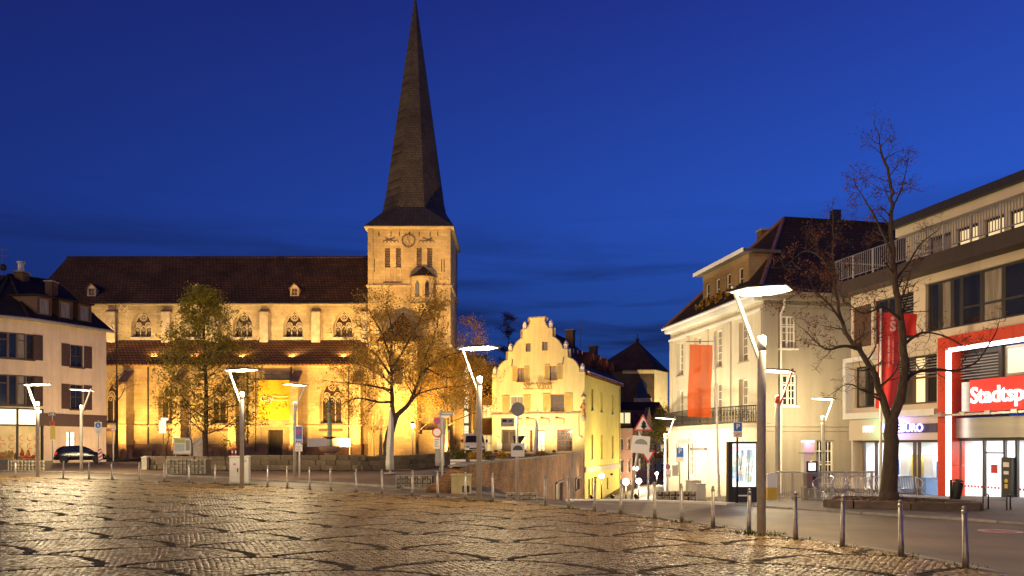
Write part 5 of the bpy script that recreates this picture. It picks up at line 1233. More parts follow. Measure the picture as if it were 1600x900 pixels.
    # brick dormer storey over the front
    m = B(Mf); d0, d1 = 4.0, 10.3; yd = .65; zt = 13.0
    dh = [(c - .32, c + .32, 11.05, 12.35) for c in (4.7, 6.2, 7.7, 9.3)]
    m.wall(d0, d1, 10.3, zt, yd, dh, .2); m.face([(d1, yd, 10.3), (d1, yd, zt), (d1, yd + 3.2, zt), (d1, yd + 1, 10.3)]); m.face([(d0, yd, 10.3), (d0, yd, zt), (d0, yd + 3.2, zt), (d0, yd + 1, 10.3)]); dm = m.build('dormer', brick_yellow, t)
    B(Mf).box(d0 - .4, d1 + .3, yd - .5, yd + 1.9, zt + .002, zt + .18).build('dormer_roof', pm('dormer_lead', (.12, .09, .07), .6, .2, 2, .05), dm)
    B(Mf).box(d0 - .42, d1 + .32, yd - .53, yd - .501, zt - .02, zt + .22).build('dormer_gutter', white_paint, dm)
    for h in dh:
        p = Mf @ Vector(((h[0] + h[1]) / 2, yd + .1, h[2])); window(t, p.x, p.y, p.z + zo, .64, 1.3, 1, 2, white_paint, glass_dark, rz=R(-90))
    for c, x in ((8.4, 0),):
        b = B().box(5.7, 6.3, 10.7, 11.4, 11.4, 16.7).build('chimney', brick_brown, t)
        B().box(5.63, 6.37, 10.63, 11.47, 16.701, 16.85).build('chimney_cap', concrete, b)
    B().box(8.4, 8.9, 6.3, 6.8, 16.1, 17.0).build('roof_vent', dark_metal, t)
    sk = B(Mf); sk.face([(10.9, 2.35, 12.9), (11.5, 2.0, 12.6), (11.5, 3.0, 13.6), (10.9, 3.35, 13.9)]); sk.build('skylight', glass_dark, t)
    return t, Mf
MN, MNf = mansion()
# golden plants in the gutter boxes under the dormer
def flower_boxes():
    rr = random.Random(3)
    W = MN.matrix_basis.copy() if False else (Matrix.Translation(MN.location) @ Matrix.Rotation(MN.rotation_euler[2], 4, 'Z'))
    for k, c in enumerate((4.6, 6.0, 7.4, 8.8)):
        p = W @ Matrix.Translation((0, 0, 1.3)) @ MNf @ Vector((c, .32, 10.5))
        t = thing('window_box', ['farthest golden window box under the brick dormer', 'golden window box second from the far end of the brick dormer', 'golden window box third from the far end of the brick dormer', 'golden window box nearest the lamp under the brick dormer'][k], 'window box', p, R(-90) + MN.rotation_euler[2], 'window boxes under the dormer')
        MB().box(-.5, .5, -.12, .12, -.15, .1).build('box', wood_brown, t)
        m = MB()
        for q in range(160):
            v = Vector((rr.gauss(0, .28), rr.gauss(-.05, .16), .25 + rr.gauss(0, .2))); a = rr.uniform(.06, .12); u1 = Vector((rr.uniform(-1, 1), rr.uniform(-1, 1), rr.uniform(-1, 1))).normalized() * a; u2 = u1.orthogonal().normalized() * a * .7
            m.face([v - u1, v - u2, v + u1, v + u2])
        m.build('foliage', leaf_gold, t)
flower_boxes()
fx = lambda a, b: MN.location + Vector((math.cos(MN.rotation_euler[2]) * a - math.sin(MN.rotation_euler[2]) * b, math.sin(MN.rotation_euler[2]) * a + math.cos(MN.rotation_euler[2]) * b, 0))
for b, e_, lab in ((11.0, 1900, 'floodlight at the kerb below the far end of the balcony'), (6.5, 1900, 'floodlight at the kerb below the middle of the balcony'), (2.2, 1500, 'floodlight at the kerb below the near end of the balcony')):
    p = fx(-6.5, b); flood(p.x, p.y, gz(p.x, p.y) + .02, tuple(fx(0, b) + Vector((0, 0, 8.2))), e_ * 1.7, lab, (1.0, .88, .62), angle=130)

# ------------------------------------------------------------------ the savings bank building
letter_p = glow('pale_letter', (.85, .95, 1.0), 1.0)
def bank():
    ox, oy = 15.9, 36.0; rz = math.atan2(-.9701, .2425)
    t = thing('bank_building', 'modern tan bank building with red portal frame and roof terrace', 'bank', (ox, oy, -.54), rz)
    z0 = .54; B = lambda: MB(Matrix.Translation((0, 0, z0))); S1 = 19.0; zg = -.7
    def W(s, y, z, w_, h_, **k): return window(t, s, y, z + z0, w_, h_, **k)
    fd = dict(fm=frame_dark)
    # upper wall with openings: second floor band, first floor windows
    h2 = [(.15, 1.35, 6.25, 8.15), (1.5, 3.9, 6.25, 8.2), (4.55, 9.9, 6.35, 8.35), (10.4, 16.0, 6.35, 8.35)]
    h1 = [(.25, 1.55, 3.45, 5.35), (2.4, 5.15, 3.45, 5.45)]
    B().wall(0, S1, 6.0, 8.7, 0, h2, .32).build('upper_wall', render_tan, t)
    m = B().wall(0, 5.5, 2.95, 5.998, 0, h1, .32); m.build('first_floor_wall', render_tan, t)
    B().box(-.06, 5.45, -.42, -.003, 2.93, 3.2).box(-.06, .14, -.42, -.003, 3.2, 5.75).box(-.06, 1.95, -.42, -.003, 5.55, 5.76).build('white_bay_frame', white_paint, t)
    B().box(-.02, 5.4, -.1, .3, 1.95, 2.929).build('tan_fascia', render_tan, t)
    B().box(-.01, .12, .01, 9, -1.5, 8.7).build('end_wall', render_tan, t)
    # windows
    B().box(.15, 1.35, .05, .12, 6.25, 8.15).build('shutter_panel', wood_brown, t)
    for k in range(3): W(1.5 + .8 * (k + .5), .14, 6.25, .8, 1.95, nx=1, ny=1, gm=glass_dark, **fd)
    def blind(s0, s1, z0_, z1_, y=.05):
        o = B().box(s0, s1, y - .02, y + .08, z1_ - .06, z1_).build('blind_box', frame_dark, t)
        n = int((z1_ - z0_) / .12); me = MB().loft([[(0, -.03, .05), (0, .03, .09), (0, .03, .10), (0, -.03, .06)], [(s1 - s0, -.03, .05), (s1 - s0, .03, .09), (s1 - s0, .03, .10), (s1 - s0, -.03, .06)]])
        b0 = me.build('slat', blind_m); data = b0.data; bpy.data.objects.remove(b0)
        for k in range(n): put('slat', data, o, (s0, y + .0, z0 + z0_ + (z1_ - .12 - z0_) * k / n))
    blind(3.0, 3.88, 6.5, 8.18)
    k = 0; s = 4.55
    for w_ in (.62, .62, .45, .95, .95, .95, .8): W(s + w_ / 2, .14, 6.35, w_, 2.0, nx=1, ny=1, gm=[glass_dark, glass_curtain, glass_dark, glass_dark, glass_curtain][k % 5], fw=.09, top=.36 if k in (3, 4, 5) else None, **fd); s += w_; k += 1
    for q in range(6): W(10.4 + .933 * (q + .5), .14, 6.35, .93, 2.0, nx=1, ny=1, gm=glass_dark, fw=.09, **fd)
    for q in range(2): W(.25 + .65 * (q + .5), .12, 3.45, .65, 1.9, nx=1, ny=1, gm=[glass_curtain, glass_dark][q], fw=.08, **fd)
    for q in range(4): W(2.4 + .6875 * (q + .5), .14, 3.45, .6875, 2.0, nx=1, ny=1, gm=[glass_dark, glass_brown, glass_lit, glass_dark][q], fw=.08, fm=wood_brown, top=.55)
    blind(2.42, 5.13, 4.6, 5.43)
    # roof terrace: dark slab edge, railing, set-back top storey
    B().box(-.35, S1, -.75, 9, 8.702, 9.28).build('terrace_slab', pm('dark_slab_edge', (.05, .035, .028), .6, .2, 3, .03), t)
    rl = B(); rl.bar((-.3, -.68, 10.34), (S1, -.68, 10.34), .04, .04).bar((-.3, -.68, 9.42), (S1, -.68, 9.42), .04, .04).bar((-.3, -.68, 10.34), (-.3, 5, 10.34), .05, .05).bar((-.3, -.68, 9.42), (-.3, 5, 9.42), .04, .04); r_ = rl.build('terrace_railing', steel, t)
    n0 = MB().box(-.012, .012, -.012, .012, 0, .90).build('b', steel); data = n0.data; bpy.data.objects.remove(n0)
    for q in range(100): put('baluster', data, r_, (-.3 + .125 * q, -.68, z0 + 9.43))
    for q in range(16): put('baluster', data, r_, (-.3, -.6 + .33 * q, z0 + 9.43))
    p0 = MB().box(-.018, .018, -.04, .02, -.25, 1.06).build('p', galv); data = p0.data; bpy.data.objects.remove(p0)
    for q in range(13): put('railing_post', data, r_, (-.28 + 1.3 * q, -.68, z0 + 9.28))
    h3 = [(2.6, 3.9, 9.4, 10.85), (4.1, 5.3, 9.4, 10.85), (5.5, 6.5, 9.4, 10.85), (6.7, 7.6, 9.4, 10.85), (8.3, 12.5, 9.4, 10.95)]
    B().wall(1.3, S1, 9.3, 11.65, 1.9, h3, .3).build('top_storey_wall', pm('pale_top_cladding', (.62, .55, .42), .7, .06, 1, .03), t)
    B().box(1.3, 1.5, 1.91, 9, 9.3, 11.65).build('top_storey_end_wall', MATS['pale_top_cladding'], t)
    for q, h in enumerate(h3):
        if q < 4: W((h[0] + h[1]) / 2, 2.05, h[2], h[1] - h[0], h[3] - h[2], nx=1, ny=1, gm=[glass_curtain, glass_lit, glass_lit, glass_lit][q], fw=.1, **fd)
        else:
            for j in range(4): W(h[0] + 1.05 * (j + .5), 2.05, h[2], 1.05, h[3] - h[2], nx=1, ny=1, gm=glass_dark, fw=.1, **fd)
    B().box(1.0, S1, 1.3, 9, 11.651, 12.02).build('roof_edge', frame_dark, t)
    B().box(1.1, S1, 1.5, 1.9, 11.25, 11.65).build('roof_soffit', MATS['pale_top_cladding'], t)
    for s in (8.0,): B().box(s - .12, s + .12, 1.55, 1.895, 9.3, 11.24).build('top_column', MATS['pale_top_cladding'], t)
    # red portal
    fr0, fr1 = 5.86, 6.24
    for k in range(4): B().box(fr0, fr1, -.62 - .004 * (k % 2), .3, zg + 1.66 * k, zg + 1.66 * k + 1.648).build('portal_panel', red_paint, t)
    k = 0; s = fr1 + .008
    while s < S1: B().box(s, min(S1, s + 1.49), -.62 - .004 * (k % 2), .3, 5.48, 5.94).build('portal_panel', red_paint, t); s += 1.50; k += 1
    s = .02; k = 0
    while s < S1 - 1.2:      # thin cladding sheets over the wall bands, joints left open
        B().box(s, s + 1.19, -.022 - .003 * (k % 2), -.002, 8.37, 8.69).build('cladding_sheet', render_tan, t); B().box(s, s + 1.19, -.022 - .003 * (k % 2), -.002, 5.96 if s > 5.6 else 5.78, 6.22).build('cladding_sheet', render_tan, t); s += 1.2; k += 1
    B().box(fr1 + .004, fr1 + .12, -.60, -.45, zg, 5.40).box(fr1 + .125, S1, -.60, -.45, 5.34, 5.478).build('led_strip', led_white, t)
    light('portal_glow', 'AREA', t, (8.4, -.25, z0 + 2.85), 0.001, WHITE, .2, (0, -.3, -1)) if False else None
    # glazed first floor inside the portal
    B().box(6.2, S1, .28, .34, 3.95, 5.40).build('portal_back', frame_dark, t)
    blind(6.25, 8.0, 4.25, 5.25, .10)
    W(9.5, .12, 4.25, 2.6, 1.1, nx=2, ny=1, gm=glass_office, fw=.10, fm=alu); W(12.3, .12, 4.25, 2.8, 1.1, nx=2, ny=1, gm=glass_office, fw=.10, fm=alu)
    B().box(8.05, 8.18, .0, .2, 4.1, 5.4).build('mullion', frame_dark, t)
    # sign: brushed metal with the red lit panel and white letters
    B().box(6.55, 6.95, -.16, .2, 3.0, 4.15).build('metal_panel', alu, t)
    B().box(6.96, S1, -.20, .2, 3.0, 4.2).build('sign_panel', red_lit, t)
    text('sign_lettering', 'Stadtsparkasse', .84, letter_w, t, (7.05, -.25, z0 + 3.58), ext=.02, align='LEFT', bold=.018, sx=.92)
    cn = B(); cn.bar((5.9, -1.0, 2.88), (S1, -1.0, 2.88), .10, .08)
    co = cn.build('canopy_rail', steel, t)
    for q in range(8): B().bar((6.4 + q * 1.1, -1.0, 2.9), (6.4 + q * 1.1, -.21, 2.96), .09, .06).box(6.28 + q * 1.1, 6.52 + q * 1.1, -1.08, -.92, 2.84, 2.98).build('canopy_bracket', steel, co)
    B().box(6.06, S1, -.12, .2, 2.02, 2.78).build('aluminium_band', alu, t)
    # entrance: clear doors before a bright hall
    y0 = .1
    gf = B(); 
    for s in (6.2, 7.35, 8.25, 8.75, 9.9, 10.4, 11.5, 12.6): gf.box(s - .04, s + .04, y0 - .06, y0 + .06, zg, 2.01)
    gf.box(6.0, S1, y0 - .05, y0 + .05, 1.9, 2.015); gf.build('entrance_frame', frame_dark, t)
    for s0_, s1_ in ((6.24, 7.31), (7.39, 8.21), (8.79, 9.86), (9.94, 10.36), (10.44, 11.46), (11.54, 12.56)): B().box(s0_, s1_, y0 - .01, y0 + .01, zg, 1.895).build('entrance_pane', clearg, t)
    tr_ = B()
    for s in (7.35, 9.35): tr_.box(s, s + .9, y0 - .08, y0 - .061, 1.42, 1.48)
    tr_.build('door_closer_bar', frame_dark, t)
    for s in (7.8, 9.35): B().box(s - .14, s + .14, y0 - .03, y0 - .012, .70, 1.02).build('door_sticker', sign_red, t)
    d = B()
    for k in range(26): s = 6.3 + k * .15; d.box(s, s + .07, y0 - .028, y0 - .0125, .12, .20)
    stuff(d.build('safety_dots', sign_red, t))
    pl = B().box(8.28, 8.72, -.12, .22, zg, 1.30).build('intercom_column', frame_dark, t)
    B().box(8.38, 8.62, -.135, -.121, .95, 1.12).box(8.40, 8.60, -.135, -.121, .68, .80).build('intercom_plate', sign_white, pl)
    B().disc((8.5, -.135, .45), .07, .014, 12).box(8.44, 8.56, -.135, -.121, .18, .33).build('yellow_sticker', sign_yellow, pl)
    hall = B(); hall.face([(5.6, 4.4, zg), (S1, 4.4, zg), (S1, 4.4, 2.0), (5.6, 4.4, 2.0)]); hall.face([(6.0, .31, zg), (6.0, 4.4, zg), (6.0, 4.4, 2.0), (6.0, .31, 2.0)]); hall.face([(6, .2, 1.99), (S1, .2, 1.99), (S1, 4.4, 1.99), (6, 4.4, 1.99)]); hall.face([(6, .12, zg + .32), (S1, .12, zg + .32), (S1, 4.4, zg + .32), (6, 4.4, zg + .32)]); hall.build('bright_hall', interior_w, t)
    for q in range(5): B().box(6.6 + 1.7 * q, 7.7 + 1.7 * q, .9, 3.4, 1.93, 1.97).build('ceiling_light', ceil_lit, t)
    B().box(7.0, 8.2, 3.7, 4.2, zg + .33, .9).box(9.6, 11.0, 3.8, 4.3, zg + .33, 1.5).build('hall_counter', pm('red_counter', (.5, .05, .03), .5, .1, 2, 0), t)
    # travel office below the bay
    sb = B(); sb.box(2.1, 5.30, -.14, -.101, 2.25, 2.62); sb.build('office_sign_board', pm('dark_sign_band', (.06, .045, .06), .5, .1, 2, 0), t)
    text('office_lettering', 'REISEBÜRO', .46, letter_b, t, (2.30, -.2, z0 + 2.44), ext=.02, align='LEFT', bold=.012, sx=1.02)
    text('office_lettering', 'FIRST', .40, letter_p, t, (1.05, -.2, z0 + 2.44), ext=.02, align='LEFT', bold=.008, sx=.75)
    MB(Matrix.Translation((0, 0, z0))).box(2.12, 2.26, -.17, -.142, 2.30, 2.56).build('green_glow_block', glow_green, t)  # glowing block added to carry the green glow beside the trunk
    light('sign_glow', 'POINT', t, (3.3, -.5, z0 + 2.44), 60, (.35, .3, 1.0), .25); light('sign_glow', 'POINT', t, (2.0, -.5, z0 + 2.44), 16, (.2, 1.0, .35), .2)  # blue belongs to the letters, the green lamp is added for that glow
    gf = B()
    for s in (.75, 1.55, 3.85, 4.1, 5.32): gf.box(s - .04, s + .04, .05, .17, zg, 1.94)
    gf.box(.7, 5.33, .06, .16, zg, zg + .4).box(.7, 5.33, .06, .16, 1.85, 1.945); gf.build('office_frame', wood_brown, t)
    for s0_, s1_ in ((.79, 1.51), (1.59, 3.81), (4.14, 5.28)): B().box(s0_, s1_, .10, .12, zg + .4, 1.85).build('office_pane', clearg, t)
    ro = B(); ro.face([(.3, 3.2, zg), (5.6, 3.2, zg), (5.6, 3.2, 1.95), (.3, 3.2, 1.95)]); ro.face([(.5, .2, 1.94), (5.5, .2, 1.94), (5.5, 3.2, 1.94), (.5, 3.2, 1.94)]); ro.face([(.5, .2, zg + .3), (5.5, .2, zg + .3), (5.5, 3.2, zg + .3), (.5, 3.2, zg + .3)]); ro.face([(.6, .2, zg), (.6, 3.2, zg), (.6, 3.2, 1.95), (.6, .2, 1.95)]); ro.face([(5.34, .31, zg), (5.34, 3.2, zg), (5.34, 3.2, 1.95), (5.34, .31, 1.95)]); ro.build('office_interior', interior_w, t)
    for q in range(2): B().box(1.2 + 2.0 * q, 2.6 + 2.0 * q, .8, 2.4, 1.88, 1.92).build('ceiling_light', ceil_lit, t)
    rr = random.Random(8); po = [sign_blue, sign_red, sign_white, sign_yellow, red_lit]
    for q in range(6): s = 1.0 + .7 * q; B().box(s, s + .5, 1.2 + rr.uniform(0, .8), 1.24 + 2 * 0, .1 + rr.uniform(0, .3), 1.0 + rr.uniform(0, .5)).build('office_poster', [sign_blue, sign_white, sign_yellow, sign_white, sign_blue, sign_red][q], t)
    B().box(1.4, 3.6, .9, 1.5, zg + .31, .35).build('office_desk', pm('office_desk_blue', (.15, .25, .45), .5, .1, 2, 0), t)
    B().box(-.05, 5.34, .0, .2, zg - .6, zg + .02).build('threshold', concrete, t)
    return t
bank()

# ------------------------------------------------------------------ pink houses, gate tower, houses behind
def town_house(name, label, x0, x1, y, zb, ze, rows, ncol, wallm, roofm, zr, depth=9, lit=()):
    t = thing('town_house', label, 'house', ((x0 + x1) / 2, y, zb), 0, 'houses along the sloping street')
    B = lambda: wm(t); hs = []; W_ = (x1 - x0) / ncol
    for z, h in rows:
        for k in range(ncol): c = x0 + W_ * (k + .5); hs.append((c - W_ * .24, c + W_ * .24, z, z + h))
    m = B().wall(x0, x1, zb - 2, ze, y, hs, .25)
    m.face([(x0, y, zb), (x0, y + depth, zb), (x0, y + depth, ze), (x0, y, ze)]); m.face([(x1, y, zb), (x1, y + depth, zb), (x1, y + depth, ze), (x1, y, ze)]); m.face([(x0, y + depth, zb), (x1, y + depth, zb), (x1, y + depth, ze), (x0, y + depth, ze)]); m.build('wall', wallm, t)
    for i, h in enumerate(hs): window(t, (h[0] + h[1]) / 2 - t.location.x, .14, h[2] - zb, h[1] - h[0], h[3] - h[2], 2, 2, white_paint, glass_lit if i in lit else glass_dark, fw=.09)
    B().loft([[(x0 - .2, y - .4, ze), (x0 - .2, y + depth / 2, zr), (x0 - .2, y + depth + .4, ze)], [(x1 + .2, y - .4, ze), (x1 + .2, y + depth / 2, zr), (x1 + .2, y + depth + .4, ze)]]).build('roof', roofm, t)
    B().box(x0 - .05, x1 + .05, y - .22, y - .003, ze - .25, ze - .02).build('cornice', trim, t)
    return t
zp = lambda p, d: EYE + (HZ - p) * d / F
xp = lambda p, d: (p - 800) * d / F
th = town_house('a', 'pink house beside the yellow inn with a dark roof and lit dormer', xp(955, 100), xp(988, 100), 100, zp(790, 100), zp(669, 100), [(zp(703, 100), 1.5), (zp(738, 100), 1.6), (zp(772, 100), 1.8)], 3, render_pink, tile_dark, zp(628, 104), 10)
dz = zp(662, 101); x = xp(973, 101)
q = wm(th).box(x - .9, x + .9, 99.7, 103, dz - .4, dz + 1.7).build('dormer', tile_dark, th); window(th, x - .42 - th.location.x, -.38, dz - th.location.z, .75, 1.4, 1, 1, white_paint, glass_lit); window(th, x + .42 - th.location.x, -.38, dz - th.location.z, .75, 1.4, 1, 1, white_paint, glass_lit)
th = town_house('b', 'salmon house with a red pointed gable down the sloping street', xp(986, 107), xp(1022, 107), 107, zp(790, 107), zp(672, 107), [(zp(705, 107), 1.8), (zp(735, 107), 1.8), (zp(770, 107), 2.2)], 4, pm('salmon_render', (.55, .34, .22), .9, .1, .8, .06), tile_red, zp(640, 110), 9, (5, 9))
g = wm(th); g.loft([[(xp(1006, 107), 106.6, zp(672, 107)), (xp(1020, 107), 106.6, zp(672, 107)), (xp(1014, 107), 106.6, zp(636, 107))], [(xp(1006, 107), 110, zp(672, 107)), (xp(1020, 107), 110, zp(672, 107)), (xp(1014, 107), 110, zp(636, 107))]]); g.build('gable', render_pink, th)
th = town_house('c', 'brown balconied house low down the sloping street', xp(1018, 112), xp(1062, 112), 112, zp(790, 112), zp(684, 112), [(zp(712, 112), 1.7), (zp(742, 112), 1.7), (zp(774, 112), 2.0)], 4, render_tan, tile_red, zp(660, 116), 9, (1, 6, 7, 10))
for zz_ in (zp(716, 112), zp(748, 112)): wm(th).box(xp(1020, 112), xp(1044, 112), 111.0, 111.99, zz_, zz_ + .12).box(xp(1020, 112), xp(1044, 112), 110.95, 111.0, zz_, zz_ + 1.0).build('balcony', wood_red, th)
def gate_tower():
    d = 128.0; xa, xb = xp(952, d), xp(1022, d); xc = xp(1041, d + 6); c = ((xa + xc) / 2, d + 6)
    t = thing('gate_tower', 'old fortified tower with a pyramid roof behind the houses', 'tower', ((xa + xb) / 2, d, -8))
    zt = zp(578, d); B = lambda: wm(t)
    m = B(); pl = [(xa, d), (xb, d), (xc, d + 5), (xc, d + 11), (xb, d + 15), (xa, d + 15), (xa - 2.5, d + 10), (xa - 2.5, d + 5)]
    m.loft([[(x, y, z) for x, y in pl] for z in (-9, zt)]); m.build('wall', brickm('tower_brick', (.13, .08, .05), (.09, .06, .04), (.12, .09, .07), .4, .14, .012, stain=.5), t)
    cm = pm('pale_tower_render', (.66, .55, .33), .85, .1, 1, .05)
    m = B(); a, b = Vector((xb, d, 0)), Vector((xc, d + 5, 0)); nrm = Vector((b.y - a.y, -(b.x - a.x), 0)).normalized() * .05; a = a + nrm; b = b + nrm
    m.face([(a.x, a.y, -9), (b.x, b.y, -9), (b.x, b.y, zt), (a.x, a.y, zt)]); m.face([(xa + 2.2, d - .03, zt - .6), (xb, d - .03, zt - .6), (xb, d - .03, zt), (xa + 2.2, d - .03, zt)]); m.build('pale_face', cm, t)
    w_ = B(); wx = xp(1003, d); w_.prism([(wx - .8, zp(625, d)), (wx + .8, zp(625, d)), (wx + .8, zp(600, d)), (wx, zp(592, d)), (wx - .8, zp(600, d))], d - .06, d + .1); w_.build('arched_window', glass_dark, t)
    w_ = B(); w_.box(xp(990, d), xp(1018, d), d - .3, d - .04, zp(628, d), zp(622, d)); w_.build('ledge', trim, t)
    m = B(); o = 1.0; pl2 = [(c[0] + (x - c[0]) * 1.09, c[1] + (y - c[1]) * 1.09) for x, y in pl]; low = [m.pt((x, y, zt)) for x, y in pl2]; ap = m.pt((xp(996, d + 7), d + 7, zp(533, d + 7)))
    for k in range(8): m.f.append([low[k], low[(k + 1) % 8], ap])
    m.f.append(low[::-1]); m.build('roof', slate_brown, t)
    B().tube([(xp(996, d + 7), d + 7, zp(536, d + 7)), (xp(996, d + 7), d + 7, zp(522, d + 7))], .10, 6).ball((xp(996, d + 7), d + 7, zp(531, d + 7)), .35, 8, 6).build('finial', iron, t)
gate_tower()
flood(29.5, 122, gr(29.5, 122) + .02, (25.4, 130.5, 8), 42000, 'floodlight far down the street aimed at the old tower', (1, .76, .34), angle=70)
th = thing('dark_gabled_house', 'dark roofed house below the old tower with a small red gable', 'house', (xp(1010, 120), 120, -8), 0, None)
wm(th).box(xp(957, 120), xp(1040, 120), 120, 126, -8, zp(655, 120)).build('wall', brick_brown, th)
wm(th).loft([[(xp(953, 120), 119.5, zp(656, 120)), (xp(960, 124), 124, zp(628, 124)), (xp(953, 120), 128, zp(656, 120))], [(xp(1046, 120), 119.5, zp(656, 120)), (xp(1030, 124), 124, zp(628, 124)), (xp(1046, 120), 128, zp(656, 120))]]).build('roof', tile_dark, th)
g = wm(th); g.loft([[(xp(1020, 119), 119, zp(652, 119)), (xp(1042, 119), 119, zp(652, 119)), (xp(1032, 119), 119, zp(632, 119))], [(xp(1020, 119), 123, zp(652, 119)), (xp(1042, 119), 123, zp(652, 119)), (xp(1032, 119), 123, zp(632, 119))]]); g.build('gable', tile_red, th)
# glazed stair hall and brown house between tower and inn
def stair_hall():
    d = 98.0; x0, x1 = xp(712, d), xp(757, d)
    t = thing('stair_hall', 'tall glazed stair hall glowing beside the church tower', 'building', ((x0 + x1) / 2, d, .8))
    B = lambda: wm(t); zt = zp(560, d)
    B().box(x0, x1, d + .2, d + 8, .5, zt).build('wall', render_tan, t)
    for k, (a, b) in enumerate(((717, 733), (746, 754))):
        for j in range(6):
            z0, z1 = zp(708 - 23 * j, d), zp(708 - 23 * j - 21, d); o = B().box(xp(a, d), xp(b, d), d + .1, d + .18, z0, z1).build('window', white_paint, t)
            B().box(xp(a, d) + .1, xp(b, d) - .1, d + .07, d + .099, z0 + .1, z1 - .1).build('pane', glass_stair, o)
            q = B(); q.box((xp(a, d) + xp(b, d)) / 2 - .04, (xp(a, d) + xp(b, d)) / 2 + .04, d + .04, d + .069, z0, z1).box(xp(a, d), xp(b, d), d + .042, d + .068, (z0 + z1) / 2 - .03, (z0 + z1) / 2 + .03); q.build('glazing_bar', wood_brown, o)
    for p in (713, 736, 743, 756): B().box(xp(p, d) - .16, xp(p, d) + .16, d - .1, d + .19, .5, zt).build('fin', white_paint, t)
    B().box(x0 - .3, x1 + .3, d - .3, d + 8.2, zt + .003, zt + .4).build('roof', frame_dark, t)
stair_hall()
def brown_house():
    d = 94.0; x0, x1 = xp(744, d), xp(778, d)
    t = thing('brown_house', 'brown brick house with white windows behind the white van', 'house', ((x0 + x1) / 2, d, .8))
    zt = zp(622, d); hs = [(xp(764, d) - .8, xp(764, d) + .75, zp(706, d), zp(679, d)), (xp(764, d) - .8, xp(764, d) + .75, zp(654, d), zp(633, d))]
    wm(t).wall(x0, x1, .3, zt, d, hs, .25).box(x0, x1, d + .4, d + 7, .3, zt - .01).build('wall', brick_brown, t)
    for h in hs: window(t, (h[0] + h[1]) / 2 - t.location.x, .12, h[2] - .8, h[1] - h[0], h[3] - h[2], 3, 2, white_paint, glass_lit, fw=.13, bw=.1)
    wm(t).loft([[(x0 - .3, d - .4, zt), (x0 - .3, d + 4, zt + 4.5), (x0 - .3, d + 8, zt)], [(x1 + .3, d - .4, zt), (x1 + .3, d + 4, zt + 4.5), (x1 + .3, d + 8, zt)]]).build('roof', tile_dark, t)
brown_house()
# ------------------------------------------------------------------ low stone wall, planters, kerbside things
def stone_wall(label, P, top, d_, course, seed, ln=(.45, .95)):
    P = [Vector((p[0], p[1], 0)) for p in P]; c = P[len(P) // 2]
    t = thing('stone_wall', label, 'wall', (c.x, c.y, gz(c.x, c.y))); rr = random.Random(seed)
    meshes = []
    for q in range(8):
        m = MB(); j = lambda a: a + rr.uniform(-.06, .06)
        r0 = [(j(-.5), j(-.5), -.5), (j(.5), j(-.5), -.5), (j(.5), .5, -.5), (j(-.5), .5, -.5)]; k = .86
        m.loft([[(x * k, y * .93, -.5) for x, y, z in r0], [(x * .98, y * 1.0, -.36) for x, y, z in r0], [(x * 1.0, y * 1.02, .34) for x, y, z in r0], [(x * k, y * .94, .5) for x, y, z in r0]])
        o = m.build('stone', rubble); meshes.append(o.data); bpy.data.objects.remove(o)
    tot = sum((b - a).length for a, b in zip(P, P[1:]))
    def pos(s):
        for a, b in zip(P, P[1:]):
            l = (b - a).length
            if s <= l or b is P[-1]: u = min(1, s / l); v = a.lerp(b, u); return v, math.atan2((b - a).y, (b - a).x)
            s -= l
    h = top / course
    for r in range(course):
        s = rr.uniform(-.3, 0)
        while s < tot:
            l = rr.uniform(*ln) * (1.25 if r == course - 1 else 1); v, a = pos(max(0, min(tot, s + l / 2)))
            o = put('stone', meshes[rr.randrange(8)], t, (v.x - c.x, v.y - c.y, gz(v.x, v.y) - t.location.z + h * (r + .5)), a + rr.uniform(-.02, .02)); o.scale = (l * .99, d_ * rr.uniform(.92, 1.05), h * .99); s += l
    m = MB(); 
    for a, b in zip(P, P[1:]): m.bar((a.x - c.x, a.y - c.y, top * .48), (b.x - c.x, b.y - c.y, top * .48), d_ * .78, top * .94)
    m.build('mortar_core', pm('mortar_core', (.07, .055, .04), .95, .3, 4, .3) if 'mortar_core' not in MATS else MATS['mortar_core'], t)
    return t
w0, w1, w2 = at(232, 738, 47.5), at(400, 742, 46.5), at(560, 745, 46)
stone_wall('long low rubble stone wall between the cabinet and the notice boards', [(xp(232, 48), 48), (xp(372, 47), 47)], .82, .45, 3, 1)
stone_wall('low rubble stone wall behind the fountain and the taxi sign', [(xp(385, 47), 47), (xp(560, 46.5), 46.5)], .92, .45, 3, 2)
stone_wall('low dark stone wall under the bare spreading tree', [(xp(560, 46.4), 46.4), (xp(640, 48), 48), (xp(700, 52), 52)], .85, .42, 3, 3)
p = at(226, 738, 47.6); t = thing('stone_post', 'small pale square post at the end of the low stone wall', 'post', (xp(227, 47.5), 47.5, gz(-22, 47.5)))
MB().box(-.16, .16, -.16, .16, 0, .72).build('shaft', concrete, t); MB().loft([[(-.19, -.19, .722), (.19, -.19, .722), (.19, .19, .722), (-.19, .19, .722)], [(-.19, -.19, .77), (.19, -.19, .77), (.19, .19, .77), (-.19, .19, .77)], [(-.05, -.05, .84), (.05, -.05, .84), (.05, .05, .84), (-.05, .05, .84)]]).build('cap', concrete, t)

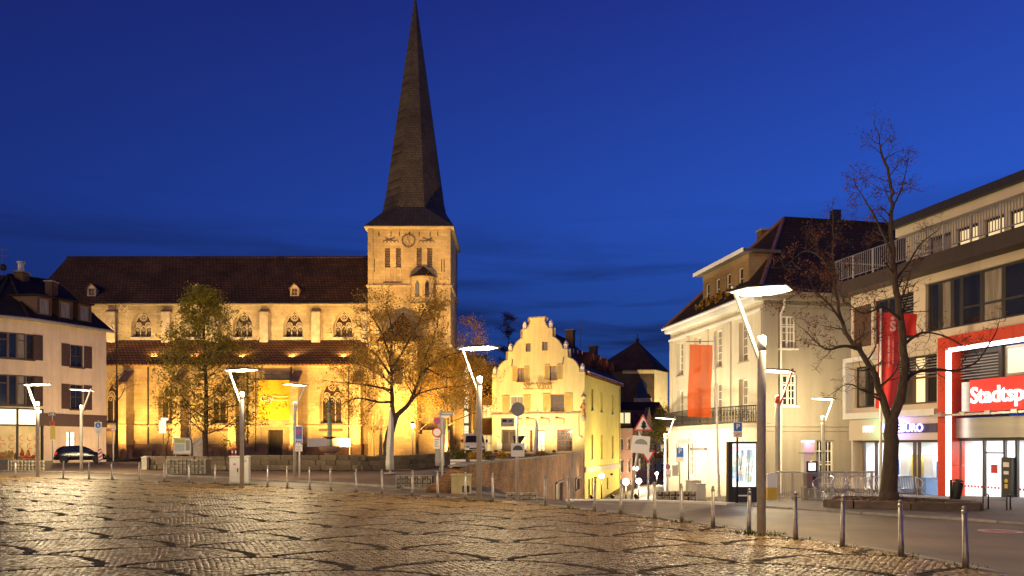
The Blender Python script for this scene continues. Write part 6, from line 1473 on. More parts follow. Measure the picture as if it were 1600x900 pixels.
def gabion(label, x0, x1, y, h, dep=.7, seed=0, plant=False):
    z = gz((x0 + x1) / 2, y); t = thing('gabion_planter', label, 'planter', ((x0 + x1) / 2, y, z), 0, 'stone filled planters'); w_ = (x1 - x0) / 2; rr = random.Random(seed)
    st = []
    for q in range(5):
        m = MB(); m.ball((0, 0, 0), .5, 6, 4); m.v = [(a * rr.uniform(.8, 1.1), b * rr.uniform(.8, 1.1), c * rr.uniform(.75, 1.0)) for a, b, c in m.v]; o = m.build('stone', gabion_stone); st.append(o.data); bpy.data.objects.remove(o)
    cell = .20; nx = int(2 * w_ / cell); nz = max(2, int(h / .16)); m = MB(); n = 0
    for i in range(nx):
        for k in range(nz):
            o = put('stone', st[rr.randrange(5)], t, (-w_ + (i + .5) * 2 * w_ / nx + rr.uniform(-.02, .02), -dep / 2 + .08, (k + .5) * h / nz), rr.uniform(0, 6)); s = 2 * w_ / nx * rr.uniform(.9, 1.05); o.scale = (s, s * .9, h / nz * rr.uniform(.9, 1.02))
    MB().box(-w_, w_, -dep / 2 + .1, dep / 2, .01, h - .03).build('fill', rubble, t)
    wr = MB()
    for i in range(nx + 1): x = -w_ + 2 * w_ * i / nx; wr.bar((x, -dep / 2 - .03, 0), (x, -dep / 2 - .03, h), .012, .012)
    for k in range(nz + 1): wr.bar((-w_, -dep / 2 - .031, h * k / nz), (w_, -dep / 2 - .031, h * k / nz), .012, .012)
    for sx_ in (-1, 1): wr.bar((sx_ * w_, -dep / 2, h), (sx_ * w_, dep / 2, h), .015, .015).bar((sx_ * w_, -dep / 2, 0), (sx_ * w_, -dep / 2, h), .02, .02)
    stuff(wr.build('wire_mesh', galv, t))
    return t
gabion('gabion planter before the corner shop', xp(20, 46.5), xp(75, 46.5), 46.5, .62, .8, 1)
gabion('gabion planter below the notice boards', xp(265, 43), xp(325, 43), 43.0, .82, .8, 2)
gabion('gabion planter with a small lantern behind it, beside the parking and entry signs', xp(621, 31), xp(676, 31), 31.0, .52, .7, 3)
gabion('low gabion planter at the foot of the old brick wall', xp(782, 29.0) + .25, xp(828, 29.0) + .25, 29.0, .30, .5, 4)
gabion('low gabion planter by the boxes of the cream mansion', xp(1024, 27.5), xp(1085, 27.5), 27.5, .36, .6, 5)

def cabinet():
    c = on(375, 757); d = c.y; t = thing('utility_cabinet', 'white grey utility cabinet on the plaza edge under a street lamp', 'cabinet', (xp(375, d), d, gz(xp(375, d), d)), R(8))
    w_, h = .40, 1.20
    MB().box(-w_, w_, -.22, .22, .06, h).build('body', cabinet_m, t); MB().box(-w_ - .03, w_ + .03, -.25, .25, h + .002, h + .05).build('lid', cabinet_m, t); MB().box(-w_ + .02, w_ - .02, -.2, .2, 0, .058).build('base', concrete, t)
    d1 = MB().box(-w_ + .02, -.005, -.235, -.221, .1, h - .03).build('door', cabinet_m, t); d2 = MB().box(.005, w_ - .02, -.235, -.221, .1, h - .03).build('door', cabinet_m, t)
    MB().box(-.07, -.03, -.26, -.236, .55, .72).build('handle', dark_metal, d1)
    s = MB().box(-.24, -.12, -.238, -.2355, .85, .93).build('sticker', pm('violet_sticker', (.35, .15, .4), .6, .3, 20, 0), d1); MB().box(.1, .22, -.238, -.2355, .7, .76).build('sticker', sign_white, d2)
    v = MB()
    for k in range(5): v.box(.08, .32, -.239, -.2352, h - .12 - .025 * k, h - .11 - .025 * k)
    v.build('vent', dark_metal, d2)
cabinet()
def weeds():
    rr = random.Random(11); m = MB()
    spots = [(b, .16, 26) for b in BOL] + [(on(375, 758), .5, 160), (Vector((4.87, 15, 0)), .3, 60), (Vector((-1.02, 23.9, 0)), .25, 40)]
    for c, r, n in spots:
        k = n * (3 if rr.random() < .35 else 1)
        for q in range(k):
            a = rr.uniform(0, 6.28); d = r * rr.random() ** .5 + .05; x, y = c.x + d * math.cos(a) * 1.4, c.y + d * math.sin(a); z = gz(x, y) if y > 24 else 0; h = rr.uniform(.025, .075); ln = rr.uniform(-.05, .05); e_ = rr.uniform(0, 3.1)
            m.face([(x - .012 * math.cos(e_), y - .012 * math.sin(e_), z - .01), (x + .012 * math.cos(e_), y + .012 * math.sin(e_), z - .01), (x + ln, y + rr.uniform(-.04, .04), z + h)])
    o = stuff(m.build('weeds', weed_m)); o['label'] = 'small green weeds growing round the bollard feet'
weeds()
def concrete_box():
    d = 28.2; x0, x1 = xp(706, d), xp(736, d); t = thing('concrete_bin_box', 'grey green concrete box with a dark vent at the brick wall end', 'box', ((x0 + x1) / 2, d, gz((x0 + x1) / 2, d))); w_ = (x1 - x0) / 2
    MB().box(-w_, w_, -.3, .3, 0, .66).build('body', concrete_y, t); MB().box(-w_ - .03, w_ + .03, -.33, .33, .662, .72).build('lid', concrete_y, t)
    v = MB().box(.05, w_ - .04, -.32, -.301, .06, .30).build('vent_frame', dark_metal, t); q = MB()
    for k in range(4): q.box(.07, w_ - .06, -.335, -.321, .09 + .05 * k, .11 + .05 * k)
    q.build('vent_slat', dark_metal, v)
concrete_box()
# ------------------------------------------------------------------ fountain
def fountain():
    d = 48.5; x = xp(515, d); t = thing('fountain', 'stone fountain with broad bowl and a bronze figure on a column', 'fountain', (x, d, gz(x, d)))
    MB().lathe([(.6, 0), (.6, .12), (.45, .16), (.33, .5), (.34, .95), (.40, 1.0)], n=16).build('pedestal', cap_stone, t, True)
    MB().lathe([(.36, 1.0), (.52, 1.06), (.62, 1.22), (.64, 1.42), (.58, 1.42), (.52, 1.30), (.1, 1.25)], n=20).build('bowl', cap_stone, t, True)
    MB().lathe([(.17, 1.25), (.15, 1.8), (.135, 3.4), (.17, 3.42), (.17, 3.5), (.12, 3.52)], n=12).build('column', pm('green_column', (.22, .24, .17), .7, .2, 3, .1), t, True)
    MB().lathe([(.13, 1.86), (.40, 1.98), (.42, 2.02), (.13, 1.98)], n=16).build('collar_dish', bronze, t, True)
    sk = MB(); sk.lathe([(.11, 3.53), (.14, 3.6), (.11, 3.95), (.15, 4.15), (.12, 4.3), (.05, 4.34), (.075, 4.4), (.08, 4.47), (.03, 4.54)], n=10).tube([(-.12, 0, 4.25), (-.22, -.05, 4.0), (-.14, -.14, 3.9)], .035, 6).tube([(.12, 0, 4.25), (.22, -.05, 4.05), (.2, -.1, 4.3)], .035, 6); sk.build('figure', bronze, t, True)
fountain()
# ------------------------------------------------------------------ signs
def post(t, h, r=.04, tilt=0, m=None): return MB().tube([(0, 0, 0), (tilt * h, 0, h)], r, 10).build('post', m or galv, t, True)
def plate(t, name, x, z, w_, h, m, y=-.06, border=None, th=.012):
    o = MB().box(x - w_ / 2, x + w_ / 2, y, y + th, z - h / 2, z + h / 2).build(name, m, t)
    if border:
        b = MB(); e_ = min(w_, h) * .07; b.box(x - w_ / 2, x + w_ / 2, y - .004, y - .0005, z + h / 2 - e_, z + h / 2).box(x - w_ / 2, x + w_ / 2, y - .004, y - .0005, z - h / 2, z - h / 2 + e_).box(x - w_ / 2, x - w_ / 2 + e_, y - .004, y - .0005, z - h / 2 + e_, z + h / 2 - e_).box(x + w_ / 2 - e_, x + w_ / 2, y - .004, y - .0005, z - h / 2 + e_, z + h / 2 - e_); b.build('border', border, o)
    return o
def lines(t, x, z, w_, n, dz, m=None, y=-.066, th=.008):
    b = MB()
    for k in range(n): ww = w_ * (1, .8, .9, .6)[k % 4]; b.box(x - w_ / 2, x - w_ / 2 + ww, y - .003, y - .0004, z - dz * k - th, z - dz * k + th)
    return b.build('text_rule', m or sign_black, t)
def rnd(t, name, x, z, r, m, y=-.06): return MB().disc((x, y, z), r, .012, 24).build(name, m, t)
def sign(label, px, d, h, r=.035, tilt=0, group='signposts', m=None, z=None):
    x = xp(px, d); t = thing('signpost', label, 'sign', (x, d, gz(x, d) if z is None else z), 0, group); post(t, h, r, tilt, m); return t
G = lambda px, d: gz(xp(px, d), d)
def Z(py, px, d): return zp(py, d) - G(px, d)
def u_(w_px, d): return w_px * d / F
# arrow sign and round sign before the shop
d = 55; t = sign('signpost with an arrow plate, a round sign and a yellow plate by the shop', 82, d, Z(643, 82, d)); a = plate(t, 'arrow_plate', 0, Z(647, 82, d), .5, .24, sign_black, border=sign_white)
MB().prism([(-.18, Z(647, 82, d) - .03), (.06, Z(647, 82, d) - .03), (.06, Z(647, 82, d) - .09), (.2, Z(647, 82, d)), (.06, Z(647, 82, d) + .09), (.06, Z(647, 82, d) + .03), (-.18, Z(647, 82, d) + .03)], -.068, -.062).build('arrow', sign_white, a)
rnd(t, 'round_sign', 0, Z(661, 82, d), .21, sign_red); MB().disc((0, -.068, Z(661, 82, d)), .13, .006).build('sign_face', pm('sign_brown', (.2, .08, .06), .5, .2, 3, 0), t); plate(t, 'yellow_plate', .05, Z(676, 82, d), .36, 1.0, sign_yellow)
# pedestrian zone sign
d = 58; t = sign('blue and white pedestrian zone sign beside the black car', 154, d, Z(657, 154, d)); a = plate(t, 'zone_plate', 0, Z(665.5, 154, d), .56, .6, sign_white); rnd(a, 'blue_disc', 0, Z(664.5, 154, d), .21, sign_blue, -.07)
MB().ball((0, -.08, Z(664.5, 154, d) + .1), .03, 8, 5).bar((0, -.08, Z(664.5, 154, d) + .07), (0, -.08, Z(664.5, 154, d) - .04), .07, .02).bar((0, -.08, Z(664.5, 154, d) - .03), (-.05, -.08, Z(664.5, 154, d) - .14), .03, .02).bar((0, -.081, Z(664.5, 154, d) - .03), (.05, -.081, Z(664.5, 154, d) - .14), .03, .02).bar((.05, -.08, Z(664.5, 154, d) + .02), (.1, -.08, Z(664.5, 154, d) - .12), .02, .02).build('walker_symbol', sign_white, a)
a = plate(t, 'sub_plate', .02, Z(674.5, 154, d), .42, .26, sign_white); lines(a, .02, Z(674.5, 154, d) + .05, .3, 2, .09)
# hazard marker
d = 57; t = thing('hazard_marker', 'red and white striped marker board beside the black car', 'marker', (xp(158, d), d, G(158, d))); MB().box(-.05, .05, -.03, .03, 0, .15).build('foot', dark_metal, t)
Mr = Matrix.Translation((0, 0, .15)) @ Matrix.Rotation(R(-7), 4, 'Y'); o = MB(Mr).box(-.15, .15, -.02, .02, 0, 1.0).build('board', sign_white, t)
for k in range(4): MB(Mr).prism([(-.149, .02 + .25 * k), (.149, .14 + .25 * k), (.149, .26 + .25 * k) if k < 3 else (.149, .25 + .25 * k), (-.149, .14 + .25 * k)], -.024, -.0205).build('red_stripe', sign_red, o)
d = 66; t = sign('white signpost with a pale round sign at the grass bank', 177, d, Z(664, 177, d), .04, m=white_paint); rnd(t, 'round_sign', 0, Z(669, 177, d), .26, sign_white); MB().ring((0, -.066, Z(669, 177, d)), .20, .06, 20, .005).build('red_ring', pm('faded_red', (.5, .2, .15), .5, .1, 3, 0), t); MB().box(-.15, .15, -.068, -.062, Z(669, 177, d) - .04, Z(669, 177, d) + .04).build('sign_bar', MATS['faded_red'], t)
d = 50; t = sign('white text plate with a street name plate on top, before the church', 255, d, Z(655, 255, d), .03, m=wood_brown); a = plate(t, 'text_plate', -.02, Z(667, 255, d), .46, .82, sign_white); lines(a, -.02, Z(667, 255, d) + .3, .34, 7, .09); plate(t, 'street_name_plate', .12, Z(655, 255, d), .48, .16, sign_white)
# TAXI sign
d = 38.5; t = sign('blue taxi rank sign with a white sub plate', 468, d, Z(665, 468, d), .04, m=white_paint); zt_ = Z(666, 468, d); a = plate(t, 'taxi_plate', -.02, zt_ - .42, .38, .86, sign_blue, border=sign_white)
MB().disc((-.02, -.075, zt_ - .28), .15, .01).build('red_disc', sign_red, a); MB().disc((-.02, -.078, zt_ - .28), .115, .002).build('blue_disc', pm('violet_blue', (.20, .12, .45), .5, .1, 3, 0), a); MB().bar((-.11, -.08, zt_ - .19), (.07, -.08, zt_ - .37), .02, .04).build('slash', sign_red, a)
text('taxi_lettering', 'TAXI', .17, sign_white, a, (-.02, -.068, zt_ - .70), ext=.003, bold=.004); a = plate(t, 'sub_plate', -.02, zt_ - 1.08, .36, .36, sign_white); lines(a, -.02, zt_ - 1.0, .26, 3, .09)
# no stopping / no vehicles group
d = 29.5; t = sign('signpost with a round red ringed white sign and a purple no stopping disc', 691, d, Z(652, 691, d), .045)
xo = u_(-8, d); rnd(t, 'no_stopping_disc', xo, Z(657.5, 691, d), .135, sign_red, -.07); MB().disc((xo, -.074, Z(657.5, 691, d)), .10, .004).build('disc_face', MATS['violet_blue'], t); MB().bar((xo - .07, -.078, Z(657.5, 691, d) - .07), (xo + .07, -.078, Z(657.5, 691, d) + .07), .02, .03).bar((xo - .07, -.0785, Z(657.5, 691, d) + .07), (xo + .07, -.0785, Z(657.5, 691, d) - .07), .02, .03).build('cross', sign_red, t)
rnd(t, 'no_vehicles_disc', xo, Z(675.5, 691, d), .19, sign_red, -.07); MB().disc((xo, -.074, Z(675.5, 691, d)), .145, .004).build('disc_face', sign_white, t); a = plate(t, 'sub_plate', xo, Z(692.5, 691, d), .24, .42, sign_white); lines(a, xo, Z(692.5, 691, d) + .14, .17, 5, .065)
a = plate(t, 'street_name_plate', .18, Z(646, 691, d), .50, .16, sign_grey, -.02); lines(a, .18, Z(646, 691, d), .36, 1, .1, sign_white, -.026); a = plate(t, 'street_name_plate', .12, Z(650.5, 691, d), .32, .10, sign_white, -.02); plate(t, 'long_plate', .08, Z(668, 691, d), .12, .55, sign_grey, -.02)
# grey round sign group in the middle
d = 23.4; t = sign('tall grey signpost with the dark back of a round sign and a grey direction plate', 808, d, Z(631, 808, d), .045)
rnd(t, 'round_sign_back', .02, Z(639.5, 808, d), .21, sign_grey, -.065); a = plate(t, 'direction_plate', u_(-15, d), Z(660, 808, d), .41, .27, pm('mid_grey_plate', (.33, .31, .30), .5, .1, 3, 0), border=sign_white); x0 = u_(-15, d)
MB().box(x0 - .15, x0 - .03, -.068, -.062, Z(660, 808, d) + .01, Z(660, 808, d) + .09).prism([(x0 + .02, Z(660, 808, d) + .02), (x0 + .15, Z(660, 808, d) + .02), (x0 + .13, Z(660, 808, d) + .07), (x0 + .05, Z(660, 808, d) + .07)], -.068, -.062).build('plate_symbol', sign_black, a); lines(a, x0, Z(660, 808, d) - .03, .30, 2, .05, sign_white)
a = plate(t, 'hump_plate', u_(1, d), Z(703, 808, d), .41, .41, sign_white); MB().prism([(.02 + .155 * math.cos(pi * k / 12), Z(703.5, 808, d) + .15 * math.sin(pi * k / 12)) for k in range(13)], -.068, -.0615).build('half_disc', pm('dark_green_grey', (.07, .10, .09), .5, .2, 3, 0), a)
MB().prism([(-.10, Z(694, 808, d)), (.10, Z(694, 808, d)), (.25, Z(681, 808, d)), (-.12, Z(681, 808, d))], .05, .065).build('sign_back', dark_metal, t)
# leaning warning sign
d = 25.2; t = sign('leaning white warning triangle over a white plate with grey half disc', 986, d, 2.55, .04, tilt=.13, m=galv); xa, za = u_(17, d) + .02, Z(662, 986, d)
def tri(c, z, r, up=True): s = 1 if up else -1; return [(c + r * math.cos(pi / 2 * s + 2 * pi * k / 3), z + r * math.sin(pi / 2 * s + 2 * pi * k / 3)) for k in range(3)]
MB().prism(tri(xa, za - .05, .36), -.10, -.085).build('triangle', sign_red, t); MB().prism(tri(xa, za - .05, .275), -.106, -.1005).build('triangle_face', sign_white, t); MB().lathe([(.02, -.14), (.10, -.05), (.05, .0), (.08, .03), (.015, .14)], (xa + .02, -.11, za - .04), 8).bar((xa + .02, -.115, za - .2), (xa + .02, -.115, za), .02, .03).build('tree_symbol', sign_black, t)
Mr = Matrix.Translation((xa - .07, -.09, Z(694, 986, d))) @ Matrix.Rotation(R(5), 4, 'Y'); a = MB(Mr).box(-.29, .29, 0, .015, -.30, .27).build('hump_plate', sign_white, t); MB(Mr).prism([(.21 * math.cos(pi * k / 12), .0 + .17 * math.sin(pi * k / 12)) for k in range(13)], -.006, -.0005).build('half_disc', pm('mid_green_grey', (.25, .28, .27), .5, .1, 3, 0), a)
d = 26.4; t = sign('red and white give way triangle on a grey post', 1013, d, Z(704, 1013, d), .035); zc_ = Z(711, 1013, d); MB().prism(tri(-.02, zc_, .30, False), -.07, -.055).build('triangle', sign_red, t); MB().prism(tri(-.02, zc_, .19, False), -.076, -.0705).build('triangle_face', sign_white, t)
d = 33; t = sign('blue parking sign down the sloping street', 1062, d, Z(698, 1062, d), .035); a = plate(t, 'parking_plate', 0, Z(707, 1062, d), .34, .44, sign_blue, border=sign_white); text('parking_letter', 'P', .30, sign_white, a, (0, -.068, Z(705, 1062, d)), ext=.003); plate(t, 'sub_plate', 0, Z(718, 1062, d), .34, .18, sign_white)
d = 36; t = sign('small no stopping disc with a tow away plate down the sloping street', 1043, d, Z(724, 1043, d), .03); rnd(t, 'no_stopping_disc', 0, Z(729, 1043, d), .12, sign_red); MB().disc((0, -.066, Z(729, 1043, d)), .085, .004).build('disc_face', MATS['violet_blue'], t); a = plate(t, 'sub_plate', .02, Z(740, 1043, d), .26, .36, sign_white); MB().ring((-.04, -.066, Z(743, 1043, d)), .04, .015, 12, .004).ring((.06, -.066, Z(743, 1043, d)), .04, .015, 12, .004).build('bicycle_symbol', sign_black, a); plate(t, 'side_plate', .36, Z(735, 1043, d), .30, .5, pm('greyish_plate', (.5, .48, .4), .5, .1, 3, 0))
d = 31; t = sign('thin black signpost with white street name plates by the cream mansion', 1076, d, Z(685, 1076, d), .025, m=dark_metal); plate(t, 'street_name_plate', -.24, Z(690, 1076, d), .48, .20, sign_white); a = plate(t, 'direction_arm', .40, Z(701.5, 1076, d), .72, .09, sign_grey, -.01); lines(a, .36, Z(701.5, 1076, d), .5, 1, .1, sign_white, -.012, .015)
d = 22.8; t = sign('blue parking sign on a dark post before the town map', 1152, d, Z(659, 1152, d), .03, m=dark_metal); a = plate(t, 'parking_plate', 0, Z(667, 1152, d), .27, .29, sign_blue, border=sign_white); text('parking_letter', 'P', .22, sign_white, a, (0, -.068, Z(667, 1152, d)), ext=.003, bold=.004); a = plate(t, 'sub_plate', 0, Z(679, 1152, d), .27, .16, pm('pale_pink_plate', (.6, .5, .5), .5, .1, 3, 0)); MB().bar((-.06, -.07, Z(681, 1152, d)), (.06, -.07, Z(677, 1152, d)), .012, .02).build('red_arrow', sign_red, a)
# ------------------------------------------------------------------ town map display
def town_map():
    d = 23.2; x0, x1 = xp(1136, d), xp(1184, d); c = (x0 + x1) / 2; zb = gz(c, d); t = thing('town_map_display', 'tall dark display case with a backlit town map', 'display', (c, d, zb), R(4)); w_ = (x1 - x0) / 2; h = zp(690, d) - zb; z1 = zp(693, d) - zb; z0 = zp(760, d) - zb
    MB().box(-w_, -w_ + .12, -.10, .10, 0, h).build('side_pillar', dark_metal, t); MB().box(-w_ + .122, w_, -.07, .07, 0, z0 - .01).build('base_panel', frame_dark, t); MB().box(-w_ + .122, w_, -.07, .07, z1, h).build('head', frame_dark, t); MB().box(w_ - .06, w_, -.07, .07, z0 - .008, z1 - .002).build('side_frame', frame_dark, t)
    MB().box(-w_ + .123, w_ - .061, -.03, .03, z0 - .008, z1 - .002).build('map_sheet', map_lit, t)
    rr = random.Random(4); cs = [(.55, .75, .6), (.8, .7, .55), (.5, .65, .8), (.75, .85, .8)]
    for k, cc in enumerate(cs):
        m_ = pm('map_tint_%d' % k, cc, .5, .1, 6, 0); b = m_.node_tree.nodes['Principled BSDF']; b.inputs['Emission Color'].default_value = (*cc, 1); b.inputs['Emission Strength'].default_value = .8; q = MB()
        for i in range(9): x, z = rr.uniform(-w_ + .2, w_ - .2), rr.uniform(z0 + .15, z1 - .25); a, b_ = rr.uniform(.04, .12), rr.uniform(.03, .12); q.box(x - a, min(x + a, w_ - .07), -.036 - .001 * k, -.031, z - b_, z + b_)
        stuff(q.build('map_print', m_, t))
    q = MB()
    for i in range(7): x = rr.uniform(-w_ + .2, w_ - .2); q.bar((x, -.038, z0 + .1), (max(-w_ + .2, min(w_ - .1, x + rr.uniform(-.2, .2))), -.038, z1 - .2), .01, .012)
    q.build('map_road', sign_grey, t); MB().box(-w_ + .123, w_ - .061, -.037, -.0305, z1 - .16, z1 - .10).build('map_title_bar', pink_lit, t)
    lines(t, .02, .22, .36, 1, .1, sign_white, -.072, .02)
    light('map_glow', 'AREA', t, (.05, -.12, (z0 + z1) / 2), 12, (.95, 1, .95), .5, (0, -1, -.2))
town_map()
# boxes beside the mansion
for k, (a, b, yt, d, lab) in enumerate(((1073, 1094, 752, 29.5, 'wide grey switch box against the cream mansion'), (1087, 1101, 757, 28.6, 'narrow grey switch box in front of the wide one'))):
    x0, x1 = xp(a, d), xp(b, d); z = gz((x0 + x1) / 2, d); h = zp(yt, d) - z; t = thing('switch_box', lab, 'switch box', ((x0 + x1) / 2, d, z), 0, 'switch boxes'); w_ = (x1 - x0) / 2
    MB().box(-w_, w_, -.18, .18, .05, h).build('body', cabinet_m, t); MB().box(-w_ - .02, w_ + .02, -.2, .2, h + .002, h + .04).build('lid', cabinet_m, t); MB().box(-w_, w_, -.16, .16, 0, .048).build('base', concrete, t); MB().box(-w_ + .03, w_ - .03, -.19, -.181, .1, h - .04).build('door', cabinet_m, t)
d = 25.2; x0, x1 = xp(1197, d), xp(1212, d); z = gz(x0, d); t = thing('panel_box', 'white and yellow painted box beside the railing', 'box', ((x0 + x1) / 2, d, z)); w_ = (x1 - x0) / 2; h = zp(739, d) - z
MB().box(-w_, w_, -.15, .15, h * .48, h).build('white_upper', sign_white, t); MB().box(-w_, w_, -.15, .15, 0, h * .48 - .002).build('yellow_lower', pm('ochre_yellow', (.62, .40, .06), .5, .1, 2, 0), t)
# ------------------------------------------------------------------ railing
def railing():
    d = 26.6; x0, x1 = xp(1217, d), xp(1362, d); t = thing('railing', 'galvanised handrail along the drop before the grey house wall', 'railing', ((x0 + x1) / 2, d, gz(x0, d))); n = 8; h = 1.0
    for k in range(n):
        x = x0 + (x1 - x0) * k / (n - 1); MB().box(x - t.location.x - .035, x - t.location.x + .035, -.03, .03, gz(x, d) - t.location.z - .05, h).build('post', galv, t)
    for z, r in ((h, .03), (.12, .02)): MB().tube([(x0 - t.location.x - .1, 0, z), (x1 - t.location.x + .1, 0, z)], r, 8).build('rail', galv, t)
    b = MB(); nb = 48
    me = MB().box(-.01, .01, -.01, .01, .13, h - .02).build('b', galv); da = me.data; bpy.data.objects.remove(me)
    for k in range(nb): put('baluster', da, t, (x0 + (x1 - x0) * (k + .5) / nb - t.location.x, 0, 0))
railing()
# ------------------------------------------------------------------ parking machine column with pink light
def column():
    d = 25.8; x = xp(1263, d); z = gz(x, d); t = thing('ticket_column', 'white ticket and phone column with a pink glowing top', 'ticket column', (x, d, z)); H = lambda p: zp(p, d) - z
    MB().box(-.20, .0, -.14, .14, H(738), H(692)).build('column', white_paint, t); MB().box(-.20, .16, -.14, .14, H(691.5), H(688)).build('pink_light', pink_lit, t); MB().box(.002, .15, -.13, .13, H(712), H(692.5)).build('camera_box', white_paint, t)
    MB().box(-.24, .44, -.22, .22, H(708.2), H(706.8)).build('canopy', clear('tinted_glass', (.6, .75, .7), .3), t); a = MB().box(-.12, .22, -.19, .1, H(738), H(720.5)).build('screen_case', dark_metal, t); MB().box(-.07, .17, -.195, -.191, H(735), H(723)).build('screen', map_lit, a)
    b = MB().box(-.13, .24, -.20, .1, H(760), H(739)).build('payment_box', alu, t); MB().box(-.05, .0, -.206, -.201, H(752), H(743)).build('red_label', sign_red, b); MB().box(.06, .17, -.206, -.201, H(750), H(744)).build('key_pad', sign_black, b)
    MB().box(-.20, .13, -.15, .12, 0, H(761)).build('base', concrete, t); MB().box(.26, .34, -.04, .04, 0, H(708.5)).build('post', galv, t); MB().box(.345, .62, -.02, .02, H(740), H(712)).build('side_pane', clearg, t)
    light('pink_glow', 'POINT', t, (-.05, -.4, H(690)), 14, (1, .25, .4), .15)
column()
# ------------------------------------------------------------------ wire chairs
def make_chair():
    t = thing('wire_chair', '', 'chair'); c = (0, 0, .52)
    M = Matrix.Translation(c) @ Matrix.Rotation(R(-22), 4, 'X'); rim = MB(M); n = 24
    P = [(.36 * math.cos(2 * pi * k / n), -.10 * math.cos(4 * pi * k / n) + .06 * math.sin(2 * pi * k / n), .29 * math.sin(2 * pi * k / n)) for k in range(n + 1)]
    rim.tube(P, .018, 6, False).build('seat_rim', steel, t, True)
    w_ = MB(M)
    for k in range(1, 10):
        x = -.36 + .072 * k; h = .29 * math.sqrt(max(0, 1 - (x / .36) ** 2)); w_.tube([(x, -.10 * (2 * (x / .36) ** 2 - 1) + .05, h), (x, .12, h * .3), (x, .12, -h * .4), (x, -.10 * (2 * (x / .36) ** 2 - 1) - .05, -h)], .007, 4)
    w_.build('wire_back', steel, t)
    s = MB()
    for k in range(8): s.bar((-.30 + .085 * k, -.34, .34), (-.30 + .085 * k, .16, .32), .02, .012)
    s.tube([(-.34, -.34, .34), (.34, -.34, .34)], .015, 6); s.build('seat_slats', steel, t)
    for sx_ in (-1, 1): MB().tube([(sx_ * .30, -.32, .34), (sx_ * .34, -.36, .012), (sx_ * .30, .25, .012), (sx_ * .26, .12, .36)], .014, 6).build('leg', steel, t, True)
    return t
c0 = make_chair(); CH_ = [(1288, 24.0, -65, 'wire chair nearest the ticket column, seen from its side'), (1311, 24.2, 15, 'round backed wire chair second from the ticket column'), (1340, 24.0, -10, 'round backed wire chair third from the ticket column'), (1372, 23.8, 10, 'wire chair just before the bare tree trunk'), (1421, 23.9, -12, 'wire chair beyond the trunk of the bare street tree')]
for k, (p_, d, a, lab) in enumerate(CH_):
    o = c0 if k == 0 else dup(c0); x = xp(p_, d); o.location = (x, d, gz(x, d) + .03); o.rotation_euler = (0, 0, R(a)); o['label'] = lab; o['group'] = 'wire chairs by the railing'
# ------------------------------------------------------------------ tree bed, bin, bike stands, manhole
BED = [(8.75, 21.3), (9.3, 20.9), (10.6, 20.45), (12.25, 20.15), (12.6, 20.9), (11.4, 22.6), (9.6, 23.0)]
def bed():
    t = thing('tree_bed', 'raised bed edged with dark blocks round the bare street tree', 'tree bed', (10.5, 21.5, 0)); P = [Vector((x, y, 0)) for x, y in BED] + [Vector((*BED[0], 0))]
    b0 = MB().loft([[(-.5, -.11, -.05), (.5, -.11, -.05), (.5, .11, -.05), (-.5, .11, -.05)], [(-.5, -.11, .17), (.5, -.11, .17), (.5, .11, .17), (-.5, .11, .17)], [(-.48, -.08, .20), (.48, -.08, .20), (.48, .08, .20), (-.48, .08, .20)]]).build('k', kerb_dark); da = b0.data; bpy.data.objects.remove(b0)
    for a, b in zip(P, P[1:]):
        n = max(1, round((b - a).length / .95)); 
        for k in range(n):
            c = a.lerp(b, (k + .5) / n); d = b - a; o = put('kerb_block', da, t, (c.x - 10.5, c.y - 21.5, .03), math.atan2(d.y, d.x)); o.scale = (d.length / n * .985, 1, 1)
    m = MB(); rr = random.Random(2); cx_, cy_ = 10.55, 21.5
    ring0 = [m.pt((x - 10.5, y - 21.5, .15)) for x, y in BED]; c_ = m.pt((.05, 0, .22))
    for k in range(len(BED)): m.f.append([ring0[k], ring0[(k + 1) % len(BED)], c_])
    m.build('soil', earth, t)
    lf = MB()
    for q in range(500):
        a = rr.uniform(0, 6.28); d = rr.random() ** .5; x, y = 1.5 * d * math.cos(a), .85 * d * math.sin(a); s = rr.uniform(.03, .06); z = .2 + rr.uniform(0, .03); e_ = rr.uniform(0, 3); lf.face([(x + s * math.cos(e_ + k * pi / 2), y + s * math.sin(e_ + k * pi / 2), z + rr.uniform(-.015, .02)) for k in range(4)])
    stuff(lf.build('fallen_leaves', leaf_rust, t))
bed()
d = 22.4; x = xp(1491, d); t = thing('litter_bin', 'dark round litter bin hung on a post beside the red portal', 'bin', (x, d, gz(x, d) + .02))
MB().box(-.12, -.08, -.03, .03, 0, .72).build('post', dark_metal, t); Mt = Matrix.Translation((.04, 0, .14)) @ Matrix.Rotation(R(9), 4, 'Y'); b = MB(Mt).lathe([(.10, 0), (.125, .05), (.145, .48), (.15, .5), (.12, .5), (.1, .1)], n=14).build('bin_body', dark_metal, t, True); MB(Mt).lathe([(.155, .53), (.15, .56), (.05, .6)], n=14).build('bin_lid', dark_metal, t); MB(Mt).box(-.02, .02, -.02, .02, .49, .545).box(-.08, -.05, -.02, .02, .49, .545).build('lid_bracket', dark_metal, b)
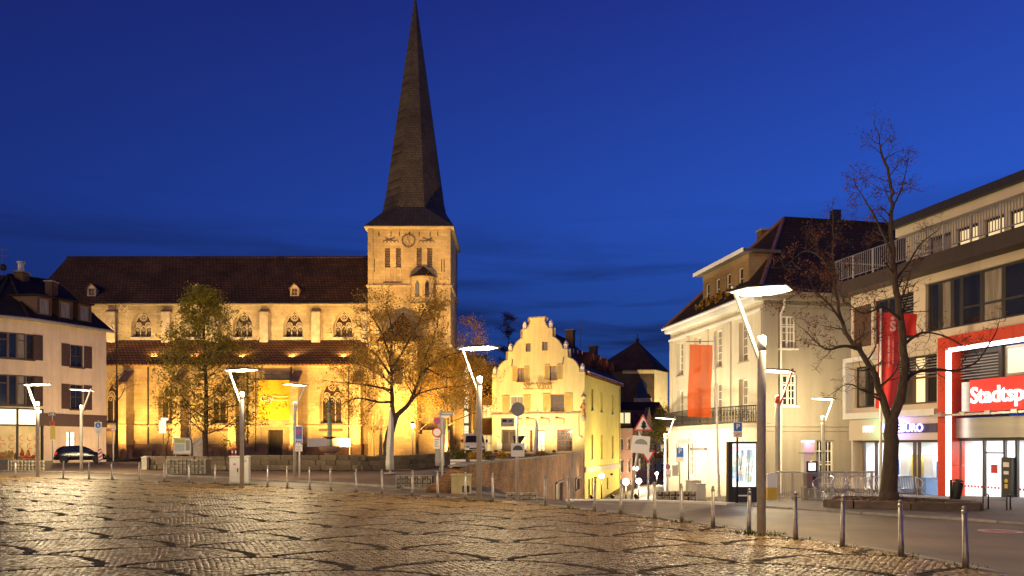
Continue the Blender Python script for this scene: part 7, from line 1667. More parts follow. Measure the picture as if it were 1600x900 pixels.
for k, (p_, q_, d, lab) in enumerate(((1536, 1553, 20.5, 'low bike stand hoop at the corner of the tree bed'), (1573, 1588, 20.2, 'low bike stand hoop farther from the tree bed'))):
    x0, x1 = xp(p_, d), xp(q_, d); t = thing('bike_stand', lab, 'bike stand', ((x0 + x1) / 2, d, .03), 0, 'bike stands before the bank'); w_ = (x1 - x0) / 2
    MB().tube([(-w_, .0, 0), (-w_, .0, .36), (-w_ + .03, .0, .39), (w_ - .03, .22, .39), (w_, .24, .36), (w_, .24, 0)], .018, 8).build('hoop', dark_metal, t, True)
    for q, (a_, b_) in enumerate(((-w_, 0), (w_, .24))): MB().lathe([(.045, 0), (.045, .012)], (a_, b_, 0), 10).build('foot_plate', dark_metal, t)
c = on(1563, 831); t = thing('manhole_cover', 'round reddish manhole cover in the road before the bank', 'manhole cover', (c.x, c.y, .004)); MB().lathe([(.40, 0), (.40, .008), (.33, .009), (.33, .006), (.001, .006)], n=32).build('cover', pm('pink_lit_iron', (.34, .17, .13), .4, .25, 12, .3, metal=.3), t); q = MB()  # pinkish light on the cover put into the iron's colour
for k in range(-4, 5): q.box(-.30 * math.cos(k * .33), .30 * math.cos(k * .33), k * .07 - .015, k * .07 + .015, .006, .010)
q.build('cover_rib', MATS['pink_lit_iron'], t)
# ------------------------------------------------------------------ flags
def cloth(t, name, W_, H_, mat, top=(0, 0, 0), amp=.06, seed=0, tilt=0):
    m = MB(); nx, nz = 10, 18; rr = random.Random(seed); ph = rr.uniform(0, 6); idx = []
    for j in range(nz + 1):
        v = j / nz; row = []
        for i in range(nx + 1):
            u = i / nx; row.append(m.pt((top[0] + u * W_ + tilt * v + .03 * math.sin(v * 5 + ph), top[1] + amp * math.sin(u * 7 + v * 2.0 + ph) * (.3 + v), top[2] - v * H_ - .04 * u)))
        idx.append(row)
    for a, b in zip(idx, idx[1:]):
        for i in range(nx): m.f.append([a[i], a[i + 1], b[i + 1], b[i]])
    return m.build(name, mat, t, True)
d = 36; x = xp(1124, d); z = gz(x, d); t = thing('flagpole', 'tall white flagpole with a long orange banner', 'flagpole', (x, d, z)); h = zp(525, d) - z; MB().tube([(0, 0, 0), (xp(1116, d) - x, 0, h)], [.06, .04], 10).build('pole', white_paint, t, True); tx = xp(1116, d) - x
MB().bar((xp(1072, d) - x, 0, zp(534, d) - z), (tx, 0, zp(533, d) - z), .03, .03).build('cross_arm', dark_metal, t); cloth(t, 'banner', u_(36, d), u_(113, d), orange_cloth, (xp(1077, d) - x, -.02, zp(538, d) - z), .11, 1, tilt=-.05)
MB().lathe([(.09, 0), (.09, .25), (.065, .27)], n=12).build('pole_base', galv, t)
d = 29; x = xp(1376, d); z = gz(x, d) + .03; t = thing('flagpole', 'white flagpole with a long red flag before the bay windows', 'flagpole', (x, d, z)); MB().tube([(0, 0, 0), (0, 0, zp(480, d) - z)], [.055, .04], 10).build('pole', white_paint, t, True); MB().lathe([(.09, 0), (.09, .25), (.06, .27)], n=12).build('pole_base', galv, t)
MB().bar((-.02, 0, zp(486, d) - z), (u_(30, d), 0, zp(488, d) - z), .03, .03).build('cross_arm', dark_metal, t); f = cloth(t, 'flag', u_(35, d), u_(150, d), red_cloth, (-.12, -.03, zp(488, d) - z), .10, 2, tilt=.0)
pp = pm('pale_print', (.75, .45, .42), .7, .1, 3, 0); text('flag_emblem', 'S', .5, pp, t, (u_(14, d), -.24, zp(512, d) - z), ext=.004, bold=.02); MB().disc((u_(14, d), -.24, zp(499, d) - z), .07, .006).build('flag_emblem', pp, t)
MB().box(u_(7, d), u_(9, d), -.24, -.235, zp(575, d) - z, zp(527, d) - z).box(u_(14, d), u_(15, d), -.24, -.235, zp(570, d) - z, zp(530, d) - z).build('flag_print', MATS['pale_print'], t)
x2 = xp(1424, 30.5); t = thing('wall_flag', 'short red flag half hidden behind the tree trunk at the bay windows', 'flag', (x2, 30.5, zp(488, 30.5))); MB().bar((-.45, 0, 0), (.25, 0, .02), .03, .03).bar((.25, 0, .02), (.9, .0, .06), .03, .03).build('flag_arm', dark_metal, t); cloth(t, 'flag', .62, .85, red_cloth, (-.42, -.02, -.03), .04, 3)
# ------------------------------------------------------------------ closed parasols
def parasol(px, d, yt, yb, yf, label, mat=None, wf=7.0):
    x = xp(px, d); z = gz(x, d); t = thing('closed_parasol', label, 'parasol', (x, d, z), 0, 'closed parasols'); zt, zb_ = zp(yt, d) - z, zp(yb, d) - z; n = 20; rings = []; rw = wf * d / F
    for v, r in ((0, .04), (.05, .25), (.15, .55), (.35, .75), (.55, .88), (.70, .92), (.74, .80), (.80, .92), (.9, 1.0), (1, .95)):
        rings.append([((.62 + .38 * (math.cos(k * 2 * pi / n * 5 + v * 1.3) * .5 + .5)) * r * rw * math.cos(2 * pi * k / n) + .03 * math.sin(v * 6), (.62 + .38 * (math.cos(k * 2 * pi / n * 5 + v * 1.3) * .5 + .5)) * r * rw * math.sin(2 * pi * k / n), zt + (zb_ - zt) * v) for k in range(n)])
    MB().loft(rings).build('folded_canopy', mat or umb_cloth, t, True); MB().tube([(0, 0, .04), (0, 0, zt + .05)], .035, 8).build('pole', white_paint, t); MB().lathe([(.35, 0), (.35, .05), (.07, .08), (.06, .3)], n=16).build('base', concrete, t)
    MB().lathe([(rw * .72, zt + (zb_ - zt) * .73), (rw * .72, zt + (zb_ - zt) * .755)], n=16).build('strap', mat or umb_cloth, t)
parasol(610, 43.0, 638, 734, 0, 'tall closed grey parasol before the bare spreading tree')
parasol(688, 45.0, 640, 728, 0, 'closed grey parasol half hidden behind the round road signs', wf=8)
parasol(838, 74.0, 655, 712, 0, 'slim closed white parasol before the inn windows', white_paint, 4.2)
# ------------------------------------------------------------------ notice boards
d = 62; x0, x1 = xp(271, d), xp(299, d); t = thing('notice_board', 'framed notice board with green and white posters before the church', 'notice board', ((x0 + x1) / 2, d, G(285, d))); z = t.location.z; w_ = (x1 - x0) / 2
for s in (-1, 1): MB().box(s * w_ * .8 - .04, s * w_ * .8 + .04, .05, .13, 0, zp(684, d) - z).build('post', galv, t)
MB().box(-w_, w_, -.05, .05, zp(710, d) - z, zp(684, d) - z).build('case', galv, t); MB().box(-w_ + .07, w_ - .07, -.056, -.051, zp(708.5, d) - z, zp(685.5, d) - z).build('board_sheet', sign_white, t); MB().box(-w_ + .15, w_ * .35, -.061, -.0565, zp(692, d) - z, zp(686.5, d) - z).build('poster', pm('lime_poster', (.45, .55, .15), .6, .1, 4, 0), t); MB().box(-w_ + .15, w_ * .25, -.061, -.0565, zp(705, d) - z, zp(694, d) - z).build('poster', pm('pale_blue_poster', (.5, .58, .55), .6, .15, 4, 0), t); MB().box(w_ * .42, w_ * .85, -.061, -.0565, zp(704, d) - z, zp(688, d) - z).build('poster', pm('grey_poster', (.3, .32, .3), .6, .2, 4, 0), t)
x0, x1 = xp(300.5, d), xp(323, d); t = thing('poster_board', 'pale scribbled poster board beside the framed notice board', 'poster board', ((x0 + x1) / 2, d + .1, G(310, d))); w_ = (x1 - x0) / 2
for s in (-1, 1): MB().box(s * w_ * .8 - .04, s * w_ * .8 + .04, .05, .13, 0, zp(686, d) - z).build('post', galv, t)
MB().box(-w_, w_, -.04, .045, zp(713, d) - z, zp(685, d) - z).build('panel', pm('pale_board', (.48, .42, .36), .7, .2, 5, .05), t); q = MB(); rr = random.Random(1)
for k in range(12): q.ring((rr.uniform(-w_ * .7, w_ * .7), -.05, rr.uniform(zp(708, d), zp(692, d)) - z), rr.uniform(.06, .14), .02, 7, .006, rr.uniform(0, 3), rr.uniform(3.5, 5.5))
q.build('scribble', pm('grey_ink', (.2, .19, .19), .7, .1, 3, 0), t)
# thin dark stakes and the white red posts by the church
for k, (px, d, h, lab) in enumerate(((192, 72, 1.0, 'dark low stone bollard nearest the corner house'), (203, 72, 1.0, 'dark low stone bollard under the green lit buttress'), (241, 72, .95, 'dark low stone bollard left of the text plate'), (331, 66, .9, 'dark low stone bollard beside the leafy tree'), (345, 66, .9, 'dark low stone bollard between the leafy tree and the marker posts'), (359, 66, .95, 'dark low stone bollard beside the red and white posts'))):
    x = xp(px, d); t = thing('stone_bollard', lab.replace(' left of', ' just before'), 'bollard', (x, d, gz(x, d)), 0, 'dark bollards along the church'); MB().lathe([(.22, 0), (.20, h * .85)], n=10).build('shaft', cap_stone, t); MB().lathe([(.20, h * .85 + .002), (.16, h * .95), (.05, h)], n=10).build('head', cap_stone, t)
for k, (px, lab) in enumerate(((363, 'red and white striped post nearest the leafy tree'), (368.5, 'red and white striped post nearest the lamp pole'))):
    d = 58; x = xp(px, d); t = thing('striped_post', lab, 'post', (x, d, gz(x, d)), 0, 'striped posts'); h = zp(700, d) - t.location.z
    for q in range(6): MB().lathe([(.055, h * q / 6), (.055, h * (q + 1) / 6 - .003)], n=10).build('red_band' if q % 2 else 'white_band', sign_red if q % 2 else sign_white, t)
# ------------------------------------------------------------------ terrace furniture of the inn
def planter_box(px, d, wpx, label, k):
    x = xp(px, d); z = max(gl(x, d), .0); t = thing('slatted_planter', label, 'planter', (x, d, z), 0, 'slatted planters on the inn terrace'); w_ = wpx * d / F / 2; zz_ = zp([736, 733, 732, 729, 727, 722][k], d) - z; h = .62
    for q in range(4): MB().box(-w_, w_, -.25, -.21, zz_ + .02 + .15 * q, zz_ + .13 + .15 * q).build('slat', white_paint, t)
    MB().box(-w_ + .02, w_ - .02, -.2, .25, zz_ - max(0, zz_), zz_ + h - .02).build('trough', wood_brown, t)
    m = MB(); rr = random.Random(k)
    for q in range(260):
        v = Vector((rr.gauss(0, w_ * .5), rr.gauss(0, .14), zz_ + h + abs(rr.gauss(.1, .2)))); s = rr.uniform(.05, .11); a = Vector((rr.uniform(-1, 1), rr.uniform(-1, 1), rr.uniform(-1, 1))).normalized() * s; b = a.orthogonal().normalized() * s * .6; m.face([v - a, v - b, v + a, v + b])
    m.build('foliage', leaf_gold if k % 2 else leaf_olive, t)
for k, (px, d, wp, lab) in enumerate(((716, 38, 24, 'slatted planter at the low end of the inn terrace'), (745, 46, 22, 'slatted planter behind the street lamp on the inn terrace'), (757, 52, 20, 'slatted planter below the front of the white van'), (784, 58, 22, 'slatted planter just past the grey direction plate'), (815, 64, 20, 'slatted planter behind the half disc sign'), (846, 72, 20, 'slatted planter nearest the inn doors'))): planter_box(px, d, wp, lab, k)
# lantern and globes
def lantern(px, d, yt, label, name='lantern_post'):
    x = xp(px, d); z = gz(x, d); t = thing(name, label, 'lantern', (x, d, z), 0, 'small lanterns'); h = zp(yt, d) - z
    MB().lathe([(.07, 0), (.06, .3), (.035, .35), (.03, h - .35)], n=10).build('post', iron, t, True); MB().lathe([(.06, h - .34), (.14, h - .05)], n=8).build('lantern_glass', globe_m, t); MB().lathe([(.18, h - .045), (.1, h + .06), (.02, h + .14)], n=8).build('lantern_cap', iron, t); light('lantern_light', 'POINT', t, (0, -.3, h - .2), 220, WARM, .12); return t
lantern(645, 52, 661, 'small glowing lantern post under the bare spreading tree')
def globe(px, d, y, rpx, label, e=160):
    x = xp(px, d); z = gz(x, d); t = thing('globe_lamp', label, 'globe lamp', (x, d, z), 0, 'globe lamps down the sloping street'); h = zp(y, d) - z; r = rpx * d / F
    MB().lathe([(.07, 0), (.05, h - r - .05)], n=10).build('post', dark_metal, t, True); MB().lathe([(.10, h - r - .06), (.12, h - r)], n=10).build('collar', dark_metal, t); MB().ball((0, 0, h + r * .05), r, 14, 10).build('globe', globe_m, t, True); light('globe_light', 'POINT', t, (0, -r - .15, h), e, WARM, .15); return t
globe(940, 76, 744, 4.5, 'globe lamp against the yellow side wall', 500)
globe(978, 60, 753, 5.5, 'round globe lamp beside the pink house', 1300); globe(998, 66, 752, 4.5, 'globe lamp behind the leaning warning sign post', 1300); globe(993, 84, 732, 4.0, 'starry bright globe lamp below the half disc plate', 2400); globe(1066, 92, 736, 3.0, 'small far globe lamp beside the parking sign', 2000); globe(1026, 98, 740, 2.6, 'small far globe lamp behind the no stopping disc', 2000)
# ------------------------------------------------------------------ vehicles
def wheel(t, x, y, r, w_=.2):
    a = MB(Matrix.Translation((x, y, r)) @ Matrix.Rotation(R(90), 4, 'X')).lathe([(r * .62, -w_ / 2), (r * .95, -w_ / 2), (r, -w_ / 2 + .03), (r, w_ / 2 - .03), (r * .95, w_ / 2), (r * .62, w_ / 2)], n=22).build('wheel', tyre_m, t, True)
    s = 1 if y > 0 else -1; m = MB(Matrix.Translation((x, y + s * (w_ / 2 - .03), r)))
    m.prism([(r * .62 * math.cos(2 * pi * k / 20), r * .62 * math.sin(2 * pi * k / 20)) for k in range(20)], -.005, .005); m.build('rim', steel, a)
    q = MB(Matrix.Translation((x, y + s * (w_ / 2 - .012), r)))
    for k in range(6): an = 2 * pi * k / 6; q.bar((0, 0, 0), (r * .6 * math.cos(an), 0, r * .6 * math.sin(an)), .06, .02)
    q.build('rim_spoke', dark_metal, a)
def car_body(t, prof, glass, wid, mat, tuck=.16):
    """prof: list of (x, z_low, z_belt, z_top, half width); lofted along the length"""
    rings = []
    for x, zl, zb_, zt_, hw_ in prof:
        top = max(zt_, zb_ + .01); ti = tuck if zt_ > zb_ + .1 else .05
        rings.append([(x, -hw_ * .94, zl), (x, -hw_, zl + .12), (x, -hw_, (zl + zb_) / 2), (x, -hw_ * .97, zb_), (x, -hw_ + ti, top - .06 if zt_ > zb_ + .1 else zb_ + .005), (x, -hw_ + ti + .12, top), (x, hw_ - ti - .12, top), (x, hw_ - ti, top - .06 if zt_ > zb_ + .1 else zb_ + .005), (x, hw_ * .97, zb_), (x, hw_, (zl + zb_) / 2), (x, hw_, zl + .12), (x, hw_ * .94, zl)])
    return MB().loft(rings).build('body', mat, t, True)
def black_car():
    d = 57.5; x = xp(119, d); t = thing('black_car', 'small black hatchback parked before the corner house', 'car', (x, d + .6, gz(x, d)), R(28))
    P = [(-1.98, .38, .62, .60, .70), (-1.93, .32, .88, .90, .80), (-1.78, .30, .92, 1.18, .83), (-1.35, .29, .92, 1.42, .84), (-.6, .29, .92, 1.47, .84), (.1, .29, .92, 1.45, .84), (.55, .29, .93, 1.28, .84), (1.0, .29, .93, .98, .84), (1.5, .29, .86, .86, .83), (1.85, .30, .76, .76, .78), (2.02, .34, .6, .58, .66)]
    car_body(t, P, None, .84, car_black)
    for s in (-1, 1):
        gp = [(-1.55, .97), (-.5, .97), (.35, .97), (.88, .97), (.42, 1.30), (-.4, 1.39), (-1.25, 1.36)]
        g = MB(); y_ = lambda z: s * (.845 - .155 * (z - .92) / .49)
        for seg in ([(-1.55, .97), (-.42, .97), (-.42, 1.385), (-1.25, 1.35)], [(-.34, .97), (.86, .97), (.42, 1.29), (-.34, 1.39)]): g.loft([[(a, y_(b) + s * .004, b) for a, b in seg], [(a, y_(b) + s * .012, b) for a, b in seg]])
        g.build('side_window', glass_dark, t)
        MB().box(.62, .8, s * .86, s * 1.0, .98, 1.1).build('mirror', car_black, t)
        MB().box(-2.0, -1.80, s * .56 - .14, s * .62 + .14 if s > 0 else s * .56 + .14, .80, .98).build('tail_light', tail_red, t) if False else MB().loft([[(-1.97, s * .52, .74), (-1.97, s * .80, .74), (-1.90, s * .80, .95), (-1.90, s * .60, .95)], [(-1.80, s * .52, .74), (-1.78, s * .845, .74), (-1.72, s * .845, .95), (-1.80, s * .60, .95)]]).build('tail_light', tail_red, t)
        MB().box(1.84, 1.97, s * .60 - .13, s * .60 + .13, .60, .72).build('headlight', glass_curtain, t)
        for xw_ in (-1.25, 1.25): wheel(t, xw_, s * .785, .33)
    MB().loft([[(-1.90, -.62, .98), (-1.90, .62, .98), (-1.62, .55, 1.33), (-1.62, -.55, 1.33)], [(-1.83, -.62, .98), (-1.83, .62, .98), (-1.55, .55, 1.33), (-1.55, -.55, 1.33)]]).build('rear_window', glass_curtain, t)
    MB().box(-2.03, -1.90, -.72, .72, .30, .56).build('bumper', car_black, t); MB().box(-2.005, -1.96, -.26, .26, .62, .73).build('number_plate', sign_white, t)
    MB().loft([[(.55, -.6, 1.27), (.55, .6, 1.27), (.98, .68, .99), (.98, -.68, .99)], [(.60, -.6, 1.29), (.60, .6, 1.29), (1.03, .68, 1.01), (1.03, -.68, 1.01)]]).build('windscreen', glass_dark, t)
black_car(); [setattr(o, 'scale', (.86, .86, .92)) for o in bpy.data.objects if o.name == 'black_car']
def white_van():
    d = 64; x = xp(737, d); t = thing('white_van', 'white van facing the square behind the terrace planters', 'van', (x, d + 2, gz(x, d)), R(-82))
    P = [(-2.3, .4, 1.0, 1.9, .88), (-2.2, .3, 1.0, 1.97, .92), (.9, .3, 1.0, 1.98, .92), (1.3, .3, 1.0, 1.80, .92), (1.75, .3, 1.02, 1.30, .91), (2.1, .3, .98, .99, .89), (2.3, .36, .80, .80, .82)]
    car_body(t, P, None, .92, car_white, .14)
    MB().loft([[(1.38, -.70, 1.74), (1.38, .70, 1.74), (1.86, .80, 1.18), (1.86, -.80, 1.18)], [(1.43, -.70, 1.77), (1.43, .70, 1.77), (1.91, .80, 1.21), (1.91, -.80, 1.21)]]).build('windscreen', glass_brown, t)
    for s in (-1, 1):
        MB().box(2.14, 2.30, s * .64 - .14, s * .64 + .14, .74, .90).build('headlight', glass_curtain, t); MB().box(1.4, 1.55, s * .94, s * 1.12, 1.2, 1.45).build('mirror', dark_metal, t)
        MB().loft([[(-1.9, s * .925, 1.12), (.5, s * .925, 1.12), (.5, s * .80, 1.75), (-1.9, s * .80, 1.75)], [(-1.9, s * .935, 1.12), (.5, s * .935, 1.12), (.5, s * .81, 1.75), (-1.9, s * .81, 1.75)]]).build('side_window', glass_dark, t)
        for xw_ in (-1.5, 1.45): wheel(t, xw_, s * .82, .33)
    MB().box(2.28, 2.36, -.80, .80, .30, .58).build('bumper', dark_metal, t); MB().box(2.26, 2.315, -.5, .5, .62, .76).build('grille', dark_metal, t); MB().box(2.361, 2.37, -.26, .26, .40, .51).build('number_plate', sign_white, t)
white_van()
# ------------------------------------------------------------------ trees
class Tree:
    def __init__(s, seed): s.r = random.Random(seed); s.trunk = MB(); s.br = MB(); s.tw = MB(); s.tips = []
    def limb(s, pts, r0, r1, mb=None, n=7):
        k = len(pts); pts = [Vector(p) for p in pts]
        # a smooth, slightly crooked curve through the given points
        out = []
        for i in range(k - 1):
            p0, p1, p2, p3 = pts[max(0, i - 1)], pts[i], pts[i + 1], pts[min(k - 1, i + 2)]
            for j in range(4):
                u = j / 4; out.append(.5 * ((2 * p1) + (p2 - p0) * u + (2 * p0 - 5 * p1 + 4 * p2 - p3) * u * u + (3 * p1 - p0 - 3 * p2 + p3) * u ** 3))
        out.append(pts[-1]); m = len(out)
        out = [p + Vector((s.r.gauss(0, 1), s.r.gauss(0, 1), s.r.gauss(0, .6))) * ((.06 * r0 if mb is s.trunk else .16 * min(r0, .12)) if 0 < i < m - 1 else 0) for i, p in enumerate(out)]
        rr = [r0 + (r1 - r0) * (i / (m - 1)) ** .8 for i in range(m)]
        (mb or s.br).tube(out, rr, n); return out, rr
    def grow(s, p, d, ln, r, lvl, up=.1, spread=.75, kids=(3, 5), seg=4):
        pts = [p]; d = d.normalized()
        for i in range(seg):
            d = (d + Vector((s.r.gauss(0, .20), s.r.gauss(0, .20), s.r.gauss(0, .16) + up * .35))).normalized(); pts.append(pts[-1] + d * ln / seg)
        rr = [max(.004, r * (1 - .72 * i / seg)) for i in range(seg + 1)]
        (s.br if lvl > 1 else s.tw).tube(pts, rr, 5 if lvl > 1 else 3, lvl > 1)
        if lvl <= 1: s.tips.append((pts[-1], d)); s.tips.append((pts[-2], d))
        if lvl <= 0: return
        for q in range(s.r.randint(*kids)):
            u = s.r.uniform(.25, 1.0) * seg; i = min(seg - 1, int(u)); b = pts[i].lerp(pts[i + 1], u - i); t = (pts[i + 1] - pts[i]).normalized()
            side = t.orthogonal().normalized(); side.rotate(Matrix.Rotation(s.r.uniform(0, 6.283), 3, t)); nd = (t * (1 - spread * .6) + side * spread + Vector((0, 0, up))).normalized()
            s.grow(b, nd, ln * s.r.uniform(.48, .72), rr[i] * .6, lvl - 1, up, spread, kids, max(2, seg - 1))
    def sprout(s, path, n, ln, lvl, t0=.2, up=.12, spread=.9, kids=(3, 5), taper=.55):
        out, rr = path; m = len(out)
        for q in range(n):
            u = (t0 + (1 - t0) * (q + s.r.random()) / n) * (m - 1); i = min(m - 2, int(u)); b = out[i].lerp(out[i + 1], u - i); t = (out[i + 1] - out[i]).normalized(); side = t.orthogonal().normalized(); side.rotate(Matrix.Rotation(s.r.uniform(0, 6.283), 3, t))
            s.grow(b, (t * .45 + side * spread + Vector((0, 0, up))).normalized(), ln * (1 - taper * u / m) * s.r.uniform(.7, 1.2), max(.008, rr[i] * .42), lvl, up, kids=kids)
        e = out[-1]; s.grow(e, (out[-1] - out[-3]).normalized(), ln * .7, rr[-1], lvl, up, kids=kids)
    def leaves(s, n, size, spread, keep=lambda p: True):
        m = MB(); T = s.tips; 
        for q in range(n):
            p, d = T[s.r.randrange(len(T))]; c = p + Vector((s.r.gauss(0, spread), s.r.gauss(0, spread), s.r.gauss(0, spread * .8)))
            if not keep(c): continue
            a = Vector((s.r.uniform(-1, 1), s.r.uniform(-1, 1), s.r.uniform(-1, 1))).normalized(); b = a.orthogonal().normalized(); z = size * s.r.uniform(.6, 1.3); m.v += [tuple(c - a * z), tuple(c - b * z * .55), tuple(c + a * z), tuple(c + b * z * .55)]; k = len(m.v); m.f.append([k - 4, k - 3, k - 2, k - 1])
        return m
    def done(s, label, loc, bm=None, lm_=None, leaf=None, name='tree', tm=None, twm=None):
        t = thing(name, label, 'tree', loc); bm = bm or bark
        tr_ = s.trunk.build('trunk', tm or bm, t, True)
        if s.br.v: s.br.build('branches', bm, t, True)
        if s.tw.v: stuff(s.tw.build('twigs', twm or bm, t))
        if lm_ and lm_.v: lm_.build('crown', leaf, t)
        return t
def P_(px, py, d, base): v = at(px, py, d); return v - base
# bare street tree at the right
def street_tree():
    d = 21.7; x = xp(1389, d); base = Vector((x, d, .18)); T = Tree(12); q = lambda px, py, dd=0: P_(px, py, d + dd, base)
    T.limb([(0, 0, -.15), q(1390, 745), q(1392, 690), q(1393, 655)], .245, .175, T.trunk, 10)
    T.trunk.lathe([(.32, -.05), (.275, .10), (.248, .25)], n=10)
    L1 = T.limb([q(1393, 660), q(1408, 610), q(1413, 560, .1), q(1407, 500), q(1398, 440, -.1), q(1394, 380), q(1393, 320, .1), q(1390, 285), q(1380, 245), q(1374, 225)], .145, .02, None, 8)
    L2 = T.limb([q(1393, 665), q(1378, 620), q(1366, 585, -.2), q(1345, 550, -.3), q(1322, 520, -.3), q(1308, 470, -.2), q(1304, 420, -.3), q(1303, 370, -.2)], .12, .018)
    L3 = T.limb([q(1400, 640), q(1412, 600, .3), q(1430, 582, .5), q(1470, 578, .7), q(1500, 578, .8), q(1530, 560, .9), q(1556, 520, .9)], .08, .016)
    L4 = T.limb([q(1345, 548, -.3), q(1320, 540, -.6), q(1290, 545, -.9), q(1262, 520, -1.0)], .06, .012)
    L5 = T.limb([q(1411, 540), q(1440, 520, .4), q(1475, 525, .6), q(1505, 540, .7)], .05, .012)
    L6 = T.limb([q(1408, 500), q(1380, 480, -.4), q(1350, 490, -.7), q(1320, 470, -.9)], .05, .012)
    L7 = T.limb([q(1397, 440), q(1420, 410, .5), q(1440, 380, .7), q(1465, 360, .8)], .04, .01)
    L8 = T.limb([q(1394, 400), q(1370, 345, -.4), q(1350, 310, -.5), q(1338, 292, -.5)], .04, .01)
    L9 = T.limb([q(1392, 330), q(1410, 290, .3), q(1418, 255, .4)], .03, .008)
    La = T.limb([q(1376, 625), q(1352, 612, -.2), q(1325, 600, -.5), q(1300, 615, -.7)], .035, .008)
    Lb = T.limb([q(1306, 440, -.2), q(1285, 405, -.6), q(1258, 392, -.9), q(1232, 412, -1.1)], .04, .01); Lc = T.limb([q(1318, 505, -.3), q(1290, 470, -.8), q(1262, 452, -1.0), q(1240, 462, -1.2)], .04, .01)
    for L_, n, ln in ((Lb, 9, .8), (Lc, 9, .8), (L1, 20, 1.1), (L2, 15, 1.0), (L3, 11, .9), (L4, 9, .8), (L5, 8, .8), (L6, 8, .8), (L7, 8, .7), (L8, 8, .7), (L9, 7, .55), (La, 5, .5)): T.sprout(L_, n, ln * 1.0, 2, .12 if L_ is not L1 else .30, .14, kids=(2, 4))
    lv = T.leaves(5200, .038, .10, lambda p: p.z > 4.2 and (p.x < -.1 or T.r.random() < .35))
    T.done('bare street tree with dark trunk and a few rusty leaves before the bank', base, lm_=lv, leaf=leaf_rust, name='bare_tree')
street_tree()
# spreading tree before the tower
def spreading_tree():
    d = 50.0; x = xp(606, d); base = Vector((x, d, gz(x, d))); T = Tree(31); q = lambda px, py, dd=0: P_(px, py, d + dd, base)
    T.limb([(0, 0, -.2), q(606, 695), q(611, 670), q(619, 648)], .34, .25, T.trunk, 10)
    for pts, r in (([q(615, 660), q(613, 625), q(612, 590, .3), q(610, 555), q(612, 520, -.4), q(606, 485)], .18), ([q(618, 650), q(640, 630, .5), q(652, 600, 1), q(668, 575, 1.4), q(690, 560, 1.8), q(722, 548, 2)], .17), ([q(613, 628), q(590, 628, -1), q(560, 622, -1.8), q(540, 628, -2.3)], .09), ([q(613, 610), q(585, 604, -.6), q(560, 600, -1), q(536, 598, -1.5)], .08), ([q(612, 590), q(592, 560, .8), q(575, 545, 1.5), q(552, 535, 2.0)], .10), ([q(612, 575), q(632, 545, -1), q(650, 510, -1.6), q(664, 482, -2)], .10), ([q(652, 600), q(660, 570, -.8), q(676, 530, -1.2), q(686, 495, -1.2)], .09), ([q(611, 560), q(596, 520, -1.2), q(582, 495, -2)], .08), ([q(640, 632), q(655, 615, -1.5), q(690, 606, -2.5), q(716, 604, -3)], .07), ([q(668, 576), q(700, 590, 2.2), q(740, 580, 3)], .06), ([q(611, 600), q(600, 590, -2), q(575, 575, -3)], .06), ([q(612, 585), q(628, 575, 2), q(650, 560, 3.2)], .06)):
        L_ = T.limb(pts, r, .03); T.sprout(L_, 13, 2.0, 2, .22, .16, kids=(4, 5))
    lv = T.leaves(34000, .062, .15, lambda p: T.r.random() < .6 + .08 * p.x)
    T.done('spreading tree with dark limbs and thin golden leaves before the church tower', base, lm_=lv, leaf=leaf_gold, name='spreading_tree', twm=bark_lit)
spreading_tree()
# leafy upright tree before the aisle
def leafy_tree():
    d = 61.0; x = xp(322, d); base = Vector((x, d, gz(x, d))); T = Tree(17); q = lambda px, py, dd=0: P_(px, py, d + dd, base)
    L0 = T.limb([(0, 0, -.2), q(321, 690), q(322, 640), q(321, 580), q(319, 530), q(318, 480), q(318, 462)], .26, .03, T.trunk, 9)
    for k in range(52):
        u = .22 + .76 * k / 52; out, rr = L0; i = min(len(out) - 2, int(u * (len(out) - 1))); b = out[i]; a = k * 2.4; ln = (3.6 * (1 - ((u - .30) / .72) ** 1.3) if u > .3 else 3.0) * T.r.uniform(.75, 1.1) + .3
        T.grow(b, Vector((math.cos(a), math.sin(a), .34)), ln, .055 * (1.2 - u), 2, .10, .75, (4, 6), 5)
    lv = T.leaves(22000, .085, .17)
    T.done('upright leafy tree with thin yellow green foliage before the church aisle', base, lm_=lv, leaf=leaf_green, name='leafy_tree')
leafy_tree()
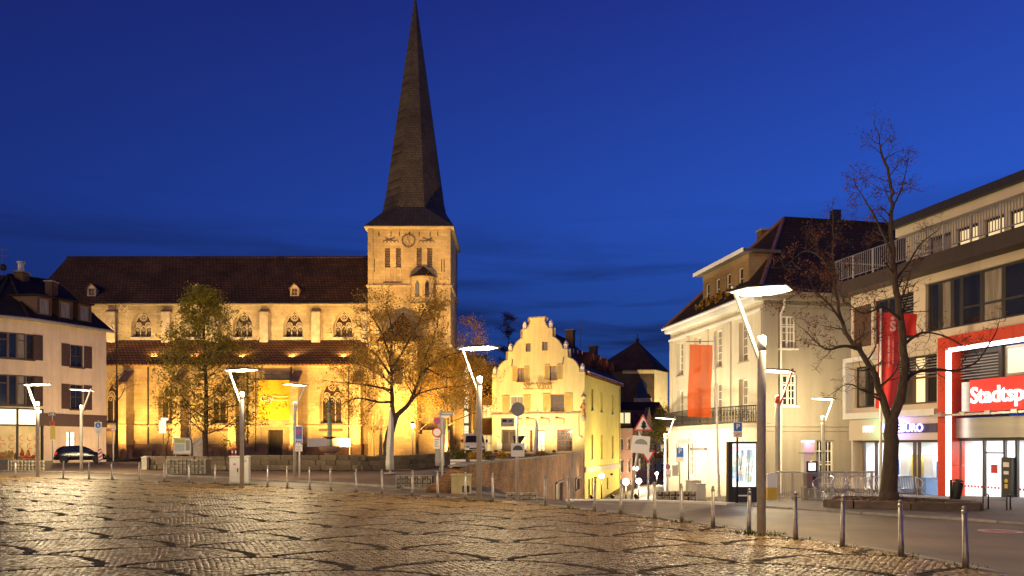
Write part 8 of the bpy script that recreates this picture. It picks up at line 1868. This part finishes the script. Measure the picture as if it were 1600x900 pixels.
def small_tree(label, px, d, top, sprd, n, leaf, nl, seed, trunk_r=.09, bm=None, ls=.06, base_dy=0, trunk_frac=.4, lvl=2, name='young_tree', up=.3):
    x = xp(px, d); base = Vector((x, d, gz(x, d))); T = Tree(seed); h = zp(top, d) - base.z
    L0 = T.limb([(0, 0, -.1), (T.r.uniform(-.1, .1), 0, h * .3), (T.r.uniform(-.15, .15), .1, h * .6), (T.r.uniform(-.2, .2), 0, h)], trunk_r, .015, T.trunk, 8)
    out, rr = L0
    for k in range(n):
        u = trunk_frac + (1 - trunk_frac) * (k + .5) / n; i = min(len(out) - 2, int(u * (len(out) - 1))); a = k * 2.4; T.grow(out[i], Vector((math.cos(a), math.sin(a), up + .5)), sprd * (1.15 - .7 * (u - trunk_frac) / (1 - trunk_frac)) * T.r.uniform(.7, 1.1), rr[i] * .5, lvl, .14, .7, (3, 4), 4)
    lv = T.leaves(nl, ls, sprd * .10) if nl else None
    return T.done(label, base, bm, lv, leaf, name)
small_tree('thin young tree almost bare by the green lit buttress', 183, 70, 470, 2.0, 9, leaf_olive, 260, 41, .17, trunk_frac=.42)
small_tree('slim bare sapling before the framed notice board', 300, 52, 640, 1.1, 9, leaf_gold, 120, 42, .06)
small_tree('small thin sapling by the text plate', 262, 64, 655, .9, 6, leaf_gold, 60, 43, .06)
small_tree('small pale floodlit tree behind the closed grey parasol', 583, 79, 640, 2.6, 15, leaf_gold, 0, 44, .22, bark_lit, trunk_frac=.5, name='pale_tree')
small_tree('small bare tree between the lantern and the tower foot', 652, 76, 590, 2.8, 16, leaf_gold, 1600, 45, .20, bark_lit, .07, trunk_frac=.35, name='pale_tree')
small_tree('golden leaved tree beside the tower, above the road signs', 698, 76, 560, 3.4, 18, leaf_gold, 9000, 46, .22, bark_lit, .08, trunk_frac=.35, name='golden_tree')
small_tree('tall golden tree between the tower and the stair hall', 738, 92, 515, 3.8, 22, leaf_gold, 5000, 47, .25, bark_lit, .09, trunk_frac=.35, name='golden_tree')
small_tree('slender brown tree rising behind the inn gable', 795, 112, 488, 2.2, 26, leaf_rust, 5000, 48, .2, bark, .11, trunk_frac=.3, name='slender_tree')
small_tree('green street tree beyond the sloping street lamp', 1046, 66, 668, 3.0, 18, leaf_olive, 9000, 49, .12, bark, .07, trunk_frac=.5, name='street_tree')
small_tree('golden tree behind the balcony corner of the cream mansion', 1072, 84, 655, 3.0, 14, leaf_gold, 4000, 50, .14, bark, .09, trunk_frac=.4, name='golden_tree')
small_tree('second slender tree standing beside the bare street tree crown, behind the wire chairs', 1318, 27.5, 300, 1.4, 16, leaf_rust, 2200, 51, .10, bark, .045, trunk_frac=.38, name='slender_tree') if False else None
N_TREES = 12
